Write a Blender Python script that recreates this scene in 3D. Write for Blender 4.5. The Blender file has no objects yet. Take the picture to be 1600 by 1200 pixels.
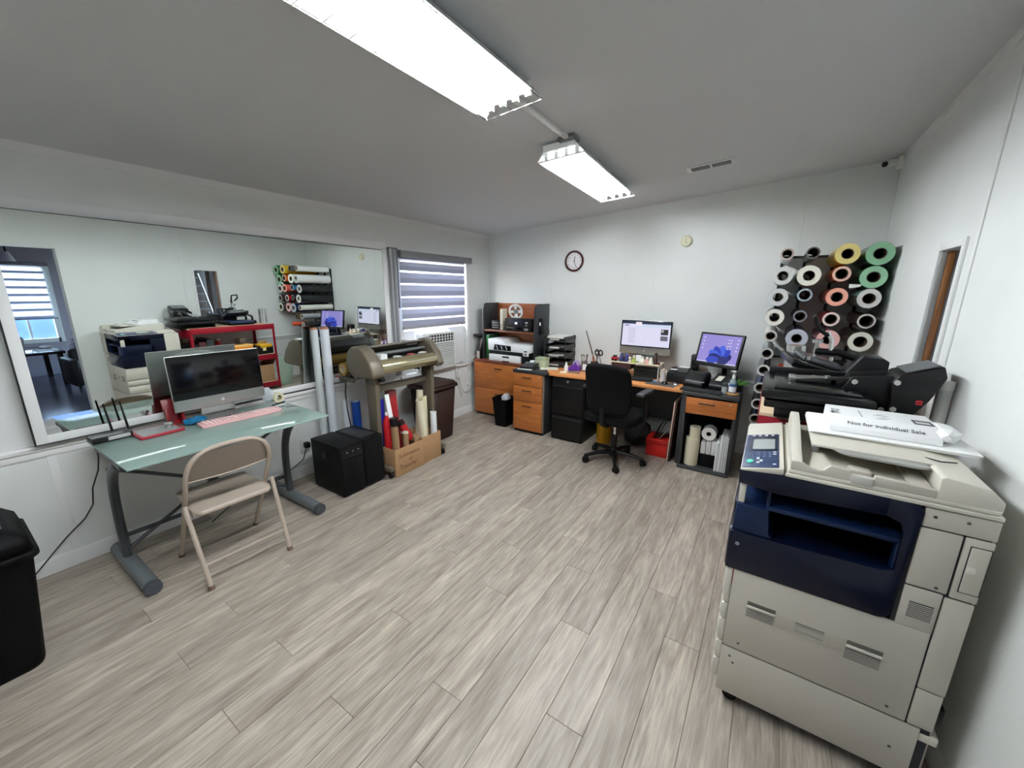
import bpy, bmesh, math, random
from math import pi, sin, cos, radians
from mathutils import Matrix, Vector
random.seed(7)
scene = bpy.context.scene
COL = scene.collection

# ---------------------------------------------------------------- camera
cam_d = bpy.data.cameras.new('camera')
cam_d.sensor_width = 36.0
cam_d.lens = 614.64 / 1600 * 36.0
cam_d.clip_start = 0.02
cam = bpy.data.objects.new('camera', cam_d)
COL.objects.link(cam)
_y, _p, _r = -0.5798, 0.23221, 0.00655
_f = Vector((sin(_y) * cos(_p), cos(_y) * cos(_p), -sin(_p)))
_rt = Vector((cos(_y), -sin(_y), 0))
_up = _rt.cross(_f)
_r2 = _rt * cos(_r) + _up * sin(_r)
_u2 = _up * cos(_r) - _rt * sin(_r)
_m = Matrix((_r2, _u2, -_f)).transposed().to_4x4()
_m.translation = (0, 0, 1.6)
cam.matrix_world = _m
scene.camera = cam

# ---------------------------------------------------------------- view, world
scene.view_settings.view_transform = 'Standard'
scene.view_settings.look = 'None'
scene.view_settings.gamma = 1.0
scene.view_settings.use_curve_mapping = False
scene.view_settings.exposure = 0.0
world = bpy.data.worlds.new('sky')
scene.world = world
world.use_nodes = True
wn = world.node_tree
wn.nodes.clear()
_o = wn.nodes.new('ShaderNodeOutputWorld')
_b = wn.nodes.new('ShaderNodeBackground')
_s = wn.nodes.new('ShaderNodeTexSky')
_s.sky_type = 'NISHITA'
_s.sun_disc = False
_s.sun_elevation = radians(50)
_s.sun_rotation = radians(200)
_s.air_density = 1.0
_s.dust_density = 2.5
_b.inputs['Strength'].default_value = 4.0
wn.links.new(_s.outputs[0], _b.inputs[0])
wn.links.new(_b.outputs[0], _o.inputs[0])
scene.cycles.max_bounces = 12
scene.cycles.diffuse_bounces = 8
scene.cycles.glossy_bounces = 5
scene.cycles.transmission_bounces = 8
scene.cycles.transparent_max_bounces = 12
scene.cycles.caustics_reflective = False
scene.cycles.caustics_refractive = False
scene.cycles.sample_clamp_indirect = 6.0
scene.cycles.use_denoising = True
TUBE_POWER = 88.0


# ---------------------------------------------------------------- helpers
def lin(h):
    h = h.lstrip('#')
    v = [int(h[i:i + 2], 16) / 255 for i in (0, 2, 4)]
    return tuple(c / 12.92 if c <= 0.04045 else ((c + 0.055) / 1.055) ** 2.4 for c in v) + (1.0,)


MATS = {}


def mat(name, color, rough=0.5, metal=0.0, spec=0.5, var=0.0, scale=6.0, bump=0.0, bscale=60.0,
        emit=None, estr=1.0, trans=0.0, alpha=1.0, ior=1.45, stretch=(1, 1, 1), coat=0.0):
    if name in MATS:
        return MATS[name]
    m = bpy.data.materials.new(name)
    m.use_nodes = True
    nt = m.node_tree
    p = nt.nodes['Principled BSDF']
    c = lin(color)
    p.inputs['Base Color'].default_value = c
    p.inputs['Roughness'].default_value = rough
    p.inputs['Metallic'].default_value = metal
    p.inputs['Specular IOR Level'].default_value = spec
    p.inputs['IOR'].default_value = ior
    p.inputs['Coat Weight'].default_value = coat
    if trans:
        p.inputs['Transmission Weight'].default_value = trans
    if alpha < 1:
        p.inputs['Alpha'].default_value = alpha
    if emit:
        p.inputs['Emission Color'].default_value = lin(emit)
        p.inputs['Emission Strength'].default_value = estr
    tc = None
    if var or bump:
        tc = nt.nodes.new('ShaderNodeTexCoord')
        mp = nt.nodes.new('ShaderNodeMapping')
        mp.inputs['Scale'].default_value = stretch
        nt.links.new(tc.outputs['Object'], mp.inputs[0])
    if var:
        n = nt.nodes.new('ShaderNodeTexNoise')
        n.inputs['Scale'].default_value = scale
        n.inputs['Detail'].default_value = 5
        nt.links.new(mp.outputs[0], n.inputs['Vector'])
        r = nt.nodes.new('ShaderNodeMapRange')
        r.inputs['From Min'].default_value = 0.25
        r.inputs['From Max'].default_value = 0.75
        r.inputs['To Min'].default_value = 1 - var
        r.inputs['To Max'].default_value = 1 + var
        nt.links.new(n.outputs['Fac'], r.inputs['Value'])
        mx = nt.nodes.new('ShaderNodeVectorMath')
        mx.operation = 'SCALE'
        mx.inputs[0].default_value = c[:3]
        nt.links.new(r.outputs[0], mx.inputs['Scale'])
        nt.links.new(mx.outputs[0], p.inputs['Base Color'])
    if bump:
        n2 = nt.nodes.new('ShaderNodeTexNoise')
        n2.inputs['Scale'].default_value = bscale
        n2.inputs['Detail'].default_value = 3
        nt.links.new(mp.outputs[0], n2.inputs['Vector'])
        bp = nt.nodes.new('ShaderNodeBump')
        bp.inputs['Strength'].default_value = bump
        bp.inputs['Distance'].default_value = 0.01
        nt.links.new(n2.outputs['Fac'], bp.inputs['Height'])
        nt.links.new(bp.outputs[0], p.inputs['Normal'])
    MATS[name] = m
    return m


class MB:
    """collects primitives into one mesh"""

    def __init__(s):
        s.bm = bmesh.new()

    def _add(s, b, M=None):
        if M is not None:
            b.transform(M)
        me = bpy.data.meshes.new('t')
        b.to_mesh(me)
        b.free()
        s.bm.from_mesh(me)
        bpy.data.meshes.remove(me)
        return s

    def box(s, lo, hi, bev=0.0, seg=2, M=None):
        b = bmesh.new()
        bmesh.ops.create_cube(b, size=1)
        lo, hi = Vector(lo), Vector(hi)
        d = hi - lo
        for v in b.verts:
            v.co = Vector((v.co.x * d.x, v.co.y * d.y, v.co.z * d.z)) + (lo + hi) / 2
        if bev > 0:
            bmesh.ops.bevel(b, geom=b.edges[:], offset=min(bev, min(abs(d.x), abs(d.y), abs(d.z)) * 0.49), segments=seg, affect='EDGES', profile=0.5)
        return s._add(b, M)

    def cyl(s, p0, p1, r, r2=None, seg=16, M=None):
        b = bmesh.new()
        p0, p1 = Vector(p0), Vector(p1)
        d = p1 - p0
        bmesh.ops.create_cone(b, cap_ends=True, cap_tris=False, segments=seg, radius1=r, radius2=r if r2 is None else r2, depth=d.length)
        q = d.to_track_quat('Z', 'Y').to_matrix().to_4x4()
        q.translation = (p0 + p1) / 2
        b.transform(q)
        return s._add(b, M)

    def ring(s, p0, p1, ro, ri, seg=24, M=None):
        b = bmesh.new()
        p0, p1 = Vector(p0), Vector(p1)
        d = p1 - p0
        L = d.length
        rows = []
        for r, z in ((ro, 0), (ro, L), (ri, L), (ri, 0)):
            rows.append([b.verts.new((r * cos(2 * pi * i / seg), r * sin(2 * pi * i / seg), z)) for i in range(seg)])
        for k in range(4):
            a, c = rows[k], rows[(k + 1) % 4]
            for i in range(seg):
                b.faces.new((a[i], a[(i + 1) % seg], c[(i + 1) % seg], c[i]))
        q = d.to_track_quat('Z', 'Y').to_matrix().to_4x4()
        q.translation = p0
        b.transform(q)
        return s._add(b, M)

    def tube(s, pts, r, seg=8, closed=False, M=None, flat=1.0):
        b = bmesh.new()
        P = [Vector(p) for p in pts]
        n = len(P)
        rows = []
        prev = None
        for i in range(n):
            if closed:
                t = (P[(i + 1) % n] - P[i - 1]).normalized()
            else:
                t = (P[min(i + 1, n - 1)] - P[max(i - 1, 0)]).normalized()
            if prev is None:
                a = Vector((0, 0, 1)) if abs(t.z) < 0.9 else Vector((1, 0, 0))
                u = t.cross(a).normalized()
            else:
                u = (prev - t * prev.dot(t)).normalized()
            prev = u
            w = t.cross(u)
            rr = r[i] if isinstance(r, (list, tuple)) else r
            rows.append([b.verts.new(P[i] + (u * cos(2 * pi * k / seg) * flat + w * sin(2 * pi * k / seg)) * rr) for k in range(seg)])
        m = n if closed else n - 1
        for i in range(m):
            a, c = rows[i], rows[(i + 1) % n]
            for k in range(seg):
                b.faces.new((a[k], a[(k + 1) % seg], c[(k + 1) % seg], c[k]))
        if not closed:
            b.faces.new(rows[0][::-1])
            b.faces.new(rows[-1])
        return s._add(b, M)

    def lathe(s, prof, c=(0, 0, 0), seg=24, M=None, sx=1.0, sy=1.0):
        b = bmesh.new()
        rows = []
        for r, z in prof:
            if r <= 1e-6:
                rows.append([b.verts.new((c[0], c[1], c[2] + z))])
            else:
                rows.append([b.verts.new((c[0] + sx * r * cos(2 * pi * i / seg), c[1] + sy * r * sin(2 * pi * i / seg), c[2] + z)) for i in range(seg)])
        for k in range(len(rows) - 1):
            a, d = rows[k], rows[k + 1]
            for i in range(seg):
                j = (i + 1) % seg
                if len(a) == 1 and len(d) == 1:
                    continue
                if len(a) == 1:
                    b.faces.new((a[0], d[j], d[i]))
                elif len(d) == 1:
                    b.faces.new((a[i], a[j], d[0]))
                else:
                    b.faces.new((a[i], a[j], d[j], d[i]))
        bmesh.ops.recalc_face_normals(b, faces=b.faces[:])
        return s._add(b, M)

    def prism(s, pts, axis, lo, hi, bev=0.0, seg=2, M=None):
        """polygon in the two axes other than `axis` (in x,y,z order), extruded lo..hi"""
        b = bmesh.new()

        def co(p, w):
            if axis == 'x':
                return (w, p[0], p[1])
            if axis == 'y':
                return (p[0], w, p[1])
            return (p[0], p[1], w)
        A = [b.verts.new(co(p, lo)) for p in pts]
        B = [b.verts.new(co(p, hi)) for p in pts]
        n = len(pts)
        b.faces.new(A)
        b.faces.new(B[::-1])
        for i in range(n):
            b.faces.new((A[i], B[i], B[(i + 1) % n], A[(i + 1) % n]))
        bmesh.ops.recalc_face_normals(b, faces=b.faces[:])
        if bev > 0:
            bmesh.ops.bevel(b, geom=b.edges[:], offset=bev, segments=seg, affect='EDGES', profile=0.5)
        return s._add(b, M)

    def ball(s, c, r, sc=(1, 1, 1), seg=16, M=None):
        b = bmesh.new()
        bmesh.ops.create_uvsphere(b, u_segments=seg, v_segments=max(6, seg // 2), radius=r)
        for v in b.verts:
            v.co = Vector((v.co.x * sc[0], v.co.y * sc[1], v.co.z * sc[2])) + Vector(c)
        return s._add(b, M)

    def dome(s, c, r, sc=(1, 1, 1), seg=16, M=None):
        b = bmesh.new()
        bmesh.ops.create_uvsphere(b, u_segments=seg, v_segments=seg // 2, radius=r)
        for v in b.verts:
            v.co = Vector((v.co.x * sc[0], v.co.y * sc[1], max(0.0005, v.co.z * sc[2]))) + Vector(c)
        return s._add(b, M)

    def quad(s, a, b_, c, d):
        vs = [s.bm.verts.new(p) for p in (a, b_, c, d)]
        s.bm.faces.new(vs)
        return s

    def crumple(s, lo, hi, amp, n=3, seed=0):
        rnd = random.Random(seed)
        b = bmesh.new()
        bmesh.ops.create_icosphere(b, subdivisions=n, radius=0.5)
        lo, hi = Vector(lo), Vector(hi)
        d = hi - lo
        for v in b.verts:
            k = 1 + amp * (rnd.random() - 0.5)
            z = v.co.z
            v.co = Vector((v.co.x * d.x * k, v.co.y * d.y * k, z * d.z * k)) + (lo + hi) / 2
            v.co.z = max(v.co.z, lo.z)
        return s._add(b)


def inv_of(o):
    return (Matrix.Translation(o.location) @ o.rotation_euler.to_matrix().to_4x4()).inverted() if o is not None else Matrix()


def finish(name, mb, m, parent=None, label=None, smooth=True, world=False, kind=None):
    bm = mb.bm
    if parent is not None and world:
        root = parent
        Mx = Matrix()
        chain = []
        while root is not None:
            chain.append(root)
            root = root.parent
        for r_ in reversed(chain):
            Mx = Mx @ (Matrix.Translation(r_.location) @ r_.rotation_euler.to_matrix().to_4x4())
        bm.transform(Mx.inverted())
    if smooth:
        for f in bm.faces:
            f.smooth = True
        for e in bm.edges:
            if len(e.link_faces) == 2 and e.calc_face_angle(0) > 0.62:
                e.smooth = False
    me = bpy.data.meshes.new(name)
    bm.to_mesh(me)
    bm.free()
    me.materials.append(m)
    o = bpy.data.objects.new(name, me)
    COL.objects.link(o)
    if parent is not None:
        o.parent = parent
    if label:
        o['label'] = label
    if kind:
        o['kind'] = kind
    return o


def part(parent, name, mb, m, label=None, world=False, smooth=True, kind=None):
    return finish(name, mb, m, parent, label, smooth, world, kind)


def thing(name, label, cat, loc=(0, 0, 0), rz=0.0, group=None):
    o = bpy.data.objects.new(name, None)
    o.empty_display_size = 0.05
    COL.objects.link(o)
    o.location = loc
    o.rotation_euler = (0, 0, rz)
    o['label'] = label
    o['category'] = cat
    if group:
        o['group'] = group
    return o


def single(name, label, cat, mb, m, group=None, loc=None, smooth=True):
    """thing that is one mesh, built in world coordinates"""
    if loc is not None:
        mb.bm.transform(Matrix.Translation(-Vector(loc)))
    o = finish(name, mb, m, None, label, smooth)
    if loc is not None:
        o.location = loc
    o['category'] = cat
    if group:
        o['group'] = group
    return o


def struct(name, mb, m, parent=None, world=True):
    o = finish(name, mb, m, parent, None, True, world)
    if parent is None:
        o['kind'] = 'structure'
    return o


def setup(o, label, cat, group=None):
    o['label'] = label
    o['category'] = cat
    if group:
        o['group'] = group


_fonts = {}


def text(parent, name, s, size, M, m, extrude=0.0004, label=None, align='LEFT', world=False, shear=0.0):
    cu = bpy.data.curves.new(name, 'FONT')
    cu.body = s
    cu.size = size
    cu.extrude = extrude
    cu.align_x = align
    cu.shear = shear
    cu.resolution_u = 3
    t = bpy.data.objects.new('t', cu)
    COL.objects.link(t)
    bpy.context.view_layer.update()
    me = bpy.data.meshes.new_from_object(t.evaluated_get(bpy.context.evaluated_depsgraph_get()))
    bpy.data.objects.remove(t)
    bpy.data.curves.remove(cu)
    mb = MB()
    mb.bm.from_mesh(me)
    bpy.data.meshes.remove(me)
    mb.bm.transform(M)
    return part(parent, name, mb, m, label, world=world, smooth=False)


def frame_M(o, x, y):
    """matrix with local x,y axes given, origin o"""
    x = Vector(x).normalized()
    y = Vector(y).normalized()
    z = x.cross(y).normalized()
    y = z.cross(x)
    M = Matrix((x, y, z)).transposed().to_4x4()
    M.translation = o
    return M


def copy_tree(o, parent=None):
    c = o.copy()
    COL.objects.link(c)
    if parent is not None:
        c.parent = parent
    for ch in list(o.children):
        copy_tree(ch, c)
    return c


# ---------------------------------------------------------------- materials
WHITE_WALL = mat('wall_paint', '#e2e5e3', 0.65, var=0.03, scale=3, bump=0.06, bscale=90)
CEIL = mat('ceiling_paint', '#d2d4d6', 0.85, bump=0.25, bscale=140)
TRIM = mat('trim_paint', '#e6e7e6', 0.4)
WHITE_PL = mat('white_plastic', '#e4e5e2', 0.4)
WHITE_METAL = mat('white_enamel', '#eceeec', 0.35)
BLACK_PL = mat('black_plastic', '#0d0d0e', 0.42, spec=0.35, bump=0.03, bscale=300)
BLACK_GL = mat('black_gloss', '#08080a', 0.12)
BLACK_FAB = mat('black_fabric', '#070708', 0.95, spec=0.2, var=0.15, scale=200, bump=0.2, bscale=500)
DARK_LAM = mat('charcoal_laminate', '#2b2d30', 0.45, var=0.12, scale=90)
GREY_PL = mat('grey_plastic', '#6d6f70', 0.45)
CHROME = mat('chrome', '#d8d8d8', 0.15, 1.0)
ALU = mat('aluminium', '#b9bab8', 0.32, 0.85)
PAPER = mat('paper_white', '#eeefee', 0.7)
PAPER2 = mat('paper_cream', '#e6e2d3', 0.7)
KRAFT = mat('kraft_cardboard', '#a3805c', 0.8, var=0.08, scale=30)
KRAFT_D = mat('kraft_tube', '#8d7152', 0.75)
INK = mat('black_ink', '#131314', 0.8)
RED_PL = mat('red_plastic', '#a31a1e', 0.4)
MIRROR = mat('mirror_silver', '#e9efec', 0.0, 1.0)
GLASS = mat('clear_glass', '#ffffff', 0.02, alpha=0.06)
CORD_B = mat('black_cord', '#18181a', 0.5)
CORD_W = mat('white_cord', '#d9d9d6', 0.5)


def wood(name, c1, c2, axis=0, scale=10.0, rough=0.4):
    m = bpy.data.materials.new(name)
    m.use_nodes = True
    nt = m.node_tree
    p = nt.nodes['Principled BSDF']
    p.inputs['Roughness'].default_value = rough
    tc = nt.nodes.new('ShaderNodeTexCoord')
    mp = nt.nodes.new('ShaderNodeMapping')
    sc = [6.0, 6.0, 6.0]
    sc[axis] = 0.5
    mp.inputs['Scale'].default_value = sc
    n = nt.nodes.new('ShaderNodeTexNoise')
    n.inputs['Scale'].default_value = scale
    n.inputs['Detail'].default_value = 6
    n.inputs['Distortion'].default_value = 0.4
    r = nt.nodes.new('ShaderNodeValToRGB')
    r.color_ramp.elements[0].position = 0.3
    r.color_ramp.elements[1].position = 0.7
    r.color_ramp.elements[0].color = lin(c1)
    r.color_ramp.elements[1].color = lin(c2)
    nt.links.new(tc.outputs['Object'], mp.inputs[0])
    nt.links.new(mp.outputs[0], n.inputs['Vector'])
    nt.links.new(n.outputs['Fac'], r.inputs[0])
    nt.links.new(r.outputs[0], p.inputs['Base Color'])
    return m


WOOD_FRONT = wood('honey_oak_laminate', '#9a5726', '#b76f33', axis=0)
WOOD_TOP = wood('honey_oak_top', '#c07a40', '#d8955a', axis=0)
WOOD_DARK = wood('dark_wood', '#3a2317', '#4d2f1e', axis=2)
WOOD_BROWN = wood('brown_stud_wood', '#7a4c22', '#935e2e', axis=2)
# ================================================================ ROOM SHELL
XL, XR, YF, YB = -3.282, 0.67, 4.433, -1.7


def zc(x):
    return 2.31 + 0.0762 * (x - XL)


# floor with individual planks
def plank_material():
    m = bpy.data.materials.new('vinyl_plank')
    m.use_nodes = True
    nt = m.node_tree
    L = nt.links.new
    p = nt.nodes['Principled BSDF']
    tc = nt.nodes.new('ShaderNodeTexCoord')
    oi = nt.nodes.new('ShaderNodeObjectInfo')
    sc = nt.nodes.new('ShaderNodeVectorMath')
    sc.operation = 'SCALE'
    sc.inputs[0].default_value = (37.0, 91.0, 11.0)
    L(oi.outputs['Random'], sc.inputs['Scale'])
    ad = nt.nodes.new('ShaderNodeVectorMath')
    L(tc.outputs['Object'], ad.inputs[0])
    L(sc.outputs[0], ad.inputs[1])
    # long soft streaks
    mp = nt.nodes.new('ShaderNodeMapping')
    mp.inputs['Scale'].default_value = (15.0, 2.0, 1.0)
    L(ad.outputs[0], mp.inputs[0])
    n1 = nt.nodes.new('ShaderNodeTexNoise')
    n1.inputs['Scale'].default_value = 1.0
    n1.inputs['Detail'].default_value = 4
    n1.inputs['Distortion'].default_value = 1.2
    L(mp.outputs[0], n1.inputs['Vector'])
    # fine grain
    mp2 = nt.nodes.new('ShaderNodeMapping')
    mp2.inputs['Scale'].default_value = (85.0, 6.0, 1.0)
    L(ad.outputs[0], mp2.inputs[0])
    n2 = nt.nodes.new('ShaderNodeTexNoise')
    n2.inputs['Scale'].default_value = 1.0
    n2.inputs['Detail'].default_value = 5
    n2.inputs['Distortion'].default_value = 0.8
    L(mp2.outputs[0], n2.inputs['Vector'])
    r = nt.nodes.new('ShaderNodeValToRGB')
    e = r.color_ramp.elements
    e[0].position = 0.25
    e[0].color = lin('#887c70')
    e[1].position = 0.78
    e[1].color = lin('#b8ada0')
    k = e.new(0.5)
    k.color = lin('#a0968a')
    L(n1.outputs['Fac'], r.inputs[0])
    r2 = nt.nodes.new('ShaderNodeMapRange')
    r2.inputs['From Min'].default_value = 0.3
    r2.inputs['From Max'].default_value = 0.7
    r2.inputs['To Min'].default_value = 0.70
    r2.inputs['To Max'].default_value = 1.20
    L(n2.outputs['Fac'], r2.inputs['Value'])
    r3 = nt.nodes.new('ShaderNodeMapRange')
    r3.inputs['To Min'].default_value = 0.86
    r3.inputs['To Max'].default_value = 1.10
    L(oi.outputs['Random'], r3.inputs['Value'])
    mu = nt.nodes.new('ShaderNodeMath')
    mu.operation = 'MULTIPLY'
    L(r2.outputs[0], mu.inputs[0])
    L(r3.outputs[0], mu.inputs[1])
    vs = nt.nodes.new('ShaderNodeVectorMath')
    vs.operation = 'SCALE'
    L(r.outputs[0], vs.inputs[0])
    L(mu.outputs[0], vs.inputs['Scale'])
    L(vs.outputs[0], p.inputs['Base Color'])
    p.inputs['Roughness'].default_value = 0.42
    p.inputs['Specular IOR Level'].default_value = 0.4
    b = nt.nodes.new('ShaderNodeBump')
    b.inputs['Strength'].default_value = 0.25
    b.inputs['Distance'].default_value = 0.002
    L(n2.outputs['Fac'], b.inputs['Height'])
    L(b.outputs[0], p.inputs['Normal'])
    return m


PLANK = plank_material()
floor = struct('floor', MB().box((XL - 0.1, YB, -0.06), (XR + 0.1, YF + 0.1, -0.004)), mat('floor_underlay', '#3c362f', 0.8))
PW, PL = 0.152, 1.22
x0 = -0.385 - PW * 20
i = 0
offs = {}
while x0 < XR:
    a, b = max(x0, XL), min(x0 + PW, XR)
    if b - a > 0.01:
        rr = random.Random(i * 13 + 5)
        ph = {0: 0.385, 1: 1.013, 2: 0.69}.get(i % 3) + rr.uniform(-0.12, 0.12)
        y0 = ph - PL * 3
        while y0 < YF:
            c, d = max(y0, YB), min(y0 + PL, YF)
            if d - c > 0.02:
                mb = MB().box((a + 0.0006, c + 0.0006, -0.006), (b - 0.0006, d - 0.0006, 0.0), bev=0.0012, seg=1)
                cx, cy = (a + b) / 2, (c + d) / 2
                mb.bm.transform(Matrix.Translation((-cx, -cy, 0)))
                o = finish('plank', mb, PLANK, floor, smooth=False)
                o.location = (cx, cy, 0)
            y0 += PL
    x0 += PW
    i += 1

# walls
WT = 0.12
# left wall with window opening
WY0, WY1, WZ0, WZ1 = 2.88, 3.93, 0.69, 1.95
w = MB()
w.box((XL - WT, YB, 0), (XL, WY0, 2.6)).box((XL - WT, WY1, 0), (XL, YF + WT, 2.6))
w.box((XL - WT, WY0, 0), (XL, WY1, WZ0)).box((XL - WT, WY0, WZ1), (XL, WY1, 2.6))
wall_left = struct('wall_left', w, WHITE_WALL)
# far wall: panels with fine grooves
w = MB().box((XL - WT, YF + 0.003, 0), (XR + WT, YF + WT, 2.75))
wall_far = struct('wall_far', w, WHITE_WALL)
px = XL
kk = 0
while px < XR - 0.001:
    q = min(px + 1.22 if kk else px + 0.95, XR)
    o = finish('panel', MB().box((px + 0.0012, YF, 0.0), (q - 0.0012, YF + 0.004, 2.75), bev=0.0012, seg=1), WHITE_WALL, wall_far, smooth=False)
    px = q
    kk += 1
# right wall, doorway and slot window
DY0, DY1, DZ = 0.50, 1.316, 2.0
SY0, SY1, SZ0, SZ1 = 2.645, 2.945, 1.06, 1.81
w = MB()
w.box((XR, YB, 0), (XR + WT, DY0, 2.8)).box((XR, DY0, DZ), (XR + WT, DY1, 2.8))
w.box((XR, DY1, 0), (XR + WT, SY0, 2.8)).box((XR, SY1, 0), (XR + WT, YF + WT, 2.8))
w.box((XR, SY0, 0), (XR + WT, SY1, SZ0)).box((XR, SY0, SZ1), (XR + WT, SY1, 2.8))
wall_right = struct('wall_right', w, WHITE_WALL)
wall_back = struct('wall_back', MB().box((XL - WT, YB - WT, 0), (XR + WT, YB, 2.8)), WHITE_WALL)
# sloped ceiling
w = MB().prism([(XL - WT, zc(XL - WT)), (XR + WT, zc(XR + WT)), (XR + WT, zc(XR + WT) + 0.1), (XL - WT, zc(XL - WT) + 0.1)], 'y', YB - WT, YF + WT)
ceiling = struct('ceiling', w, CEIL)

# battens / seams on right wall
struct('trim_1', MB().box((XR - 0.006, 2.50, 0.76), (XR, 2.53, zc(XR) - 0.03), bev=0.002), TRIM)
struct('trim_2', MB().prism([(XR - 0.014, zc(XR) - 0.05), (XR, zc(XR) - 0.05), (XR, zc(XR)), (XR - 0.014, zc(XR) - 0.001)], 'y', YB, YF), TRIM)
struct('trim_3', MB().prism([(XL, zc(XL) - 0.045), (XL + 0.012, zc(XL) - 0.045), (XL + 0.012, zc(XL) + 0.001), (XL, zc(XL))], 'y', YB, YF), TRIM)
# baseboards
BP = [(0, 0), (0.016, 0), (0.016, 0.075), (0.006, 0.095), (0, 0.095)]
struct('baseboard_left', MB().prism([(XL + a, b) for a, b in BP], 'y', YB, YF), TRIM)
struct('baseboard_far', MB().prism([(YF - a, b) for a, b in BP], 'x', XL, XR), TRIM)
struct('baseboard_right', MB().prism([(XR - a, b) for a, b in BP], 'y', DY1 + 0.002, YF), TRIM)
# chair rails
RP = [(0, 0.690), (0.010, 0.690), (0.014, 0.705), (0.014, 0.722), (0.026, 0.732), (0.028, 0.750), (0.022, 0.760), (0, 0.760)]
struct('trim_4', MB().prism([(XL + a, b) for a, b in RP], 'y', YB, WY0 - 0.06), TRIM)
struct('trim_5', MB().prism([(XL + a, b) for a, b in RP], 'y', WY1 + 0.07, YF), TRIM)
struct('trim_6', MB().prism([(YF - a, b) for a, b in RP], 'x', XL, XR), TRIM)
struct('trim_7', MB().prism([(XR - a, b) for a, b in RP], 'y', 3.05, YF), TRIM)
# strip of trim over the mirror, and the board right of it
struct('trim_8', MB().box((XL, YB, 1.985), (XL + 0.014, 2.72, 2.05), bev=0.003), TRIM)
struct('trim_9', MB().box((XL, 2.655, 0.76), (XL + 0.012, 2.72, 1.985), bev=0.003), TRIM)
# wall panel grooves below the rail
for gy in (0.30, 1.52, 2.74):
    struct('trim_10', MB().box((XL, gy - 0.018, 0.095), (XL + 0.004, gy + 0.018, 0.69), bev=0.001), TRIM)

# window 1: casing, frame, glass
win = thing('window_1', 'white framed window behind the zebra blind', 'window', (XL, 3.4, 1.3))
del win['label'], win['category']
win['kind'] = 'structure'
c = MB()
for lo, hi in (((XL, WY0 - 0.055, WZ0), (XL + 0.016, WY0, WZ1 + 0.055)), ((XL, WY1, WZ0 - 0.1), (XL + 0.016, WY1 + 0.075, WZ1 + 0.055)),
               ((XL, WY0, WZ1), (XL + 0.016, WY1, WZ1 + 0.055)), ((XL - 0.02, WY0 - 0.07, WZ0 - 0.03), (XL + 0.035, WY1 + 0.09, WZ0))):
    c.box(lo, hi, bev=0.003)
part(win, 'casing', c, TRIM, world=True)
f = MB()
fx0, fx1 = XL - 0.09, XL - 0.05
for lo, hi in (((fx0, WY0, WZ0), (fx1, WY0 + 0.045, WZ1)), ((fx0, WY1 - 0.045, WZ0), (fx1, WY1, WZ1)), ((fx0, WY0, WZ0), (fx1, WY1, WZ0 + 0.045)),
               ((fx0, WY0, WZ1 - 0.045), (fx1, WY1, WZ1)), ((fx0, WY0, 1.30), (fx1, WY1, 1.345))):
    f.box(lo, hi, bev=0.003)
fr = part(win, 'window_frame', f, WHITE_METAL, world=True)
for a, b in ((WZ0 + 0.045, 1.30), (1.345, WZ1 - 0.045)):
    part(fr, 'pane', MB().box((XL - 0.073, WY0 + 0.045, a), (XL - 0.069, WY1 - 0.045, b)), GLASS, world=True)

# slot window in the right wall with wood lining
win2 = thing('window_2', 'x', 'window', (XR, 2.8, 1.4))
del win2['label'], win2['category']
win2['kind'] = 'structure'
c = MB()
t = 0.035
for lo, hi in (((XR - 0.012, SY0 - t, SZ0 - t), (XR, SY0, SZ1 + t)), ((XR - 0.012, SY1, SZ0 - t), (XR, SY1 + t * 0.4, SZ1 + t)),
               ((XR - 0.012, SY0, SZ1), (XR, SY1, SZ1 + t)), ((XR - 0.012, SY0, SZ0 - t), (XR, SY1, SZ0))):
    c.box(lo, hi, bev=0.002)
part(win2, 'casing', c, TRIM, world=True)
LIN = mat('grey_lining', '#8f8b87', 0.7, var=0.1)
part(win2, 'lining', MB().box((XR + 0.001, SY1 - 0.010, SZ0), (XR + 0.022, SY1 - 0.001, SZ1), bev=0.002), LIN, world=True)
part(win2, 'wood_strip', MB().box((XR + 0.023, SY1 - 0.016, SZ0), (XR + 0.050, SY1 - 0.001, SZ1), bev=0.003), WOOD_BROWN, 'brown wooden strip in the jamb', world=True)
part(win2, 'lining', MB().box((XR + 0.051, SY1 - 0.008, SZ0), (XR + WT, SY1 - 0.001, SZ1), bev=0.002), mat('grey_lining_dark', '#716d6c', 0.6, var=0.1), world=True)

# doorway casing
c = MB()
c.box((XR + 0.001, DY1 - 0.008, 0), (XR + WT - 0.001, DY1 - 0.0005, DZ)).box((XR + 0.001, DY0 + 0.0005, 0), (XR + WT - 0.001, DY0 + 0.008, DZ)).box((XR + 0.001, DY0 + 0.009, DZ - 0.008), (XR + WT - 0.001, DY1 - 0.009, DZ - 0.0005))
struct('door_1', c, TRIM)

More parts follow.
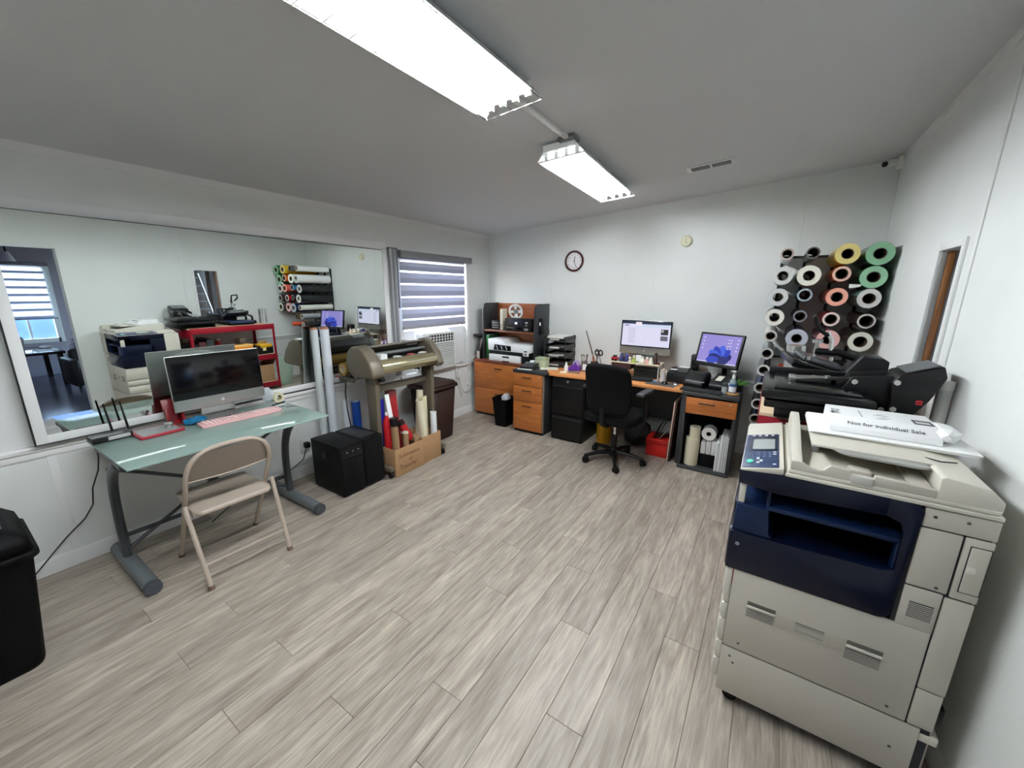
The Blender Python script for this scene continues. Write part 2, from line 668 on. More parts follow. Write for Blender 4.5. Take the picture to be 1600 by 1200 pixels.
# ---- adjoining room, seen through the doorway in the mirror
DARKW = mat('dark_grey_wall', '#a7a1ab', 0.8)
AX0, AX1, AY0, AY1 = XR + WT, 4.1, -0.9, 4.3
WW0, WW1, WWz0, WWz1 = 1.18, 1.84, 0.62, 1.86
w = MB()
w.box((AX1, AY0, 0), (AX1 + 0.1, WW0, 2.45)).box((AX1, WW1, 0), (AX1 + 0.1, AY1, 2.45))
w.box((AX1, WW0, 0), (AX1 + 0.1, WW1, WWz0)).box((AX1, WW0, WWz1), (AX1 + 0.1, WW1, 2.45))
w.box((AX0, AY0 - 0.1, 0), (AX1 + 0.1, AY0, 2.45)).box((AX0, AY1, 0), (AX1 + 0.1, AY1 + 0.1, 0.3)).box((AX0, AY1, 2.3), (AX1 + 0.1, AY1 + 0.1, 2.45)).box((AX0, AY1, 0.3), (1.0, AY1 + 0.1, 2.3)).box((3.95, AY1, 0.3), (AX1 + 0.1, AY1 + 0.1, 2.3))  # far end left open: an added, unseen gap that lets daylight in
struct('wall_adjoining', w, DARKW)
struct('ceiling_adjoining', MB().box((AX0, AY0 - 0.1, 2.45), (AX1 + 0.1, AY1 + 0.1, 2.55)), DARKW)
floor2 = struct('floor_adjoining', MB().box((XR, AY0 - 0.1, -0.06), (AX1 + 0.1, AY1 + 0.1, -0.002)), mat('dark_floorboard', '#4a4651', 0.22, var=0.25, scale=8, stretch=(1, 8, 1)))
win3 = thing('window_3', 'x', 'window', (AX1, 1.7, 1.2))
del win3['label'], win3['category']
win3['kind'] = 'structure'
f = MB()
for lo, hi in (((AX1 - 0.01, WW0 - 0.05, WWz0 - 0.05), (AX1 + 0.06, WW0 + 0.03, WWz1 + 0.05)), ((AX1 - 0.01, WW1 - 0.03, WWz0 - 0.05), (AX1 + 0.06, WW1 + 0.05, WWz1 + 0.05)),
               ((AX1 - 0.01, WW0, WWz0 - 0.05), (AX1 + 0.06, WW1, WWz0 + 0.02)), ((AX1 - 0.01, WW0, WWz1 - 0.02), (AX1 + 0.06, WW1, WWz1 + 0.05)), ((AX1 + 0.03, 1.50, WWz0), (AX1 + 0.05, 1.53, 0.98))):
    f.box(lo, hi)
part(win3, 'window_frame', f, WHITE_METAL, world=True)
struct('wall_backdrop', MB().box((AX1 + 3.0, -4, -0.3), (AX1 + 3.2, 7, 1.15)), mat('backdrop_blue', '#34568f', 0.7, var=0.25, scale=2))  # added blue wall outside, gives the lower window glass its sky tint
struct('ground', MB().box((AX1 + 0.1, -6, -0.4), (AX1 + 9, 9, -0.3)).box((-9, -6, -0.4), (XL - WT, 9, -0.3)), mat('pale_paving', '#8d8e90', 0.9))
part(win3, 'pane', MB().box((AX1 + 0.07, WW0, WWz0), (AX1 + 0.074, WW1, WWz1)), GLASS, world=True)


def fabric(name, color, tr, mixf):
    m = bpy.data.materials.new(name)
    m.use_nodes = True
    nt = m.node_tree
    nt.nodes.clear()
    o = nt.nodes.new('ShaderNodeOutputMaterial')
    d = nt.nodes.new('ShaderNodeBsdfDiffuse')
    d.inputs[0].default_value = lin(color)
    t_ = nt.nodes.new('ShaderNodeBsdfTranslucent')
    t_.inputs[0].default_value = lin(tr)
    mx = nt.nodes.new('ShaderNodeMixShader')
    mx.inputs[0].default_value = mixf
    nt.links.new(d.outputs[0], mx.inputs[1])
    nt.links.new(t_.outputs[0], mx.inputs[2])
    nt.links.new(mx.outputs[0], o.inputs[0])
    return m


def sheer(name, color, a):
    m = fabric(name, color, '#ffffff', 0.5)
    nt = m.node_tree
    o = [n for n in nt.nodes if n.type == 'OUTPUT_MATERIAL'][0]
    src = o.inputs[0].links[0].from_socket
    tp = nt.nodes.new('ShaderNodeBsdfTransparent')
    mx = nt.nodes.new('ShaderNodeMixShader')
    mx.inputs[0].default_value = a
    nt.links.new(src, mx.inputs[1])
    nt.links.new(tp.outputs[0], mx.inputs[2])
    nt.links.new(mx.outputs[0], o.inputs[0])
    return m


BAND_D = fabric('blind_band_grey', '#b4b6c4', '#8a8c9c', 0.30)
BAND_L = fabric('blind_band_light', '#c9cbd6', '#a8aab8', 0.36)
SHEER = sheer('blind_sheer', '#ffffff', 0.3)
CASS = mat('blind_cassette', '#77777b', 0.5)

# zebra blind on window 1
bl = thing('zebra_blind', 'grey and sheer striped zebra blind over the air conditioner window', 'blind', (XL + 0.05, 3.38, 1.985))
part(bl, 'cassette', MB().box((XL + 0.002, 2.84, 1.925), (XL + 0.085, 3.965, 1.99), bev=0.006), CASS, world=True)
part(bl, 'cassette_cap', MB().box((XL + 0.001, 2.832, 1.922), (XL + 0.088, 2.841, 1.993), bev=0.003), CASS, world=True)
zb = 1.925
zs = [1.897, 1.788, 1.662, 1.530, 1.413, 1.296]     # centres of the bright sheer slots
bx = XL + 0.045
y0, y1 = 2.845, 3.86
prev = zb
for k, z in enumerate(zs):
    h = 0.010 if k else 0.013
    if prev - (z + h) > 0.01:
        mid = (prev + z + h) / 2
        part(bl, 'band', MB().box((bx, y0, mid), (bx + 0.0015, y1, prev)), BAND_L if k else BAND_D, world=True)
        part(bl, 'band', MB().box((bx, y0, z + h), (bx + 0.0015, y1, mid)), BAND_D, world=True)
    part(bl, 'sheer_band', MB().box((bx, y0, z - h), (bx + 0.001, y1, z + h)), SHEER, 'bright see-through stripe', world=True)
    prev = z - h
part(bl, 'band', MB().box((bx, y0, 1.225), (bx + 0.0015, y1, prev)), BAND_D, world=True)
part(bl, 'bottom_rail', MB().box((bx - 0.008, y0, 1.195), (bx + 0.010, y1, 1.225), bev=0.005), mat('rail_grey', '#9a9a9e', 0.45), world=True)

# folded vertical blind left of the window
vb = thing('vertical_blind', 'stack of narrow grey vertical blind slats beside the mirror', 'blind', (XL + 0.04, 2.78, 1.0))
for k in range(4):
    yy = 2.735 + 0.025 * k
    part(vb, 'slat', MB().box((XL + 0.018, yy, 0.72 if k < 3 else 1.42), (XL + 0.052, yy + 0.019, 2.0), bev=0.004), mat('slat_grey%d' % (k % 2), ('#a9abae', '#83858a')[k % 2], 0.5), world=True)
part(vb, 'carrier', MB().box((XL + 0.0, 2.738, 1.995), (XL + 0.05, 2.829, 2.012), bev=0.002), GREY_PL, world=True)

# air conditioner
ac = thing('window_air_conditioner', 'white window air conditioner under the zebra blind', 'air conditioner', (XL + 0.05, 3.3, 0.705))
ax = XL + 0.10
part(ac, 'body', MB().box((XL - 0.18, 3.08, 0.705), (ax - 0.012, 3.60, 1.13), bev=0.012), WHITE_PL, world=True)
part(ac, 'front_panel', MB().box((ax - 0.014, 3.07, 0.70), (ax - 0.004, 3.61, 1.135), bev=0.012), WHITE_PL, world=True)
g = part(ac, 'air_outlet', MB().box((ax - 0.006, 3.17, 1.02), (ax - 0.0025, 3.58, 1.11)), mat('vent_dark', '#2a2a2b', 0.7), 'dark vent opening with white fins', world=True)
for k in range(9):
    yy = 3.185 + k * 0.047
    part(g, 'fin', MB().box((ax - 0.004, yy, 1.02), (ax + 0.003, yy + 0.008, 1.11)), WHITE_PL, world=True)
for k in range(2):
    zz = 1.046 + k * 0.030
    part(g, 'fin', MB().box((ax - 0.004, 3.17, zz), (ax + 0.002, 3.58, zz + 0.006)), WHITE_PL, world=True)
part(ac, 'control_panel', MB().box((ax - 0.006, 3.085, 1.035), (ax - 0.001, 3.16, 1.10), bev=0.003), mat('control_grey', '#77777c', 0.4), 'grey control panel', world=True)
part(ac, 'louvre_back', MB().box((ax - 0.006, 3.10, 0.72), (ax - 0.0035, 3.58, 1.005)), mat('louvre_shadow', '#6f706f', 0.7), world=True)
for k in range(14):
    zz = 0.723 + k * 0.020
    part(ac, 'louvre', MB().prism([(ax - 0.004, zz), (ax + 0.005, zz + 0.002), (ax + 0.005, zz + 0.007), (ax - 0.004, zz + 0.012)], 'y', 3.10, 3.58), WHITE_PL, world=True)
acc = MB()
yy = 3.615
while yy < 3.92:
    acc.prism([(XL - 0.045, yy), (XL - 0.035, yy + 0.006), (XL - 0.045, yy + 0.012), (XL - 0.052, yy + 0.006)], 'z', 0.70, 1.15)
    yy += 0.012
part(ac, 'accordion_panel', acc, WHITE_PL, world=True)
part(ac, 'side_panel', MB().box((XL - 0.03, 3.62, 0.70), (XL - 0.022, 3.90, 1.15), bev=0.002), TRIM, world=True)
part(ac, 'side_panel', MB().box((XL - 0.03, 2.885, 0.70), (XL - 0.022, 3.075, 1.15), bev=0.002), TRIM, world=True)
part(ac, 'top_rail', MB().box((XL - 0.06, 2.885, 1.137), (XL - 0.02, 3.925, 1.165), bev=0.002), TRIM, world=True)

# outlet and white cords right of the air conditioner
ol = thing('wall_outlet', 'white wall outlet with plugged white cords right of the air conditioner', 'outlet', (XL, 3.88, 0.33))
part(ol, 'cover_plate', MB().box((XL, 3.90, 0.30), (XL + 0.008, 3.97, 0.42), bev=0.003), WHITE_PL, world=True)
part(ol, 'plug', MB().box((XL + 0.008, 3.915, 0.32), (XL + 0.035, 3.95, 0.36), bev=0.006).box((XL + 0.008, 3.915, 0.37), (XL + 0.03, 3.95, 0.40), bev=0.005), WHITE_PL, world=True)
cd = thing('power_cord', 'white looped air conditioner cord hanging on the wall', 'cord', (XL + 0.02, 3.75, 0.6))
pts = [(XL + 0.05, 3.63, 0.69), (XL + 0.045, 3.66, 0.685), (XL + 0.02, 3.74, 0.66), (XL + 0.02, 3.80, 0.655), (XL + 0.02, 3.84, 0.69), (XL + 0.02, 3.80, 0.73), (XL + 0.02, 3.745, 0.70), (XL + 0.02, 3.74, 0.60),
       (XL + 0.02, 3.76, 0.45), (XL + 0.02, 3.80, 0.36), (XL + 0.02, 3.86, 0.30), (XL + 0.03, 3.91, 0.31), (XL + 0.03, 3.93, 0.34)]
part(cd, 'cable', MB().tube(pts, 0.0055, 8), CORD_W, world=True)
part(cd, 'plug_box', MB().box((XL + 0.005, 3.715, 0.52), (XL + 0.035, 3.765, 0.61), bev=0.006), WHITE_PL, world=True)
cd2 = single('power_cord', 'grey thin cord hanging beside the looped white cord', 'cord',
             MB().tube([(XL + 0.006, 3.69, 0.655), (XL + 0.006, 3.70, 0.5), (XL + 0.006, 3.76, 0.36), (XL + 0.006, 3.80, 0.25)], 0.004, 6), mat('grey_cord', '#a5a5a3', 0.5), loc=(XL + 0.02, 3.7, 0.25))

# ---------------------------------------------------------------- ceiling lights
TUBE = mat('fluorescent_tube', '#ffffff', 0.4, emit='#f6fbff', estr=TUBE_POWER)
REFL = mat('white_reflector', '#f2f4f4', 0.25)


def ceiling_light(label, xc, ya, yb, rz, guard):
    ln = yb - ya
    yc = (ya + yb) / 2
    t = thing('ceiling_light', label, 'lamp', (xc, yc, zc(xc) - 0.002), rz, 'fluorescent ceiling fixtures')
    t.rotation_euler = (0, -math.atan(0.0762), rz)
    h = ln / 2
    hs = MB()
    # trapezoid reflector: flat back, splayed sides
    prof = [(-0.085, -0.012), (-0.148, -0.085), (-0.146, -0.087), (-0.083, -0.016), (0.083, -0.016), (0.146, -0.087), (0.148, -0.085), (0.085, -0.012)]
    hs.prism(prof, 'y', -h, h)
    part(t, 'reflector', hs, REFL)
    part(t, 'ballast_cover', MB().box((-0.05, -h + 0.03, -0.035), (0.05, h - 0.03, 0.0), bev=0.004), WHITE_METAL)
    for s in (-1, 1):
        part(t, 'end_plate', MB().prism([(-0.085, -0.012), (-0.146, -0.083), (-0.146, -0.05), (0.146, -0.05), (0.146, -0.083), (0.085, -0.012)][:2] + [(-0.13, -0.083), (0.13, -0.083), (0.146, -0.083), (0.085, -0.012)], 'y', s * h - 0.002, s * h + 0.002) if False else
             MB().box((-0.10, s * h - 0.02, -0.05), (0.10, s * h + 0.002, -0.012), bev=0.003), WHITE_METAL)
    for k in range(4):
        xx = -0.099 + 0.066 * k
        spans = [(-h + 0.045, h - 0.045)] if ln < 2.0 else [(-h + 0.045, -0.03), (0.03, h - 0.045)]
        for ya_, yb_ in spans:
            part(t, 'tube', MB().cyl((xx, ya_, -0.066), (xx, yb_, -0.066), 0.0125, seg=14), TUBE, 'glowing white fluorescent tube')
        if len(spans) > 1:
            part(t, 'lamp_holder', MB().box((xx - 0.012, -0.032, -0.082), (xx + 0.012, 0.032, -0.03), bev=0.003), WHITE_PL)
        for s in (-1, 1):
            part(t, 'lamp_holder', MB().box((xx - 0.012, s * (h - 0.028) - 0.012, -0.082), (xx + 0.012, s * (h - 0.028) + 0.012, -0.03), bev=0.003), WHITE_PL)
    if guard:
        gm = MB()
        z = -0.094
        for xx in (-0.146, 0.0, 0.146):
            gm.cyl((xx, -h, z), (xx, h, z), 0.0022, seg=6)
        n = 20
        for k in range(n + 1):
            yy = -h + ln * k / n
            gm.cyl((-0.146, yy, z), (0.146, yy, z), 0.0018, seg=6)
            gm.cyl((-0.146, yy, z), (-0.146, yy, -0.083), 0.0018, seg=6)
            gm.cyl((0.146, yy, z), (0.146, yy, -0.083), 0.0018, seg=6)
        part(t, 'wire_guard', gm, CHROME)
    else:
        gm = MB()
        for s in (-1, 1):
            gm.box((-0.147, s * (h - 0.012) - 0.004, -0.092), (0.147, s * (h - 0.012) + 0.004, -0.084))
        gm.box((-0.149, -h, -0.092), (-0.143, h, -0.083)).box((0.143, -h, -0.092), (0.149, h, -0.083))
        part(t, 'lens_frame', gm, WHITE_METAL)
    return t


ceiling_light('larger nearer fluorescent ceiling light with wire guard', -1.095, -0.15, 1.655, 0.0, True)  # near end lengthened out of view to brighten the copier side
ceiling_light('smaller fluorescent ceiling light nearer the clock wall', -1.225, 2.31, 3.56, 0.055, False)
cn = thing('ceiling_conduit', 'white conduit on the ceiling joining the two fluorescent lights', 'conduit', (-1.13, 2.0, zc(-1.13)))
cn.rotation_euler = (0, -math.atan(0.0762), 0)
part(cn, 'channel', MB().box((-0.014, -0.40, -0.022), (0.014, 0.33, 0.0), bev=0.004), TRIM)
part(cn, 'junction_box', MB().box((-0.05, 0.27, -0.03), (0.05, 0.36, 0.0), bev=0.006), GREY_PL)

# ceiling vent
vt = thing('ceiling_vent', 'white rectangular air vent with two grilles on the ceiling', 'vent', (-0.535, 3.49, zc(-0.535)))
vt.rotation_euler = (0, -math.atan(0.0762), 0)
part(vt, 'frame', MB().box((-0.165, -0.065, -0.008), (0.165, 0.065, 0.0), bev=0.003), TRIM)
for s in (-1, 1):
    g = part(vt, 'grille', MB().box((s * 0.07 - 0.062, -0.038, -0.010), (s * 0.07 + 0.062, 0.038, -0.006)), mat('grille_dark', '#4a4b4b', 0.6))
    for k in range(6):
        yy = -0.034 + k * 0.0125
        part(g, 'slat', MB().box((s * 0.07 - 0.062, yy, -0.013), (s * 0.07 + 0.062, yy + 0.005, -0.0095)), mat('slat_mid', '#8d8e8d', 0.5))

# smoke detector, clock, security camera
sd = thing('smoke_detector', 'small round cream smoke detector on the far wall', 'smoke detector', (-0.825, YF, 2.095))
M90 = Matrix.Translation((-0.825, YF, 2.095)) @ Matrix.Rotation(radians(90), 4, 'X')
CREAM = mat('aged_cream_plastic', '#d9d8bd', 0.45)
part(sd, 'base', MB().lathe([(0, 0), (0.058, 0), (0.058, 0.008), (0.0, 0.008)], M=M90), CREAM, world=True)
part(sd, 'cover', MB().lathe([(0.05, 0.006), (0.052, 0.02), (0.046, 0.032), (0.03, 0.037), (0, 0.038)], M=M90), CREAM, world=True)
part(sd, 'grille', MB().tube([(-0.812 + 0.018 * cos(a), YF - 0.037, 2.098 + 0.022 * sin(a)) for a in [2.0 + 0.25 * k for k in range(12)]], 0.0022, 6), mat('olive_dark', '#6a6848', 0.6), world=True)

ck = thing('wall_clock', 'round white wall clock with dark red rim', 'clock', (-2.036, YF, 1.945))
MC = Matrix.Translation((-2.036, YF, 1.945)) @ Matrix.Rotation(radians(90), 4, 'X')
part(ck, 'rim', MB().lathe([(0.098, 0.0), (0.117, 0.0), (0.118, 0.02), (0.110, 0.030), (0.100, 0.028), (0.096, 0.012), (0.098, 0.0)], seg=40, M=MC), mat('maroon_rim', '#3f1216', 0.3), 'dark red rim', world=True)
part(ck, 'face', MB().lathe([(0, 0.004), (0.099, 0.004), (0.099, 0.010), (0, 0.010)], seg=40, M=MC), mat('clock_face', '#f1eff0', 0.5), world=True)
for h in range(1, 13):
    a = radians(90 - 30 * h)
    s = str(h)
    M = MC @ Matrix.Translation((0.078 * cos(a), 0.078 * sin(a) - 0.008, 0.0105))
    text(ck, 'numeral', s, 0.024, M, mat('numeral_maroon', '#5a2a30', 0.6), align='CENTER', world=True)


def hand(ang, ln, wd, z, name):
    a = radians(90 - ang)
    M = MC @ Matrix.Translation((0, 0, z)) @ Matrix.Rotation(a, 4, 'Z')
    part(ck, name, MB().box((-0.012, -wd, 0), (ln, wd, 0.0012), M=M), INK, world=True)


hand(8, 0.055, 0.0032, 0.0125, 'hour_hand')
hand(157, 0.078, 0.0024, 0.0140, 'minute_hand')
part(ck, 'hub', MB().lathe([(0, 0.010), (0.005, 0.010), (0.005, 0.017), (0, 0.017)], M=MC), INK, world=True)

sc = thing('security_camera', 'small white security camera in the top corner of the right wall', 'camera', (0.63, 4.33, 2.57))
part(sc, 'mount', MB().box((0.628, 4.29, 2.52), (0.67, 4.36, 2.60), bev=0.006), WHITE_PL, world=True)
part(sc, 'body', MB().cyl((0.625, 4.32, 2.565), (0.555, 4.27, 2.548), 0.026, 0.024, seg=16), WHITE_PL, world=True)
part(sc, 'lens', MB().cyl((0.556, 4.271, 2.548), (0.545, 4.263, 2.545), 0.019, seg=16), BLACK_GL, world=True)
# ================================================================ LEFT WALL: MIRROR
MY, MP_, MO = radians(1.5), radians(-0.4), 0.05
_n = Vector((cos(MP_) * cos(MY), cos(MP_) * sin(MY), sin(MP_))).normalized()
_p0 = Vector((XL + MO, 1.45, 1.4))
_h = Vector((0, 0, 1)).cross(_n).normalized()      # along +y
_v = _n.cross(_h)
MM = frame_M(_p0, _h, _v)                            # local x = along the wall, y = up, z = out of the wall
mr = thing('wall_mirror', 'very wide frameless wall mirror with white border above the glass desk', 'mirror', tuple(_p0))
mx0, mx1, my0, my1 = -1.195, 1.205, -0.622, 0.575


def mbox(lo, hi, bev=0.0):
    return MB().box(lo, hi, bev=bev, M=MM)


part(mr, 'backing', mbox((mx0 - 0.006, my0 - 0.006, -0.022), (mx1 + 0.006, my1 + 0.004, -0.004)), mat('mirror_backing', '#17171b', 0.6), 'black backing edge', world=True)
part(mr, 'glass', mbox((mx0 + 0.045, my0 + 0.045, -0.004), (mx1, my1, 0.0)), MIRROR, world=True)
part(mr, 'border', mbox((mx0, my0, -0.004), (mx0 + 0.045, my1, 0.001), 0.001), TRIM, 'white side border', world=True)
part(mr, 'border', mbox((mx0 + 0.045, my0, -0.004), (mx1, my0 + 0.045, 0.001), 0.001), TRIM, 'white bottom border', world=True)

# ================================================================ GLASS DESK
GT = mat('frosted_green_glass', '#c3e0d7', 0.06, trans=0.5, ior=1.35, alpha=1.0)
STEEL = mat('grey_steel_tube', '#6b7175', 0.35, 0.3)
STEEL_D = mat('dark_steel', '#43464a', 0.4, 0.3)
DZT = 0.755
gd = thing('glass_desk', 'frosted green glass computer desk on curved grey steel legs', 'desk', (-2.82, 0.96, 0))
part(gd, 'glass_top', MB().prism([(-3.17, 0.43), (-2.485, 0.44), (-2.485, 1.485), (-3.02, 1.485), (-3.17, 1.42)], 'z', DZT - 0.010, DZT, bev=0.003), GT, world=True)


def bez(p, n=14):
    p = [Vector(q) for q in p]
    o = []
    for i in range(n + 1):
        t = i / n
        o.append(p[0] * (1 - t) ** 3 + p[1] * 3 * t * (1 - t) ** 2 + p[2] * 3 * t * t * (1 - t) + p[3] * t ** 3)
    return o


for yy in (0.455, 1.40):
    lg = MB()
    pts = bez([(-2.72, yy, DZT - 0.03), (-3.00, yy, 0.62), (-3.02, yy, 0.35), (-2.99, yy, 0.045)])
    lg.tube(pts, 0.036, 12, flat=0.62)
    part(gd, 'leg', lg, STEEL_D, 'dark curved leg', world=True)
    part(gd, 'foot', MB().cyl((-3.20, yy, 0.040), (-2.60, yy, 0.040), 0.0385, seg=20), STEEL, world=True)
    part(gd, 'foot_cap', MB().cyl((-2.602, yy, 0.040), (-2.578, yy, 0.040), 0.040, 0.038, seg=20), mat('foot_cap', '#3c4046', 0.5), world=True)
    part(gd, 'top_bracket', MB().box((-3.05, yy - 0.02, DZT - 0.036), (-2.60, yy + 0.02, DZT - 0.0105), bev=0.006), STEEL_D, world=True)
part(gd, 'crossbar', MB().tube([(-3.0, 0.455, 0.62), (-3.0, 1.40, 0.10)], 0.011, 8), STEEL_D, world=True)
part(gd, 'crossbar', MB().tube([(-3.0, 0.455, 0.10), (-3.0, 1.40, 0.62)], 0.011, 8), STEEL_D, world=True)
part(gd, 'crossbar', MB().tube([(-3.04, 0.455, 0.175), (-3.04, 1.40, 0.175)], 0.013, 8), STEEL_D, world=True)

DZ0 = DZT
# all-in-one computer (off)
mc = thing('desktop_computer', 'silver all-in-one computer with black switched-off screen on the glass desk', 'computer', (-3.0, 1.04, DZ0), 0)


def all_in_one(root, x, y, z, rz, tilt, scr_mat, zbase, w=0.528):
    """local: screen faces +x before rotation rz"""
    M = Matrix.Translation((x, y, z)) @ Matrix.Rotation(rz, 4, 'Z') @ Matrix.Rotation(tilt, 4, 'Y')
    h = w / 2
    body = MB().box((-0.012, -h, 0.0), (0.0, h, 0.352), bev=0.004, M=M)
    body.lathe([(0, -0.03), (0.12, -0.024), (0.20, -0.012), (0.22, -0.004)], M=M @ Matrix.Translation((-0.004, 0, 0.18)) @ Matrix.Rotation(radians(90), 4, 'Y') @ Matrix.Diagonal((0.75, 1.1, 1, 1)), seg=28)
    part(root, 'body', body, ALU, world=True)
    part(root, 'screen_glass', MB().box((0.0, -h + 0.003, 0.072), (0.003, h - 0.003, 0.349), bev=0.001, M=M), BLACK_GL, 'black glossy screen glass', world=True)
    part(root, 'emblem', MB().lathe([(0, 0), (0.010, 0), (0.010, 0.001), (0, 0.001)], M=M @ Matrix.Translation((0.0002, 0, 0.036)) @ Matrix.Rotation(radians(90), 4, 'Y')), mat('emblem', '#d9d9d6', 0.3), world=True)
    st = MB()
    R = Matrix.Translation((x, y, zbase)) @ Matrix.Rotation(rz, 4, 'Z')
    zz = z - zbase
    st.prism([(-0.035, zz + 0.22), (-0.045, zz + 0.22), (-0.125, 0.02), (-0.12, 0.004), (0.055, 0.004), (0.055, 0.009), (-0.105, 0.012)], 'y', -0.10, 0.10, M=R)
    st.box((-0.13, -0.10, 0.0005), (0.06, 0.10, 0.006), bev=0.003, M=R)
    part(root, 'stand', st, ALU, world=True)
    return M, h


all_in_one(mc, -3.04, 1.075, 0.842, 0.0, radians(-3), None, DZ0)

# pink keyboard
kb = thing('keyboard', 'pink keyboard in front of the switched-off computer', 'keyboard', (-2.915, 1.12, DZ0), -0.04)
PINK = mat('pink_plastic', '#e3b4b3', 0.5)
part(kb, 'base', MB().prism([(-0.055, -0.235), (0.06, -0.24), (0.07, -0.22), (0.065, 0.21), (0.045, 0.24), (-0.03, 0.245), (-0.055, 0.225)], 'z', 0.001, 0.016, bev=0.004), PINK)
km = MB()
for r in range(5):
    for c in range(18):
        km.box((-0.045 + r * 0.020, -0.215 + c * 0.0235, 0.016), (-0.045 + r * 0.020 + 0.016, -0.215 + c * 0.0235 + 0.019, 0.021), bev=0.002, seg=1)
part(kb, 'keys', km, mat('pink_keys', '#efcfcd', 0.55), 'paler pink keys', kind='stuff')

# router
rt = thing('wifi_router', 'black wireless router with two antennas on the desk corner', 'router', (-3.10, 0.515, DZ0), 0.06)
part(rt, 'body', MB().box((-0.045, -0.085, 0.002), (0.055, 0.085, 0.036), bev=0.005), BLACK_PL)
part(rt, 'port_panel', MB().box((0.055, -0.02, 0.010), (0.0565, 0.075, 0.030)), mat('port_grey', '#b3b5b3', 0.5), 'grey row of ports')
for yy in (0.035, 0.105):
    a = part(rt, 'antenna', MB().tube([(-0.04, yy - 0.01, 0.03), (-0.042, yy - 0.022, 0.20)], [0.0065, 0.004], 10), BLACK_PL)
    part(a, 'hinge', MB().cyl((-0.04, yy - 0.022, 0.022), (-0.04, yy + 0.004, 0.022), 0.009, seg=12), BLACK_PL)
# tablet in red case
tb = thing('tablet', 'tablet in a red case lying beside the router', 'tablet', (-3.02, 0.70, DZ0), 0.04)
part(tb, 'case', MB().box((-0.10, -0.10, 0.001), (0.10, 0.11, 0.016), bev=0.006), mat('red_case', '#9c1f31', 0.45))
part(tb, 'screen', MB().box((-0.085, -0.085, 0.0155), (0.085, 0.095, 0.0172)), mat('tablet_screen', '#a5a8a7', 0.15))
part(tb, 'spine', MB().cyl((-0.10, -0.11, 0.020), (-0.10, 0.12, 0.020), 0.007, seg=10), CHROME, 'silver rod along the back edge')
kn = single('silver_finial', 'small shiny metal finial standing on the red tablet', 'ornament', MB().lathe([(0, 0), (0.018, 0), (0.014, 0.014), (0.024, 0.022), (0.020, 0.036), (0, 0.040)], c=(-3.02, 0.765, DZ0 + 0.0175)), CHROME, loc=(-3.02, 0.765, DZ0 + 0.0175))
# red stand-up box
rb = thing('red_phone_stand', 'dark red upright stand leaning back beside the computer', 'stand', (-3.12, 0.855, DZ0))
Mt = Matrix.Translation((-3.125, 0.825, DZ0 + 0.004)) @ Matrix.Rotation(radians(-14), 4, 'Y')
part(rb, 'back_plate', MB().box((-0.006, -0.045, 0.0), (0.006, 0.045, 0.16), bev=0.004, M=Mt), mat('dark_red_plastic', '#7c1017', 0.35), world=True)
part(rb, 'side_wing', MB().box((0.0, 0.028, 0.0), (0.05, 0.045, 0.13), bev=0.005, M=Mt).box((0.0, -0.045, 0.0), (0.04, -0.03, 0.10), bev=0.005, M=Mt), mat('dark_red_plastic', '#7c1017', 0.35), world=True)
part(rb, 'foot_plate', MB().box((-3.145, 0.80, DZ0 + 0.0005), (-3.09, 0.868, DZ0 + 0.010), bev=0.004), mat('dark_red_plastic', '#7c1017', 0.35), world=True)
# blue bag, white mouse
single('blue_wrapper', 'crumpled bright blue plastic wrapper on the glass desk', 'wrapper', MB().crumple((-3.06, 0.83, DZ0 + 0.001), (-2.975, 0.95, DZ0 + 0.045), 0.55, 2, 3), mat('blue_film', '#1f86bd', 0.15, trans=0.35), loc=(-3.01, 0.89, DZ0), smooth=False)
ms = thing('computer_mouse', 'white computer mouse between the red stand and pink keyboard', 'mouse', (-3.105, 0.925, DZ0), 0.1)
part(ms, 'shell', MB().dome((0, 0, 0.0), 0.03, (0.95, 1.7, 0.85)), WHITE_PL)
part(ms, 'scroll_wheel', MB().cyl((-0.004, 0.02, 0.0245), (0.004, 0.02, 0.0245), 0.006), GREY_PL)
cb = single('black_cable', 'loose black cable lying under the switched-off screen', 'cable', MB().tube([(-3.00, 0.90, DZ0 + 0.005), (-2.99, 0.94, DZ0 + 0.006), (-2.976, 0.98, DZ0 + 0.006), (-2.975, 1.06, DZ0 + 0.016), (-2.976, 1.15, DZ0 + 0.012), (-2.99, 1.22, DZ0 + 0.006)], 0.004, 6), CORD_B, loc=(-3.05, 1.0, DZ0))
tp = thing('adhesive_tape_roll', 'cream roll of tape standing at the right desk end', 'tape', (-3.11, 1.455, DZ0))
part(tp, 'tape', MB().ring((-3.135, 1.455, DZ0 + 0.038), (-3.085, 1.455, DZ0 + 0.038), 0.038, 0.022, 28), mat('cream_tape', '#d8d3b6', 0.4), world=True)
part(tp, 'core', MB().ring((-3.134, 1.455, DZ0 + 0.038), (-3.086, 1.455, DZ0 + 0.038), 0.022, 0.019, 24), mat('tape_core', '#b5ad88', 0.6), world=True)
single('clear_plastic_bag', 'crumpled clear plastic bag leaning behind the tape roll', 'bag', MB().crumple((-3.16, 1.36, DZ0 + 0.001), (-3.10, 1.44, DZ0 + 0.12), 0.5, 2, 5), mat('clear_film', '#dfe6ee', 0.1, alpha=0.45), loc=(-3.13, 1.4, DZ0), smooth=False)
pn = thing('pen', 'dark blue pen lying at the right end of the glass desk', 'pen', (-3.05, 1.42, DZ0))
part(pn, 'barrel', MB().cyl((-3.03, 1.375, DZ0 + 0.0055), (-3.06, 1.465, DZ0 + 0.0055), 0.005, seg=10), BLACK_PL, world=True)
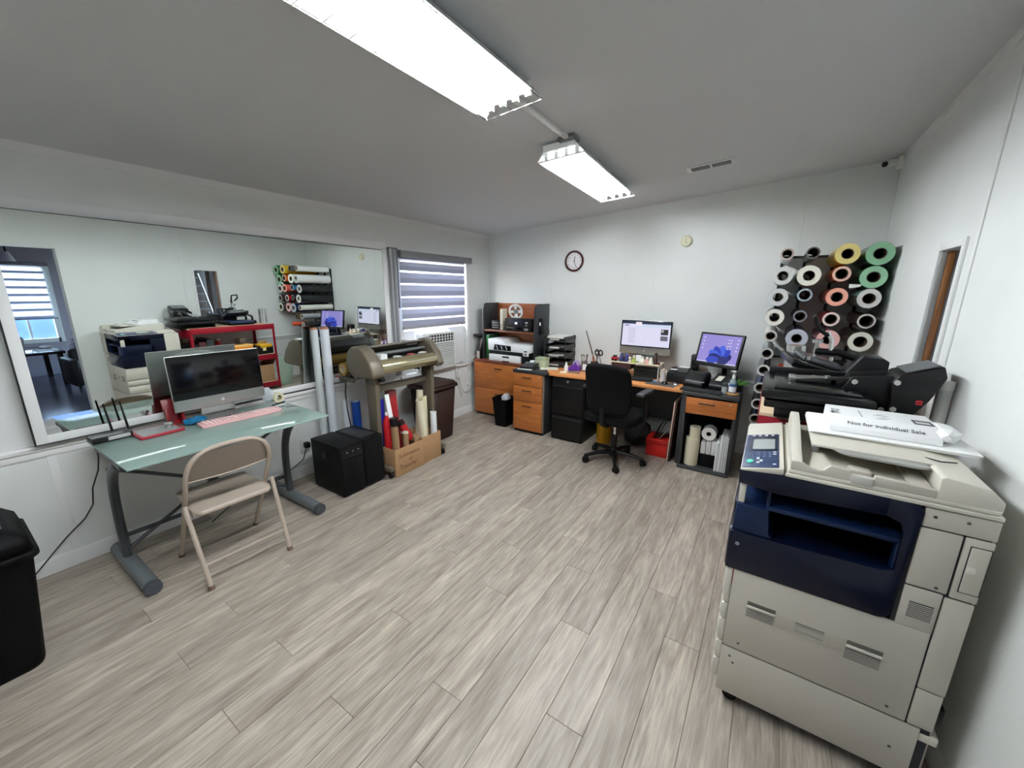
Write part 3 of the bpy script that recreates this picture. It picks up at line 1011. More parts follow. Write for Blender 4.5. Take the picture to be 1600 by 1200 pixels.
part(pn, 'cap', MB().cyl((-3.06, 1.465, DZ0 + 0.0055), (-3.072, 1.50, DZ0 + 0.0055) if False else (-3.067, 1.483, DZ0 + 0.0055), 0.0062, seg=10), mat('pen_blue', '#1d3f55', 0.3), world=True)
single('white_sticker_strip', 'short white strip lying beside the dark pen', 'strip', MB().box((-3.01, 1.38, DZ0 + 0.0005), (-2.985, 1.45, DZ0 + 0.006), bev=0.002), WHITE_PL, loc=(-3.0, 1.41, DZ0))
# cords under desk
single('power_cord', 'thin black cord running down the wall under the desk corner', 'cord', MB().tube([(-3.24, 0.47, 0.70), (-3.262, 0.475, 0.62), (-3.262, 0.46, 0.54), (-3.262, 0.42, 0.44), (-3.262, 0.405, 0.34), (-3.26, 0.36, 0.27), (-3.262, 0.28, 0.20), (-3.258, 0.21, 0.13), (-3.24, 0.10, 0.02)], 0.0035, 6), CORD_B, loc=(-3.25, 0.45, 0.4))
single('power_cord', 'looped black cord hanging under the middle of the glass desk', 'cord', MB().tube([(-2.98, 0.70, 0.74), (-2.96, 0.76, 0.70), (-2.95, 0.81, 0.685), (-2.95, 0.845, 0.70), (-2.96, 0.845, 0.743)], 0.004, 6), CORD_B, loc=(-2.96, 0.8, 0.7))
single('power_cord', 'black cord running from the outlet to behind the folding chair', 'cord', MB().tube([(-3.19, 1.66, 0.27), (-3.20, 1.64, 0.19), (-3.20, 1.55, 0.14), (-3.20, 1.40, 0.115), (-3.17, 1.25, 0.11), (-3.10, 1.05, 0.09), (-3.08, 0.9, 0.02)], 0.004, 6), CORD_B, loc=(-3.2, 1.5, 0.15))
ol = thing('wall_outlet', 'white wall outlet with black plug beside the black floor speaker', 'outlet', (XL, 1.70, 0.27))
part(ol, 'cover_plate', MB().box((XL, 1.665, 0.21), (XL + 0.008, 1.745, 0.335), bev=0.003), TRIM, world=True)
part(ol, 'socket', MB().box((XL + 0.007, 1.685, 0.225), (XL + 0.011, 1.725, 0.262), bev=0.002).box((XL + 0.007, 1.685, 0.282), (XL + 0.011, 1.725, 0.319), bev=0.002), WHITE_PL, world=True)
part(ol, 'plug', MB().box((XL + 0.011, 1.685, 0.26), (XL + 0.06, 1.73, 0.31), bev=0.01), BLACK_PL, 'black plug', world=True)

# ================================================================ FOLDING CHAIR
BEIGE = mat('beige_enamel', '#b3a597', 0.38, 0.1)
RUB = mat('brown_rubber', '#5d4a3d', 0.8)
fc = thing('folding_chair', 'beige metal folding chair pulled up to the glass desk', 'chair', (-2.60, 0.855, 0), -0.03)
# local: +x towards room, chair faces -x ; half width 0.215
hw = 0.207
for s in (-1, 1):
    part(fc, 'leg', MB().tube([(-0.235, s * hw, 0.012), (0.02, s * hw, 0.415), (0.10, s * hw, 0.55)], 0.0125, 10), BEIGE, 'front leg')
    part(fc, 'leg', MB().tube([(0.235, s * (hw + 0.002), 0.012), (0.095, s * (hw + 0.014), 0.42), (0.085, s * (hw + 0.014), 0.455)], 0.0125, 10), BEIGE, 'rear leg')
    part(fc, 'foot', MB().cyl((-0.240, s * hw, 0.0), (-0.231, s * hw, 0.022), 0.0155, seg=12), RUB)
    part(fc, 'foot', MB().cyl((0.238, s * (hw + 0.002), 0.0), (0.231, s * (hw + 0.002), 0.022), 0.0155, seg=12), RUB)
bpts = [(0.10, -hw, 0.55), (0.145, -hw + 0.002, 0.64), (0.17, -hw + 0.03, 0.72), (0.183, -hw + 0.085, 0.762), (0.188, -0.06, 0.778), (0.188, 0.06, 0.778), (0.183, hw - 0.085, 0.762), (0.17, hw - 0.03, 0.72), (0.145, hw - 0.002, 0.64), (0.10, hw, 0.55)]
sm = []
for i in range(len(bpts) - 1):
    p0 = Vector(bpts[max(i - 1, 0)]); p1 = Vector(bpts[i]); p2 = Vector(bpts[i + 1]); p3 = Vector(bpts[min(i + 2, len(bpts) - 1)])
    for k in range(4):
        t = k / 4
        sm.append(0.5 * ((2 * p1) + (p2 - p0) * t + (2 * p0 - 5 * p1 + 4 * p2 - p3) * t * t + (3 * p1 - p0 - 3 * p2 + p3) * t ** 3))
sm.append(Vector(bpts[-1]))
part(fc, 'back_frame', MB().tube(sm, 0.0125, 10), BEIGE)
# curved back panel
bk = bmesh.new()
rows = []
N = 16
for i in range(N + 1):
    u = -1 + 2 * i / N
    top = 0.766 - 0.125 * max(0, (abs(u) - 0.45) / 0.55) ** 2.2
    col = []
    for k in range(6):
        z = 0.595 + (top - 0.595) * k / 5
        x = 0.118 + (z - 0.595) * 0.40 + 0.030 * (1 - u * u)
        col.append(bk.verts.new((x, u * (hw - 0.006), z)))
    rows.append(col)
for i in range(N):
    for k in range(5):
        bk.faces.new((rows[i][k], rows[i + 1][k], rows[i + 1][k + 1], rows[i][k + 1]))
bmesh.ops.solidify(bk, geom=bk.faces[:], thickness=0.004)
m_ = MB()
m_.bm = bk
m_.tube([(0.118 + 0.030 * (1 - (i / 8 - 1) ** 2), (i / 8 - 1) * (hw - 0.006), 0.595) for i in range(17)], 0.005, 8)
part(fc, 'backrest', m_, BEIGE)
sb = MB().prism([(-0.23, -0.155), (-0.215, -0.185), (0.12, -0.195), (0.155, -0.17), (0.16, 0.17), (0.12, 0.195), (-0.215, 0.185), (-0.23, 0.155)], 'z', 0.395, 0.425, bev=0.011, seg=3)
part(fc, 'seat', sb, BEIGE)
part(fc, 'seat_support', MB().tube([(0.03, -hw, 0.405), (0.03, hw, 0.405)], 0.007, 8).tube([(-0.10, -0.19, 0.392), (-0.10, 0.19, 0.392)], 0.006, 8), BEIGE)
part(fc, 'stretcher', MB().tube([(0.195, -hw - 0.003, 0.13), (0.195, hw + 0.003, 0.13)], 0.0075, 8), BEIGE)
part(fc, 'stretcher', MB().tube([(-0.16, -hw, 0.13), (-0.16, hw, 0.13)], 0.0075, 8), BEIGE)
for s in (-1, 1):
    part(fc, 'hinge', MB().box((0.015, s * (hw - 0.012) - 0.003, 0.38), (0.11, s * (hw - 0.012) + 0.003, 0.425), bev=0.004), BEIGE)

# ================================================================ BLACK TRASH BIN
BINM = mat('bin_black', '#050506', 0.6, spec=0.12, bump=0.12, bscale=220)
bn = thing('trash_bin', 'tall black plastic trash bin with swing lid by the left edge', 'bin', (-2.63, -0.08, 0), 0.0)


def rrect(hx, hy, r, z, n=5):
    o = []
    for cx, cy, a0 in ((hx - r, hy - r, 0), (-hx + r, hy - r, 90), (-hx + r, -hy + r, 180), (hx - r, -hy + r, 270)):
        for k in range(n + 1):
            a = radians(a0 + 90 * k / n)
            o.append((cx + r * cos(a), cy + r * sin(a), z))
    return o


def loft(rows, capb=True, capt=True):
    b = bmesh.new()
    V = [[b.verts.new(p) for p in r] for r in rows]
    n = len(V[0])
    for a, c in zip(V, V[1:]):
        for i in range(n):
            b.faces.new((a[i], a[(i + 1) % n], c[(i + 1) % n], c[i]))
    if capb:
        b.faces.new(V[0][::-1])
    if capt:
        b.faces.new(V[-1])
    m = MB()
    m.bm = b
    return m


part(bn, 'body', loft([rrect(0.165, 0.135, 0.05, 0.0), rrect(0.17, 0.14, 0.05, 0.02), rrect(0.205, 0.185, 0.04, 0.50), rrect(0.21, 0.19, 0.04, 0.53)]), BINM)
part(bn, 'rim', loft([rrect(0.215, 0.195, 0.04, 0.515), rrect(0.224, 0.204, 0.04, 0.525), rrect(0.224, 0.204, 0.04, 0.545), rrect(0.215, 0.195, 0.04, 0.55)]), BINM)
part(bn, 'lid', loft([rrect(0.215, 0.195, 0.04, 0.548), rrect(0.205, 0.185, 0.04, 0.60), rrect(0.165, 0.15, 0.03, 0.645)]), BINM)
part(bn, 'swing_flap', loft([rrect(0.15, 0.135, 0.02, 0.645), rrect(0.145, 0.130, 0.02, 0.653)]), mat('bin_flap', '#1d1d21', 0.5))

# ================================================================ BLACK SPEAKER BOX
sp = thing('black_floor_amplifier', 'black boxy amplifier with knobs standing on the floor by the plotter', 'speaker', (-2.84, 1.84, 0), 0.0)
SPK = mat('black_textured_vinyl', '#050506', 0.55, spec=0.25, bump=0.1, bscale=400)
part(sp, 'cabinet', MB().box((-3.03, 1.625, 0.012), (-2.63, 1.825, 0.42), bev=0.006), SPK, world=True)
part(sp, 'front_panel', MB().box((-2.632, 1.635, 0.32), (-2.622, 1.815, 0.40), bev=0.003), BLACK_PL, world=True)
for k in range(7):
    part(sp, 'knob', MB().cyl((-2.622, 1.65 + k * 0.025, 0.378 - 0.004 * (k % 2)), (-2.612, 1.65 + k * 0.025, 0.378 - 0.004 * (k % 2)), 0.0042, seg=10), mat('knob_grey', '#8b8d8f', 0.3) if k % 2 else BLACK_PL, world=True)
part(sp, 'grille', MB().box((-2.632, 1.635, 0.03), (-2.624, 1.815, 0.30), bev=0.003), BLACK_FAB, world=True)
part(sp, 'side_handle', MB().box((-2.87, 1.618, 0.29), (-2.80, 1.627, 0.345), bev=0.008), BLACK_PL, world=True)
for a in ((-3.0, 1.65), (-2.66, 1.65), (-3.0, 1.80), (-2.66, 1.80)):
    part(sp, 'foot', MB().cyl((a[0], a[1], 0), (a[0], a[1], 0.013), 0.014, seg=12), BLACK_PL, world=True)
sp2 = thing('black_speaker_cabinet', 'plain black speaker box pressed against the knobbed amplifier', 'speaker', (-2.84, 1.94, 0), 0.0)
part(sp2, 'cabinet', MB().box((-3.02, 1.835, 0.012), (-2.645, 2.03, 0.42), bev=0.006), SPK, world=True)
part(sp2, 'grille', MB().box((-2.647, 1.842, 0.02), (-2.632, 2.022, 0.41), bev=0.006), BLACK_FAB, world=True)
part(sp2, 'recessed_tray', MB().box((-2.98, 1.86, 0.4195), (-2.70, 2.0, 0.422), bev=0.001), mat('tray_dark', '#26282a', 0.35), world=True)
for a in ((-2.99, 1.86), (-2.68, 1.86), (-2.99, 2.0), (-2.68, 2.0)):
    part(sp2, 'foot', MB().cyl((a[0], a[1], 0), (a[0], a[1], 0.013), 0.014, seg=12), BLACK_PL, world=True)

# ================================================================ LEANING WHITE PAPER ROLLS
def tube_roll(name, label, cat, p0, p1, r, col, core='#9c7a5f', group=None, coresize=0.55, extend=0.0, corem=None):
    p0, p1 = Vector(p0), Vector(p1)
    t = thing(name, label, cat, tuple(p0), 0, group)
    d = (p1 - p0).normalized()
    part(t, 'sheet', MB().ring(p0, p1, r, r * coresize, 24), col, world=True)
    part(t, 'core', MB().ring(p0 - d * extend * 0, p1 + d * (extend if extend else -0.002), r * coresize - 0.0004, r * coresize - 0.004, 20), corem or mat('core_' + core[1:], core, 0.8), 'cardboard core', world=True)
    return t


ROLLW = mat('roll_white_blue', '#cdd3da', 0.45)
tube_roll('poster_roll', 'tall pale poster roll leaning on the mirror edge, left one of the pair', 'roll', (-3.12, 1.80, 0.0), (-3.185, 1.845, 1.275), 0.030, mat('roll_white_grey', '#c3cacb', 0.45), '#a5735c', extend=0.018, coresize=0.85)
tube_roll('poster_roll', 'tall thicker pale poster roll leaning in front of the mirror, right one of the pair', 'roll', (-3.09, 1.875, 0.0), (-3.15, 1.915, 1.275), 0.037, ROLLW, '#a5735c', extend=0.018, coresize=0.85)

# ================================================================ VINYL PLOTTER
OLIVE = mat('olive_grey_enamel', '#635b4d', 0.38, 0.15)
OLIVE_D = mat('olive_dark_enamel', '#595348', 0.42, 0.1)
GOLDS = mat('champagne_metal', '#a89f7e', 0.22, 0.75)
pl = thing('vinyl_cutting_plotter', 'olive grey vinyl cutting plotter on a wheeled stand below the mirror edge', 'plotter', (-2.76, 2.38, 0))
cap = [(-2.93, 0.93), (-2.955, 1.02), (-2.93, 1.10), (-2.87, 1.145), (-2.80, 1.155), (-2.72, 1.12), (-2.64, 1.03), (-2.595, 0.93), (-2.62, 0.895), (-2.88, 0.89)]
part(pl, 'end_cap', MB().prism(cap, 'y', 1.955, 2.075, bev=0.018, seg=3), OLIVE, world=True)
part(pl, 'end_cap', MB().prism([(a, b) for a, b in cap], 'y', 2.70, 2.775, bev=0.014, seg=3), OLIVE, world=True)
part(pl, 'bed', MB().prism([(-2.92, 0.93), (-2.945, 1.03), (-2.90, 1.09), (-2.86, 1.06), (-2.83, 1.005), (-2.70, 1.0), (-2.66, 0.93), (-2.70, 0.905)], 'y', 2.07, 2.705), mat('plotter_black', '#1a1a1a', 0.5), 'black bed', world=True)
part(pl, 'top_cover', MB().prism([(-2.945, 1.0), (-2.955, 1.05), (-2.92, 1.105), (-2.86, 1.135), (-2.805, 1.14), (-2.80, 1.125), (-2.86, 1.10), (-2.90, 1.05)], 'y', 2.07, 2.705, bev=0.003), OLIVE_D, world=True)
part(pl, 'front_cover', MB().prism([(-2.70, 0.995), (-2.69, 1.035), (-2.655, 1.03), (-2.625, 0.995), (-2.612, 0.955), (-2.63, 0.92), (-2.67, 0.91)], 'y', 2.07, 2.705, bev=0.006), GOLDS, 'champagne front roller cover', world=True)
part(pl, 'front_groove', MB().cyl((-2.6235, 2.08, 0.985), (-2.6235, 2.70, 0.985), 0.006, seg=8), mat('bright_strip', '#d7d2bd', 0.2, 0.6), world=True)
part(pl, 'rail', MB().box((-2.80, 2.075, 1.06), (-2.775, 2.70, 1.078), bev=0.003), GREY_PL, world=True)
car = part(pl, 'carriage', MB().box((-2.79, 2.13, 1.015), (-2.715, 2.20, 1.07), bev=0.006), WHITE_PL, 'white cutting carriage', world=True)
for k, yy in enumerate((2.30, 2.46, 2.60)):
    part(pl, 'pinch_roller', MB().box((-2.77, yy, 1.01), (-2.70, yy + 0.05, 1.035), bev=0.006), WHITE_PL if k != 1 else mat('pinch_red', '#b3564c', 0.5), world=True)
part(pl, 'control_pad', MB().box((-2.915, 2.53, 1.098), (-2.83, 2.66, 1.142), bev=0.006, M=Matrix.Identity(4)), mat('pad_grey', '#bdbfbc', 0.4), 'pale control pad', world=True)
for yy in (2.065, 2.71):
    part(pl, 'leg', MB().prism([(-2.83, 0.89), (-2.70, 0.89), (-2.715, 0.09), (-2.815, 0.09)], 'y', yy - 0.022, yy + 0.022, bev=0.005), OLIVE, world=True)
    part(pl, 'foot_bar', MB().box((-2.95, yy - 0.024, 0.065), (-2.575, yy + 0.024, 0.105), bev=0.008), OLIVE, world=True)
    for xx in (-2.92, -2.605):
        cs = part(pl, 'caster', MB().cyl((xx, yy - 0.011, 0.026), (xx, yy + 0.011, 0.026), 0.0262, seg=18), BLACK_PL, 'black caster', world=True)
        part(cs, 'fork', MB().box((xx - 0.014, yy - 0.017, 0.02), (xx + 0.014, yy - 0.012, 0.066)).box((xx - 0.014, yy + 0.012, 0.02), (xx + 0.014, yy + 0.017, 0.066)).box((xx - 0.014, yy - 0.017, 0.056), (xx + 0.014, yy + 0.017, 0.066)), BLACK_PL, world=True)
part(pl, 'stretcher', MB().box((-2.79, 2.086, 0.74), (-2.77, 2.689, 0.80), bev=0.004), OLIVE_D, world=True)
for yy in (1.985, 2.73):
    part(pl, 'roll_bracket', MB().box((-3.10, yy - 0.012, 0.83), (-2.90, yy + 0.012, 0.872), bev=0.003), OLIVE_D, world=True)
part(pl, 'support_roller', MB().cyl((-3.06, 1.99, 0.87), (-3.06, 2.73, 0.87), 0.012, seg=12).cyl((-2.98, 1.99, 0.87), (-2.98, 2.73, 0.87), 0.012, seg=12), BLACK_PL, world=True)
part(pl, 'hand_wheel', MB().cyl((-2.68, 2.074, 0.868), (-2.68, 2.115, 0.868), 0.02, seg=12), BLACK_PL, world=True)
single('power_cord', 'black cord hanging from the left end of the vinyl plotter', 'cord', MB().tube([(-2.90, 1.95, 0.90), (-2.94, 1.935, 0.86), (-2.955, 1.93, 0.75), (-2.95, 1.93, 0.6), (-2.955, 1.945, 0.50), (-2.95, 1.95, 0.43)], 0.0055, 6), CORD_B, loc=(-2.95, 1.94, 0.6))
tube_roll('gold_vinyl_roll', 'shiny gold vinyl roll lying on the plotter back rollers', 'roll', (-3.02, 1.965, 0.937), (-3.02, 2.68, 0.937), 0.057, mat('gold_vinyl', '#a48340', 0.25, 0.7), '#b9ac95', coresize=0.6)

# ================================================================ CARDBOARD BOXES WITH ROLLS
def carton(name, label, x0, x1, y0, y1, h, mark=None):
    t = thing(name, label, 'box', ((x0 + x1) / 2, (y0 + y1) / 2, 0))
    th = 0.005
    part(t, 'side_panel', MB().box((x1 - th, y0, 0.0), (x1, y1, h), bev=0.001), KRAFT, world=True)
    part(t, 'side_panel', MB().box((x0, y0, 0.0), (x0 + th, y1, h), bev=0.001), KRAFT, world=True)
    part(t, 'side_panel', MB().box((x0 + th, y0, 0.0), (x1 - th, y0 + th, h), bev=0.001), KRAFT, world=True)
    part(t, 'side_panel', MB().box((x0 + th, y1 - th, 0.0), (x1 - th, y1, h), bev=0.001), KRAFT, world=True)
    part(t, 'bottom', MB().box((x0 + th, y0 + th, 0.0), (x1 - th, y1 - th, 0.005)), KRAFT, world=True)
    return t


b1 = carton('cardboard_box', 'open cardboard box with handwriting under the plotter', -2.86, -2.572, 2.095, 2.425, 0.255)
b2 = carton('cardboard_box', 'plain open cardboard box holding cream rolls under the plotter', -2.86, -2.588, 2.43, 2.675, 0.262)
HWINK = mat('marker_ink', '#5a3426', 0.8)
hm = frame_M(Vector((-2.5714, 2.13, 0.165)), (0, 1, 0), (0, 0, 1))
text(b1, 'handwriting', 'Sublimation', 0.052, hm, HWINK, shear=0.25, world=True)
text(b1, 'handwriting', 'of', 0.05, hm @ Matrix.Translation((0.11, -0.055, 0)), HWINK, shear=0.25, world=True)
text(b1, 'handwriting', 'Transfer', 0.06, hm @ Matrix.Translation((0.0, -0.11, 0)), HWINK, shear=0.25, world=True)
CREAMR = mat('cream_roll', '#d9d2b8', 0.55)
CREAMR2 = mat('pale_yellow_roll', '#dcd7ac', 0.55)
tube_roll('cream_paper_roll', 'cream paper roll in the plain box, front left one', 'roll', (-2.65, 2.52, 0.010), (-2.67, 2.505, 0.60), 0.043, CREAMR, coresize=0.6, core='#8f7c5c')
tube_roll('cream_paper_roll', 'pale yellow paper roll in the plain box, right of the cream one', 'roll', (-2.72, 2.60, 0.010), (-2.74, 2.61, 0.60), 0.034, CREAMR2, coresize=0.6, core='#8f7c5c')
tube_roll('cream_paper_roll', 'tallest cream paper roll at the back of the plain box', 'roll', (-2.80, 2.57, 0.010), (-2.815, 2.64, 0.645), 0.034, CREAMR, coresize=0.6, core='#8f7c5c')
tube_roll('white_paper_roll', 'short white paper roll at the right end of the plain box', 'roll', (-2.628, 2.625, 0.010), (-2.64, 2.638, 0.455), 0.030, mat('roll_white', '#dfe2e6', 0.5), coresize=0.8, core='#c9c9c4')
kt = thing('kraft_mailing_tube', 'kraft tube with black cap standing in the handwritten box', 'tube', (-2.63, 2.17, 0.006))
part(kt, 'tube', MB().cyl((-2.625, 2.165, 0.010), (-2.645, 2.165, 0.455), 0.031, seg=20), KRAFT_D, world=True)
part(kt, 'cap', MB().cyl((-2.6445, 2.165, 0.445), (-2.648, 2.165, 0.52), 0.034, seg=20), BLACK_PL, 'black cap', world=True)
kt = thing('kraft_mailing_tube', 'short kraft tube with white rim in the handwritten box', 'tube', (-2.61, 2.25, 0.006))
part(kt, 'tube', MB().ring((-2.605, 2.25, 0.008), (-2.61, 2.255, 0.36), 0.025, 0.021, 20), KRAFT_D, world=True)
part(kt, 'rim', MB().ring((-2.61, 2.255, 0.36), (-2.61, 2.255, 0.372), 0.026, 0.021, 20), PAPER2, 'white rim', world=True)
rbt = thing('red_spray_bottle', 'red bottle with white caps behind the kraft tube', 'bottle', (-2.74, 2.13, 0.006))
part(rbt, 'bottle', MB().lathe([(0, 0), (0.032, 0), (0.034, 0.01), (0.034, 0.44), (0.030, 0.49), (0.012, 0.52), (0.012, 0.535), (0, 0.535)], c=(-2.712, 2.142, 0.006), seg=20), mat('red_bottle', '#b51c24', 0.35), world=True)
part(rbt, 'cap', MB().lathe([(0, 0), (0.013, 0), (0.012, 0.025), (0, 0.027)], c=(-2.712, 2.142, 0.538), seg=14), WHITE_PL, 'white cap', world=True)
rb2 = thing('red_capped_can', 'red can with black lid lying tilted in the handwritten box', 'can', (-2.70, 2.33, 0.2))
part(rb2, 'can', MB().cyl((-2.66, 2.36, 0.26), (-2.72, 2.31, 0.40), 0.036, seg=20), RED_PL, world=True)
part(rb2, 'lid', MB().cyl((-2.72, 2.31, 0.40), (-2.735, 2.297, 0.435), 0.038, seg=20), BLACK_PL, 'black lid', world=True)
single('torn_kraft_paper', 'twisted piece of torn kraft paper at the right of the handwritten box', 'paper', MB().crumple((-2.635, 2.34, 0.20), (-2.585, 2.412, 0.33), 0.5, 2, 9), KRAFT_D, loc=(-2.65, 2.39, 0.2), smooth=False)
tube_roll('blue_vinyl_roll', 'bright blue vinyl roll standing behind the black speaker', 'roll', (-3.10, 2.12, 0.0), (-3.12, 2.13, 0.60), 0.040, mat('blue_vinyl_a', '#123f8f', 0.35), coresize=0.8, core='#b9bdc4')
tube_roll('white_paper_roll', 'white roll standing against the wall left of the blue roll', 'roll', (-3.20, 2.09, 0.0), (-3.21, 2.09, 0.61), 0.034, mat('roll_white', '#dfe2e6', 0.5), coresize=0.8, core='#c9c9c4')
tube_roll('blue_vinyl_roll', 'royal blue vinyl roll standing right of the plotter leg', 'roll', (-2.80, 2.15, 0.010), (-2.815, 2.155, 0.665), 0.040, mat('blue_vinyl_b', '#1d1f92', 0.35), coresize=0.82, core='#cdd0da')
ws = thing('white_stick', 'white flat stick leaning in the handwritten box', 'stick', (-2.74, 2.21, 0.006))
part(ws, 'stick', MB().box((-0.006, -0.022, 0), (0.006, 0.022, 0.70), bev=0.002, M=Matrix.Translation((-2.68, 2.235, 0.010)) @ Matrix.Rotation(radians(-7), 4, 'Y') @ Matrix.Rotation(radians(3), 4, 'X')), PAPER, world=True)
rr = thing('red_gift_box', 'tall dark red box leaning behind the white stick', 'box', (-2.80, 2.32, 0.006))
part(rr, 'carton', MB().box((-0.03, -0.038, 0), (0.03, 0.038, 0.68), bev=0.003, M=Matrix.Translation((-2.79, 2.315, 0.010)) @ Matrix.Rotation(radians(-4), 4, 'Y') @ Matrix.Rotation(radians(1), 4, 'X')), mat('dark_red_card', '#8d1a1f', 0.5), world=True)
part(rr, 'lid', MB().box((-0.032, -0.040, 0.655), (0.032, 0.040, 0.705), bev=0.003, M=Matrix.Translation((-2.79, 2.315, 0.010)) @ Matrix.Rotation(radians(-4), 4, 'Y') @ Matrix.Rotation(radians(1), 4, 'X')), mat('dark_red_lid', '#6d2f30', 0.5), world=True)

# brown trash bin
BRN = mat('brown_plastic', '#2a1a15', 0.5, spec=0.25)
bb = thing('trash_bin', 'large brown plastic trash bin behind the plotter', 'bin', (-3.02, 3.03, 0), 0.0)
part(bb, 'body', loft([rrect(0.15, 0.16, 0.06, 0.0), rrect(0.155, 0.165, 0.06, 0.03), rrect(0.185, 0.20, 0.07, 0.60)]), BRN)
part(bb, 'rim', loft([rrect(0.19, 0.205, 0.07, 0.575), rrect(0.205, 0.22, 0.07, 0.58), rrect(0.205, 0.22, 0.07, 0.605), rrect(0.19, 0.205, 0.07, 0.61)]), BRN)
part(bb, 'lid', loft([rrect(0.195, 0.21, 0.07, 0.608), rrect(0.18, 0.195, 0.07, 0.635), rrect(0.10, 0.11, 0.05, 0.65)]), BRN)
# ================================================================ FAR WALL: CABINETS AND DESK
TOPZ = 0.735
HANDLE = mat('dark_handle', '#3b2a20', 0.4, 0.3)
SILV = mat('lock_silver', '#b4b4b2', 0.3, 0.8)


def pull(parent, x, y, z, w=0.09):
    m = MB().box((x - w / 2, y - 0.022, z - 0.006), (x + w / 2, y - 0.014, z + 0.006), bev=0.003)
    for s in (-1, 1):
        m.box((x + s * (w / 2 - 0.012) - 0.004, y - 0.016, z - 0.004), (x + s * (w / 2 - 0.012) + 0.004, y + 0.001, z + 0.004))
    return part(parent, 'handle', m, HANDLE, 'dark bar handle', world=True)


# lateral file cabinet
cb = thing('lateral_file_cabinet', 'wide two drawer honey wood file cabinet in the corner under the hutch', 'cabinet', (-2.80, 4.19, 0))
X0, X1, YF0, YB0 = -3.195, -2.41, 3.965, 4.41
part(cb, 'body', MB().box((X0 + 0.004, YF0 + 0.02, 0.03), (X1 - 0.004, YB0, TOPZ - 0.026), bev=0.002), DARK_LAM, world=True)
part(cb, 'plinth', MB().box((X0 + 0.015, YF0 + 0.03, 0.0), (X1 - 0.015, YB0, 0.03)), BLACK_PL, world=True)
part(cb, 'top', MB().box((X0 - 0.004, YF0 - 0.005, TOPZ - 0.026), (X1 + 0.002, YB0 + 0.01, TOPZ), bev=0.006), wood('reddish_wood_top', '#5a2c1a', '#78402a', 0), 'reddish brown top', world=True)
for z0, z1 in ((0.375, 0.705), (0.035, 0.37)):
    d = part(cb, 'drawer', MB().box((X0 + 0.006, YF0, z0), (X1 - 0.006, YF0 + 0.02, z1), bev=0.003), WOOD_FRONT, world=True)
    pull(d, -2.80, YF0, z1 - 0.06, 0.11)
part(cb, 'lock', MB().cyl((X1 - 0.05, YF0 - 0.006, 0.68), (X1 - 0.05, YF0 + 0.001, 0.68), 0.008, seg=12), HANDLE, world=True)

# hutch
HX0, HX1, HYF, HYB, HZ1 = -3.125, -2.335, 4.06, 4.405, 1.45
hu = thing('desk_hutch', 'dark two tier hutch with wood back standing on the corner cabinet', 'shelf', (-2.73, 4.2, TOPZ))
side = [(HYF, TOPZ + 0.001), (HYB, TOPZ + 0.001), (HYB, HZ1), (HYF + 0.07, HZ1), (HYF + 0.02, HZ1 - 0.02), (HYF, HZ1 - 0.07)]
part(hu, 'side_panel', MB().prism(side, 'x', HX0, HX0 + 0.022, bev=0.002), DARK_LAM, world=True)
part(hu, 'side_panel', MB().prism(side, 'x', HX1 - 0.022, HX1, bev=0.002), DARK_LAM, world=True)
part(hu, 'back_panel', MB().box((HX0 + 0.023, HYB - 0.012, TOPZ + 0.002), (HX1 - 0.023, HYB - 0.001, HZ1 - 0.006)), wood('rust_wood', '#83431d', '#a35a2c', 0), 'rust coloured wood back', world=True)
part(hu, 'shelf_board', MB().box((HX0 + 0.023, HYF + 0.01, 1.095), (HX1 - 0.023, HYB - 0.014, 1.118), bev=0.004), wood('brown_shelf', '#5b3425', '#74462f', 0), world=True)
SHZ = 1.118
# items on the top shelf
pr = thing('inkjet_printer', 'black inkjet printer on the top tier of the hutch', 'printer', (-2.60, 4.2, SHZ + 0.001))
part(pr, 'body', MB().box((-2.79, 4.085, SHZ + 0.001), (-2.41, 4.225, SHZ + 0.155), bev=0.010), BLACK_PL, world=True)
part(pr, 'front_panel', MB().box((-2.72, 4.078, SHZ + 0.065), (-2.52, 4.088, SHZ + 0.14), bev=0.004), mat('printer_blue_black', '#23242f', 0.25), world=True)
part(pr, 'display', MB().box((-2.633, 4.0745, SHZ + 0.085), (-2.60, 4.0785, SHZ + 0.112)), mat('display_white', '#d7dce4', 0.3, emit='#cfd6e2', estr=0.6), 'small lit display', world=True)
part(pr, 'button', MB().box((-2.49, 4.081, SHZ + 0.10), (-2.455, 4.086, SHZ + 0.118), bev=0.003).box((-2.485, 4.081, SHZ + 0.07), (-2.465, 4.086, SHZ + 0.082), bev=0.003), mat('button_grey', '#c4c6c8', 0.4), world=True)
part(pr, 'ink_window', MB().box((-2.505, 4.080, SHZ + 0.012), (-2.45, 4.086, SHZ + 0.04), bev=0.002), mat('ink_grey', '#8a8c90', 0.4), world=True)
part(pr, 'paper_slot', MB().box((-2.76, 4.079, SHZ + 0.02), (-2.54, 4.086, SHZ + 0.05), bev=0.002), BLACK_GL, world=True)
bx_ = thing('black_drive_box', 'small black box at the left of the hutch top tier', 'box', (-2.95, 4.2, SHZ + 0.001))
part(bx_, 'case', MB().box((-3.03, 4.13, SHZ + 0.001), (-2.90, 4.33, SHZ + 0.115), bev=0.006), BLACK_PL, world=True)
for k in range(3):
    part(bx_, 'slot', MB().box((-3.015, 4.1275, SHZ + 0.02 + 0.03 * k), (-2.915, 4.131, SHZ + 0.032 + 0.03 * k), bev=0.001), GREY_PL, world=True)
bk = thing('white_booklet', 'cream upright booklet between the black box and printer', 'book', (-2.85, 4.2, SHZ + 0.001))
part(bk, 'cover', MB().box((-2.885, 4.12, SHZ + 0.001), (-2.845, 4.22, SHZ + 0.262), bev=0.003), mat('booklet_cream', '#c9c3b0', 0.6), world=True)
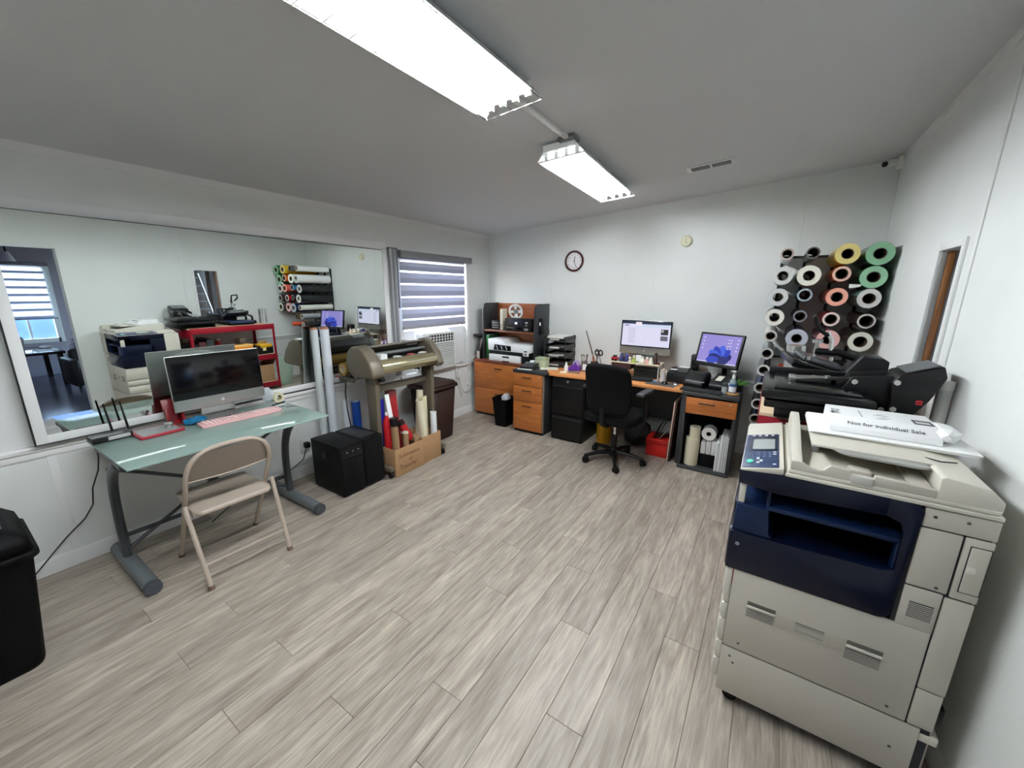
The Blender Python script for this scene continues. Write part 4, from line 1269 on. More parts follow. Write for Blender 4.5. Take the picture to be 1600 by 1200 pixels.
part(bk, 'label_block', MB().box((-2.883, 4.1185, SHZ + 0.02), (-2.838, 4.1205, SHZ + 0.075)), mat('label_grey', '#9a9288', 0.6), world=True)
fa = thing('white_desk_fan', 'round white tilted fan head on the hutch top tier', 'fan', (-2.73, 4.28, SHZ))
Mf = Matrix.Translation((-2.765, 4.300, SHZ + 0.225)) @ Matrix.Rotation(radians(52), 4, 'Z') @ Matrix.Rotation(radians(72), 4, 'X')
part(fa, 'ring', MB().tube([(0.085 * cos(2 * pi * k / 28), 0.085 * sin(2 * pi * k / 28), 0) for k in range(28)], 0.014, 10, closed=True, M=Mf), WHITE_PL, world=True)
part(fa, 'hub', MB().lathe([(0, -0.012), (0.03, -0.012), (0.03, 0.012), (0, 0.014)], M=Mf), GREY_PL, world=True)
for k in range(4):
    part(fa, 'blade', MB().box((0.025, -0.02, -0.003), (0.075, 0.02, 0.003), bev=0.002, M=Mf @ Matrix.Rotation(k * pi / 2, 4, 'Z') @ Matrix.Rotation(0.4, 4, 'X')), WHITE_PL, world=True)
part(fa, 'stem', MB().tube([(-2.765, 4.318, SHZ + 0.16), (-2.765, 4.335, SHZ + 0.10), (-2.765, 4.35, SHZ + 0.06), (-2.765, 4.352, SHZ + 0.003)], 0.009, 8), WHITE_PL, world=True)
# lower tier
pr = thing('all_in_one_printer', 'white and black all-in-one printer on the lower tier of the hutch', 'printer', (-2.70, 4.15, TOPZ + 0.001))
prof = [(-2.99, TOPZ + 0.245), (-2.985, TOPZ + 0.28), (-2.77, TOPZ + 0.28), (-2.72, TOPZ + 0.225), (-2.385, TOPZ + 0.225), (-2.375, TOPZ + 0.19), (-2.375, TOPZ + 0.135), (-2.985, TOPZ + 0.135)]
part(pr, 'upper_body', MB().prism(prof, 'y', 4.00, 4.37, bev=0.008), WHITE_PL, world=True)
part(pr, 'middle_body', MB().box((-2.965, 4.015, TOPZ + 0.085), (-2.385, 4.37, TOPZ + 0.137), bev=0.004), BLACK_PL, world=True)
part(pr, 'lower_tray', MB().box((-2.97, 3.99, TOPZ + 0.002), (-2.50, 4.37, TOPZ + 0.088), bev=0.008), WHITE_PL, world=True)
part(pr, 'lower_base', MB().box((-2.505, 4.02, TOPZ + 0.002), (-2.385, 4.37, TOPZ + 0.088), bev=0.006), BLACK_PL, world=True)
part(pr, 'control_panel', MB().prism([(-2.90, TOPZ + 0.145), (-2.88, TOPZ + 0.215), (-2.64, TOPZ + 0.205), (-2.64, TOPZ + 0.145)], 'y', 3.993, 4.004, bev=0.003), BLACK_GL, 'black glossy control panel', world=True)
for x, z in ((-2.84, 0.18), (-2.77, 0.18), (-2.70, 0.18)):
    part(pr, 'panel_highlight', MB().prism([(x - 0.02, TOPZ + z + 0.02), (x - 0.005, TOPZ + z + 0.02), (x + 0.015, TOPZ + z - 0.025), (x, TOPZ + z - 0.025)], 'y', 3.991, 3.994), mat('panel_grey', '#9fa3a6', 0.3), world=True)
part(pr, 'card_block', MB().box((-2.465, 3.994, TOPZ + 0.10), (-2.385, 4.004, TOPZ + 0.19), bev=0.003), WHITE_PL, world=True)
part(pr, 'card_slot', MB().box((-2.445, 3.991, TOPZ + 0.15), (-2.405, 3.9945, TOPZ + 0.165)).box((-2.44, 3.991, TOPZ + 0.115), (-2.41, 3.9945, TOPZ + 0.13)), BLACK_PL, world=True)
part(pr, 'tray_handle', MB().box((-2.76, 3.986, TOPZ + 0.055), (-2.66, 3.992, TOPZ + 0.075), bev=0.002).box((-2.76, 3.984, TOPZ + 0.004), (-2.66, 3.992, TOPZ + 0.016), bev=0.002), BLACK_PL, world=True)
gb = thing('green_binder', 'dark green binder standing left of the white printer', 'binder', (-3.05, 4.2, TOPZ + 0.001))
part(gb, 'cover', MB().box((-3.085, 4.09, TOPZ + 0.001), (-3.04, 4.33, TOPZ + 0.31), bev=0.004), mat('binder_green', '#1f5a2c', 0.45), world=True)
part(gb, 'pages', MB().box((-3.078, 4.10, TOPZ + 0.310), (-3.047, 4.32, TOPZ + 0.3112)), PAPER, world=True)
gb = thing('black_magazine_file', 'black magazine file at the left side of the hutch', 'file', (-3.16, 4.1, TOPZ + 0.001))
part(gb, 'case', MB().prism([(4.02, TOPZ + 0.001), (4.20, TOPZ + 0.001), (4.20, TOPZ + 0.31), (4.10, TOPZ + 0.31), (4.02, TOPZ + 0.12)], 'x', -3.185, -3.13, bev=0.003), BLACK_PL, world=True)
part(gb, 'shelf_arm', MB().box((-3.26, 4.04, TOPZ + 0.295), (-3.13, 4.20, TOPZ + 0.312), bev=0.003), BLACK_PL, world=True)
for k in range(2):
    part(gb, 'paper', MB().box((-3.177 + 0.022 * k, 4.012, TOPZ + 0.004), (-3.165 + 0.022 * k, 4.022, TOPZ + 0.10)), mat('file_paper', '#bdbbb6', 0.6), world=True)
hb = thing('wall_adapter', 'small black box with white light on the hutch right side', 'adapter', (-2.32, 4.2, 1.2))
part(hb, 'case', MB().box((-2.334, 4.14, 1.10), (-2.295, 4.24, 1.285), bev=0.006), BLACK_PL, world=True)
part(hb, 'status_light', MB().box((-2.322, 4.137, 1.20), (-2.310, 4.141, 1.235)), mat('status_white', '#e8eef5', 0.4, emit='#dfe8f5', estr=1.0), world=True)
part(hb, 'cable', MB().tube([(-2.30, 4.20, 1.19), (-2.26, 4.22, 1.17), (-2.25, 4.25, 1.14), (-2.27, 4.28, 1.09), (-2.30, 4.30, 0.98), (-2.29, 4.31, 0.85), (-2.25, 4.31, 0.78)], 0.004, 6), CORD_B, world=True)

# pedestal with three drawers
pd = thing('drawer_pedestal', 'honey wood three drawer pedestal with charcoal top left of the black file cabinet', 'cabinet', (-2.2, 4.0, 0))
PX0, PX1, PY = -2.402, -2.002, 3.69
part(pd, 'body', MB().box((PX0 + 0.002, PY + 0.02, 0.03), (PX1 - 0.002, 4.40, TOPZ - 0.0305), bev=0.003), DARK_LAM, world=True)
part(pd, 'plinth', MB().box((PX0 + 0.012, PY + 0.025, 0.0), (PX1 - 0.012, 4.39, 0.03)), BLACK_PL, world=True)
part(pd, 'top', MB().prism([(PX0 - 0.003, PY - 0.004), (PX1 + 0.028, PY - 0.004), (-1.963, 3.723), (-2.066, 3.862), (-1.956, 4.405), (PX0 - 0.003, 4.405)], 'z', TOPZ - 0.030, TOPZ, bev=0.004), DARK_LAM, world=True)
for z0, z1 in ((0.555, 0.70), (0.375, 0.55), (0.035, 0.37)):
    d = part(pd, 'drawer', MB().box((PX0 + 0.004, PY, z0), (PX1 - 0.022, PY + 0.02, z1), bev=0.003), WOOD_FRONT, world=True)
    pull(d, (PX0 + PX1) / 2 - 0.01, PY, z1 - 0.045, 0.12)
part(pd, 'corner_post', MB().box((PX1 - 0.021, PY, 0.035), (PX1, PY + 0.03, 0.70), bev=0.006), mat('edge_grey_brown', '#6a5c50', 0.5), 'rounded grey corner strip', world=True)
part(pd, 'lock', MB().cyl((PX1 - 0.06, PY - 0.005, 0.672), (PX1 - 0.06, PY + 0.001, 0.672), 0.009, seg=14), SILV, world=True)

# phone on the pedestal
ph = thing('desk_calculator', 'black desk calculator on the charcoal pedestal top', 'calculator', (-2.275, 3.825, TOPZ), 0.15)
part(ph, 'base_card', MB().box((-0.10, -0.10, 0.0005), (0.07, 0.06, 0.006)), PAPER, 'white paper under it')
part(ph, 'body', MB().prism([(-0.075, 0.007), (0.10, 0.007), (0.10, 0.055), (-0.075, 0.022)], 'x', -0.085, 0.085, bev=0.005, M=None), BLACK_PL)
kk = MB()
for r in range(5):
    for c in range(5):
        y = -0.060 + r * 0.024
        z = 0.022 + (y + 0.075) * 0.1886
        kk.box((-0.070 + c * 0.028, y, z), (-0.070 + c * 0.028 + 0.020, y + 0.016, z + 0.007), bev=0.002, seg=1)
part(ph, 'keys', kk, mat('key_grey', '#55575a', 0.5), kind='stuff')
part(ph, 'display', MB().box((-0.07, 0.062, 0.050), (0.07, 0.09, 0.057)), mat('lcd_green', '#7e8a80', 0.3))
ib = thing('index_card_box', 'pale green card box behind the calculator', 'box', (-2.18, 4.05, TOPZ))
part(ib, 'box', MB().box((-2.26, 3.945, TOPZ + 0.001), (-2.13, 4.05, TOPZ + 0.10), bev=0.004), mat('pale_green_card', '#b7bd9c', 0.6), world=True)
part(ib, 'lid', MB().box((-2.264, 3.941, TOPZ + 0.085), (-2.126, 4.054, TOPZ + 0.115), bev=0.004), mat('pale_green_card2', '#a6ad8a', 0.6), world=True)
single('white_cup', 'white paper cup lying beside the pale green box', 'cup', MB().lathe([(0.001, 0), (0.024, 0), (0.034, 0.09), (0.031, 0.09), (0.022, 0.004), (0.001, 0.004)], M=Matrix.Translation((-2.36, 4.02, TOPZ + 0.036)) @ Matrix.Rotation(radians(90), 4, 'Y') @ Matrix.Rotation(0.3, 4, 'X'), seg=20), PAPER, loc=(-2.36, 4.02, TOPZ))

# letter trays
TRAYM = mat('black_mesh_plastic', '#18181a', 0.35)
tr = thing('letter_tray_stack', 'black four tier letter tray stack full of papers', 'tray', (-2.07, 4.2, TOPZ))
rnd = random.Random(4)
for k in range(4):
    z = TOPZ + 0.012 + 0.098 * k
    a, b, c, d = -2.215, -1.945, 4.06, 4.36
    t_ = MB().box((a, c, z), (b, d, z + 0.004))
    t_.box((a, c, z), (a + 0.004, d, z + 0.05)).box((b - 0.004, c, z), (b, d, z + 0.05)).box((a, d - 0.004, z), (b, d, z + 0.05))
    t_.box((a, c, z), (a + 0.07, c + 0.004, z + 0.03)).box((b - 0.07, c, z), (b, c + 0.004, z + 0.03))
    part(tr, 'tray', t_, TRAYM, world=True)
    if k:
        for xx in (a + 0.003, b - 0.003):
            for yy in (c + 0.02, d - 0.02):
                part(tr, 'post', MB().cyl((xx, yy, z - 0.095), (xx, yy, z + 0.001), 0.005, seg=8), TRAYM, world=True)
tint = ['#dfe0dc', '#8f7f7c', '#e4e4e0', '#e9e6da']
for k in range(4):
    z = TOPZ + 0.017 + 0.098 * k
    n = (2, 3, 2, 6)[k]
    ps = thing('paper_stack', ('stack of papers in the lowest letter tray', 'stack of papers in the second letter tray from below', 'stack of papers in the third letter tray from below', 'thick stack of papers in the topmost letter tray')[k], 'paper', (-2.08, 4.21, z))
    for j in range(n):
        M = Matrix.Translation((-2.08 + rnd.uniform(-0.006, 0.006), 4.21 + rnd.uniform(-0.006, 0.006), z + 0.0085 * j)) @ Matrix.Rotation(rnd.uniform(-0.03, 0.03), 4, 'Z')
        part(ps, 'sheet', MB().box((-0.105, -0.128, 0.0), (0.105, 0.128, 0.0075), bev=0.001, seg=1, M=M), mat('tray_paper%d' % ((k + j) % 4), tint[(k + j) % 4], 0.7), world=True)
single('loose_sheet', 'single cream paper sheet on the desk corner before the letter trays', 'paper', MB().box((-0.10, -0.08, 0), (0.10, 0.08, 0.0015), M=Matrix.Translation((-2.08, 3.95, TOPZ + 0.0006)) @ Matrix.Rotation(0.5, 4, 'Z')), PAPER2, loc=(-2.08, 3.95, TOPZ))

# desk worktop
DX0, DX1, DY = -2.005, -0.575, 3.715
dk = thing('desk_worktop', 'long honey wood desk worktop against the far wall', 'desk', (-1.29, 4.05, 0))
part(dk, 'top', MB().prism([(-1.955, 3.725), (-0.60, 3.745), (-0.50, 3.86), (-0.50, 4.405), (-1.95, 4.405), (-2.06, 3.86)], 'z', TOPZ - 0.0285, TOPZ + 0.002, bev=0.005), WOOD_TOP, world=True)
part(dk, 'side_panel', MB().box((-0.615, 3.80, 0.0), (-0.59, 4.40, TOPZ - 0.031), bev=0.002), DARK_LAM, world=True)
part(dk, 'modesty_panel', MB().box((-1.95, 4.33, 0.25), (-0.616, 4.35, TOPZ - 0.031)), DARK_LAM, world=True)

# black vertical file cabinet under desk
bf = thing('black_file_cabinet', 'black metal two drawer file cabinet under the desk', 'cabinet', (-1.74, 4.0, 0))
BM = mat('black_metal', '#060607', 0.4, spec=0.3, bump=0.03, bscale=300)
part(bf, 'body', MB().box((-1.915, 3.735, 0.0), (-1.545, 4.30, 0.690), bev=0.004), BM, world=True)
for z0, z1 in ((0.30, 0.64), (0.015, 0.285)):
    d = part(bf, 'drawer', MB().box((-1.908, 3.715, z0), (-1.552, 3.735, z1), bev=0.004), BM, world=True)
    part(d, 'handle', MB().box((-1.90, 3.702, z1 - 0.035), (-1.56, 3.717, z1 - 0.022), bev=0.004), mat('black_satin', '#1d1d1f', 0.3), world=True)
part(bf, 'lock', MB().cyl((-1.73, 3.712, 0.665), (-1.73, 3.736, 0.665), 0.012, seg=14), SILV, world=True)

# small black bin with bag
sbn = thing('trash_bin', 'small slim black bin with white liner before the wood cabinet', 'bin', (-2.60, 3.80, 0), 0.0)
part(sbn, 'body', loft([rrect(0.075, 0.085, 0.02, 0.0), rrect(0.078, 0.088, 0.02, 0.01), rrect(0.105, 0.115, 0.025, 0.33), rrect(0.11, 0.12, 0.025, 0.335), rrect(0.11, 0.12, 0.025, 0.345)], capt=False), BINM)
part(sbn, 'liner', MB().crumple((-0.02, -0.07, 0.29), (0.085, 0.06, 0.40), 0.35, 2, 6), mat('liner_white', '#c9cbd0', 0.4), 'white plastic liner', smooth=False)
part(sbn, 'rim_fold', MB().tube([tuple(p) for p in rrect(0.109, 0.119, 0.025, 0.343)], 0.005, 6, closed=True), BINM)

# pencil things
pc = thing('pencil_cup', 'dark cup with pencils left of the screen', 'cup', (-1.60, 4.12, TOPZ + 0.002))
part(pc, 'cup', MB().lathe([(0.001, 0), (0.042, 0), (0.045, 0.10), (0.040, 0.10), (0.038, 0.005), (0.001, 0.005)], c=(-1.60, 4.12, TOPZ + 0.003)), mat('cup_maroon', '#3d1c1e', 0.4), world=True)
for k, (dx, dy, cl) in enumerate(((-0.02, 0.01, '#8c2f2f'), (0.0, -0.015, '#c7863e'), (0.015, 0.012, '#2f4e7a'), (0.02, -0.01, '#2a2a2a'))):
    tt = thing('pencil', ['red pencil in the dark cup', 'orange pencil in the dark cup', 'blue pencil in the dark cup', 'black marker in the dark cup'][k], 'pencil', (-1.60 + dx, 4.12 + dy, TOPZ + 0.01))
    part(tt, 'shaft', MB().cyl((-1.60 + dx * 0.7, 4.12 + dy, TOPZ + 0.0095), (-1.60 + dx * 1.5, 4.12 + dy * 1.2, TOPZ + 0.165), 0.0045, seg=8), mat('pencil%d' % k, cl, 0.4), world=True)
    part(tt, 'tip', MB().cyl((-1.60 + dx * 1.5, 4.12 + dy * 1.2, TOPZ + 0.165), (-1.60 + dx * 1.58, 4.12 + dy * 1.22, TOPZ + 0.182), 0.0045, 0.001, seg=8), PAPER2, world=True)
for k, (sx, an) in enumerate(((-1.575, 0.18), (-1.535, -0.25))):
    sc_ = thing('scissors', ['left pair of black handled scissors in the dark cup', 'right pair of black handled scissors in the dark cup'][k], 'scissors', (sx, 4.13, TOPZ + 0.06))
    M = Matrix.Translation((sx, 4.135 - 0.03 * k, TOPZ + 0.15)) @ Matrix.Rotation(an, 4, 'Y')
    part(sc_, 'blade', MB().box((-0.006, -0.002, -0.135), (0.006, 0.002, 0.03), M=M), CHROME, world=True)
    for s in (-1, 1):
        part(sc_, 'handle', MB().tube([(s * 0.022 + 0.02 * cos(2 * pi * q / 16), 0, 0.058 + 0.030 * sin(2 * pi * q / 16)) for q in range(16)], 0.006, 8, closed=True, M=M), BLACK_PL, world=True)
ru = thing('metal_ruler', 'long grey ruler leaning up against the far wall', 'ruler', (-1.70, 4.2, TOPZ))
part(ru, 'blade', MB().prism([(-1.60, TOPZ + 0.0035), (-1.62, TOPZ + 0.0035), (-1.765, 1.165), (-1.755, 1.17)], 'y', 4.22, 4.223), mat('ruler_grey', '#5c5652', 0.35, 0.4), world=True)
dcup = thing('pen_holder', 'grey wire pen holder left of the dark cup', 'cup', (-1.73, 4.14, TOPZ + 0.002))
part(dcup, 'cup', MB().ring((-1.73, 4.14, TOPZ + 0.003), (-1.73, 4.14, TOPZ + 0.095), 0.038, 0.034, 20).cyl((-1.73, 4.14, TOPZ + 0.003), (-1.73, 4.14, TOPZ + 0.007), 0.036, seg=20), GREY_PL, world=True)
for k in range(5):
    a = k * 1.25
    cl = ('#a53a4a', '#2c3b66', '#d7d3cc', '#3b6b46', '#b7a23d')[k]
    tt = thing('pen', ('pink', 'navy', 'white', 'green', 'yellow')[k] + ' pen in the grey pen holder', 'pen', (-1.73, 4.14, TOPZ + 0.01))
    part(tt, 'barrel', MB().cyl((-1.73 + 0.015 * cos(a), 4.14 + 0.015 * sin(a), TOPZ + 0.0095), (-1.73 + 0.034 * cos(a), 4.14 + 0.034 * sin(a), TOPZ + 0.15), 0.004, seg=8), mat('penc%d' % k, cl, 0.4), world=True)
    part(tt, 'cap', MB().cyl((-1.73 + 0.034 * cos(a), 4.14 + 0.034 * sin(a), TOPZ + 0.15), (-1.73 + 0.037 * cos(a), 4.14 + 0.037 * sin(a), TOPZ + 0.17), 0.005, seg=8), BLACK_PL, world=True)
td = thing('tape_dispenser', 'purple tape dispenser on the left part of the desk', 'dispenser', (-1.78, 4.0, TOPZ + 0.002))
part(td, 'base', MB().prism([(-1.86, TOPZ + 0.003), (-1.71, TOPZ + 0.003), (-1.71, TOPZ + 0.05), (-1.75, TOPZ + 0.085), (-1.80, TOPZ + 0.07), (-1.86, TOPZ + 0.02)], 'y', 3.96, 4.02, bev=0.005), mat('purple_plastic', '#5a2c8f', 0.35), world=True)
part(td, 'tape', MB().ring((-1.76, 3.965, TOPZ + 0.085), (-1.76, 4.015, TOPZ + 0.085), 0.034, 0.018, 20), mat('tape_lilac', '#a594c4', 0.35), world=True)
wb = thing('white_glue_bottle', 'small white bottle beside the purple tape dispenser', 'bottle', (-1.83, 3.93, TOPZ + 0.002))
part(wb, 'body', MB().lathe([(0, 0), (0.022, 0), (0.023, 0.055), (0.012, 0.075), (0.011, 0.085), (0, 0.085)], c=(-1.845, 3.91, TOPZ + 0.0025), seg=18), WHITE_PL, world=True)
part(wb, 'cap', MB().lathe([(0, 0), (0.011, 0), (0.008, 0.018), (0, 0.02)], c=(-1.845, 3.91, TOPZ + 0.0875), seg=14), PAPER, world=True)
er = single('eraser', 'white block eraser lying at the front of the desk', 'eraser', MB().box((-0.035, -0.02, 0), (0.035, 0.02, 0.016), bev=0.004, M=Matrix.Translation((-1.83, 3.80, TOPZ + 0.0025)) @ Matrix.Rotation(0.5, 4, 'Z')), PAPER2, loc=(-1.83, 3.8, TOPZ))
st = thing('stapler', 'black and silver stapler behind the white eraser', 'stapler', (-1.75, 3.86, TOPZ))
part(st, 'base', MB().box((-1.80, 3.85, TOPZ + 0.0025), (-1.67, 3.885, TOPZ + 0.012), bev=0.003), GREY_PL, world=True)
part(st, 'arm', MB().prism([(-1.80, TOPZ + 0.012), (-1.67, TOPZ + 0.02), (-1.67, TOPZ + 0.035), (-1.80, TOPZ + 0.022)], 'y', 3.853, 3.882, bev=0.003), CHROME, world=True)
cr = thing('white_card_holder', 'white square card holder behind the chair left of the pencils', 'holder', (-1.66, 4.0, TOPZ))
part(cr, 'base', MB().box((-1.69, 3.99, TOPZ + 0.0025), (-1.63, 4.03, TOPZ + 0.02), bev=0.003), GREY_PL, world=True)
part(cr, 'card', MB().box((-1.69, 4.005, TOPZ + 0.02), (-1.63, 4.009, TOPZ + 0.085)), PAPER, world=True)
bx2 = thing('note_paper_cube', 'pale green note paper cube between the cup and screen', 'notepad', (-1.46, 4.05, TOPZ))
for k in range(3):
    part(bx2, 'pad', MB().box((-1.50 + 0.002 * k, 4.0, TOPZ + 0.003 + 0.03 * k), (-1.40, 4.09, TOPZ + 0.0325 + 0.03 * k), bev=0.002), mat('note%d' % k, ('#c3ccb4', '#d8dccb', '#bfc9b6')[k], 0.7), world=True)

# riser shelf with figurines
RZ = 0.895
rs = thing('monitor_riser', 'cream keyboard riser shelf crowded with trinkets under the bright screen', 'shelf', (-1.12, 4.05, TOPZ))
part(rs, 'top', MB().box((-1.375, 3.97, RZ - 0.012), (-0.875, 4.20, RZ), bev=0.004), mat('riser_cream', '#d9d2b4', 0.45), world=True)
for xx in (-1.375, -0.887):
    part(rs, 'leg', MB().tube([(xx + 0.006, 3.985, TOPZ + 0.003), (xx + 0.006, 3.985, RZ - 0.012)], 0.006, 8).tube([(xx + 0.006, 4.185, TOPZ + 0.003), (xx + 0.006, 4.185, RZ - 0.012)], 0.006, 8), mat('riser_leg', '#c9c7c0', 0.3), world=True)
part(rs, 'drawer_box', MB().box((-1.36, 3.985, RZ - 0.075), (-1.16, 4.18, RZ - 0.013), bev=0.003), mat('riser_maroon', '#3b1f22', 0.5), world=True)

mc2 = thing('desktop_computer', 'silver all-in-one computer with bright white web page on screen', 'computer', (-1.105, 4.16, RZ), 0)
# local computer faces +x before rotation; rotate to face -y
Mc, hc = all_in_one(mc2, -1.105, 4.24, 0.955, radians(-90), radians(-4), None, RZ + 0.0005 - 0.0)


def scr(root, name, x0, z0, x1, z1, m, M, d=0.0034, lab=None):
    """flat print on the screen; x: -1..1 across from the left, z: 0..1 up"""
    W, B, T = 0.515 / 2, 0.084, 0.339
    # viewer's left is local y=-h when facing -y after rotation
    y0, y1 = x0 * W, x1 * W
    return part(root, name, MB().box((d, y0, B + z0 * (T - B)), (d + 0.0003, y1, B + z1 * (T - B)), M=M), m, lab, world=True)


EM = lambda n, c, s: mat(n, '#060607', 0.3, emit=c, estr=s * 1.15)
scr(mc2, 'lit_screen', -0.96, 0.0, 0.96, 1.0, EM('page_white', '#e3e2fb', 0.80), Mc, lab='lit screen showing a web page')
scr(mc2, 'title_bar', -0.96, 0.90, 0.96, 1.0, EM('page_navy', '#2b3a62', 0.5), Mc, 0.0038)
scr(mc2, 'tool_bar', -0.40, 0.78, 0.96, 0.90, EM('page_lightblue', '#d3e0f5', 0.8), Mc, 0.0038)
scr(mc2, 'tab', -0.42, 0.82, -0.18, 0.985, EM('page_pale', '#f4eef8', 0.8), Mc, 0.0042)
scr(mc2, 'heading', -0.88, 0.81, -0.70, 0.85, EM('page_greyblue', '#8a86a8', 0.5), Mc, 0.0038)
for k in range(8):
    scr(mc2, 'text_line', -0.70, 0.70 - 0.082 * k, -0.42, 0.716 - 0.082 * k, EM('page_lilac', '#b7aed0', 0.6), Mc, 0.0038)
scr(mc2, 'thumbnail', 0.60, 0.50, 0.88, 0.72, EM('thumb_dark', '#3b3d46', 0.4), Mc, 0.0038)
scr(mc2, 'thumbnail', 0.60, 0.26, 0.88, 0.45, EM('thumb_grey', '#8f93a6', 0.4), Mc, 0.0038)
scr(mc2, 'thumbnail_detail', 0.62, 0.60, 0.70, 0.70, EM('thumb_light', '#d7d8e0', 0.6), Mc, 0.0042)
scr(mc2, 'text_line', -0.05, 0.36, 0.05, 0.37, EM('page_lilac', '#b7aed0', 0.6), Mc, 0.0038)

# trinkets on the riser
def fig(name, label, cat, x, y, prof, m, m2=None, sx=1.0):
    t = thing(name, label, cat, (x, y, RZ))
    prof = [(r * 1.12, z * 1.35) for r, z in prof]
    part(t, 'body', MB().lathe(prof, c=(x, y, RZ + 0.0005), seg=14, sx=sx), m, world=True)
    z = prof[-1][1]
    part(t, 'head', MB().ball((x, y, RZ + z + 0.008), 0.016, seg=12), m2 or m, world=True)
    return t


rc = thing('red_toy_box', 'small red toy car at the left end of the riser', 'toy', (-1.335, 4.0, RZ))
part(rc, 'body', MB().box((-1.37, 3.985, RZ + 0.012), (-1.30, 4.03, RZ + 0.04), bev=0.008), RED_PL, world=True)
part(rc, 'cabin', MB().box((-1.355, 3.99, RZ + 0.038), (-1.315, 4.025, RZ + 0.06), bev=0.008), mat('toy_dark', '#2b1d24', 0.3), world=True)
for xx in (-1.352, -1.318):
    part(rc, 'wheel', MB().cyl((xx, 3.983, RZ + 0.0125), (xx, 4.032, RZ + 0.0125), 0.012, seg=12), BLACK_PL, world=True)
NAVY = mat('navy_glaze', '#23264f', 0.3)
PALE = mat('pale_glaze', '#e6e1d2', 0.35)
body = [(0, 0), (0.018, 0), (0.020, 0.015), (0.013, 0.03), (0.010, 0.038)]
fig('figurine', 'navy figurine just right of the red toy car', 'figurine', -1.265, 4.01, [(r * 1.3, z * 1.3) for r, z in body], NAVY)
fig('figurine', 'second navy figurine from the left on the riser', 'figurine', -1.215, 4.02, [(r * 1.4, z * 1.2) for r, z in body], NAVY, mat('navy_light', '#4b4f93', 0.3))
fig('figurine', 'tiny cream figurine at the front of the riser, left half', 'figurine', -1.17, 3.985, [(r * 0.7, z * 0.7) for r, z in body], PALE)
fig('figurine', 'yellow green figurine in the middle of the riser', 'figurine', -1.135, 4.0, body, mat('lime_glaze', '#a7b85c', 0.4), PALE)
pf = thing('photo_frame', 'small white photo frame with dark edge in the middle of the riser', 'picture frame', (-1.10, 4.04, RZ))
part(pf, 'frame', MB().box((-1.135, 4.04, RZ + 0.001), (-1.065, 4.05, RZ + 0.085), bev=0.003), INK, world=True)
part(pf, 'print', MB().box((-1.127, 4.0385, RZ + 0.01), (-1.073, 4.0405, RZ + 0.077)), PAPER, world=True)
fig('figurine', 'round white figurine right of the photo frame', 'figurine', -1.05, 4.0, [(r * 1.5, z) for r, z in body], PALE)
fig('figurine', 'pink figurine right of the round white one', 'figurine', -1.005, 4.01, [(r * 1.2, z * 0.9) for r, z in body], mat('pink_glaze', '#d8a59c', 0.4), PALE)
fig('figurine', 'white figurine near the right end of the riser', 'figurine', -0.965, 3.995, [(r * 1.2, z * 0.9) for r, z in body], PALE)
fig('figurine', 'dark brown taller figurine at the right end of the riser', 'figurine', -0.925, 4.02, [(r, z * 1.9) for r, z in body], mat('brown_glaze', '#33221e', 0.4))
single('red_cube', 'small dark red cube at the very right end of the riser', 'cube', MB().box((-0.90, 4.0, RZ + 0.0005), (-0.878, 4.022, RZ + 0.028), bev=0.003), mat('toy_maroon', '#5a1a20', 0.4), loc=(-0.89, 4.01, RZ))

ut = thing('riser_shade_tray', 'dark green tray filling in the shade under the trinket riser', 'tray', (-1.02, 4.1, TOPZ + 0.003))  # dark tray block also darkens the shaded space below the riser
part(ut, 'tray', MB().box((-1.145, 4.06, TOPZ + 0.003), (-0.905, 4.17, TOPZ + 0.10), bev=0.006), mat('tray_dark_green', '#1d2623', 0.5), world=True)
part(ut, 'lip', MB().box((-1.15, 4.052, TOPZ + 0.085), (-0.90, 4.0595, TOPZ + 0.10), bev=0.002), mat('tray_lip', '#2c3733', 0.4), world=True)

# black keyboard under riser, pad and tray of trinkets
kb2 = thing('keyboard', 'black keyboard with red lit keys before the riser on the desk', 'keyboard', (-1.04, 3.93, TOPZ + 0.002), 0.04)
part(kb2, 'base', MB().box((-0.20, -0.065, 0.001), (0.12, 0.065, 0.018), bev=0.005), BLACK_PL)
km = MB()
for r in range(5):
    for c in range(15):
        km.box((-0.19 + c * 0.020, -0.055 + r * 0.022, 0.018), (-0.19 + c * 0.020 + 0.016, -0.055 + r * 0.022 + 0.018, 0.024), bev=0.002, seg=1)
part(kb2, 'keys', km, mat('dark_keys', '#26262a', 0.5, var=0.4, scale=80), kind='stuff')
pdm = thing('desk_mat', 'small dark grey mat with trinkets at the right of the desk', 'mat', (-0.83, 3.86, TOPZ + 0.002), -0.1)
part(pdm, 'mat', MB().box((-0.12, -0.07, 0.0005), (0.15, 0.09, 0.006), bev=0.002), mat('mat_grey', '#4d4a48', 0.7))
mo = thing('computer_mouse', 'black and silver computer mouse on the dark grey mat', 'mouse', (-0.79, 3.88, TOPZ + 0.0085), 0.2)
part(mo, 'shell', MB().dome((0, 0, 0), 0.03, (0.95, 1.7, 0.9)), BLACK_GL)
part(mo, 'stripe', MB().dome((0, 0, 0.001), 0.03, (0.4, 1.5, 0.93)), ALU)
single('blue_keychain', 'small blue trinket lying left of the mouse on the mat', 'keychain', MB().crumple((-0.905, 3.85, TOPZ + 0.0085), (-0.86, 3.90, TOPZ + 0.03), 0.5, 2, 12), mat('blue_bits', '#5a7fae', 0.3), loc=(-0.88, 3.87, TOPZ), smooth=False)
single('silver_keys', 'bunch of silver keys lying right of the mouse on the mat', 'keys', MB().crumple((-0.72, 3.86, TOPZ + 0.0085), (-0.665, 3.91, TOPZ + 0.028), 0.6, 2, 14), CHROME, loc=(-0.69, 3.89, TOPZ), smooth=False)
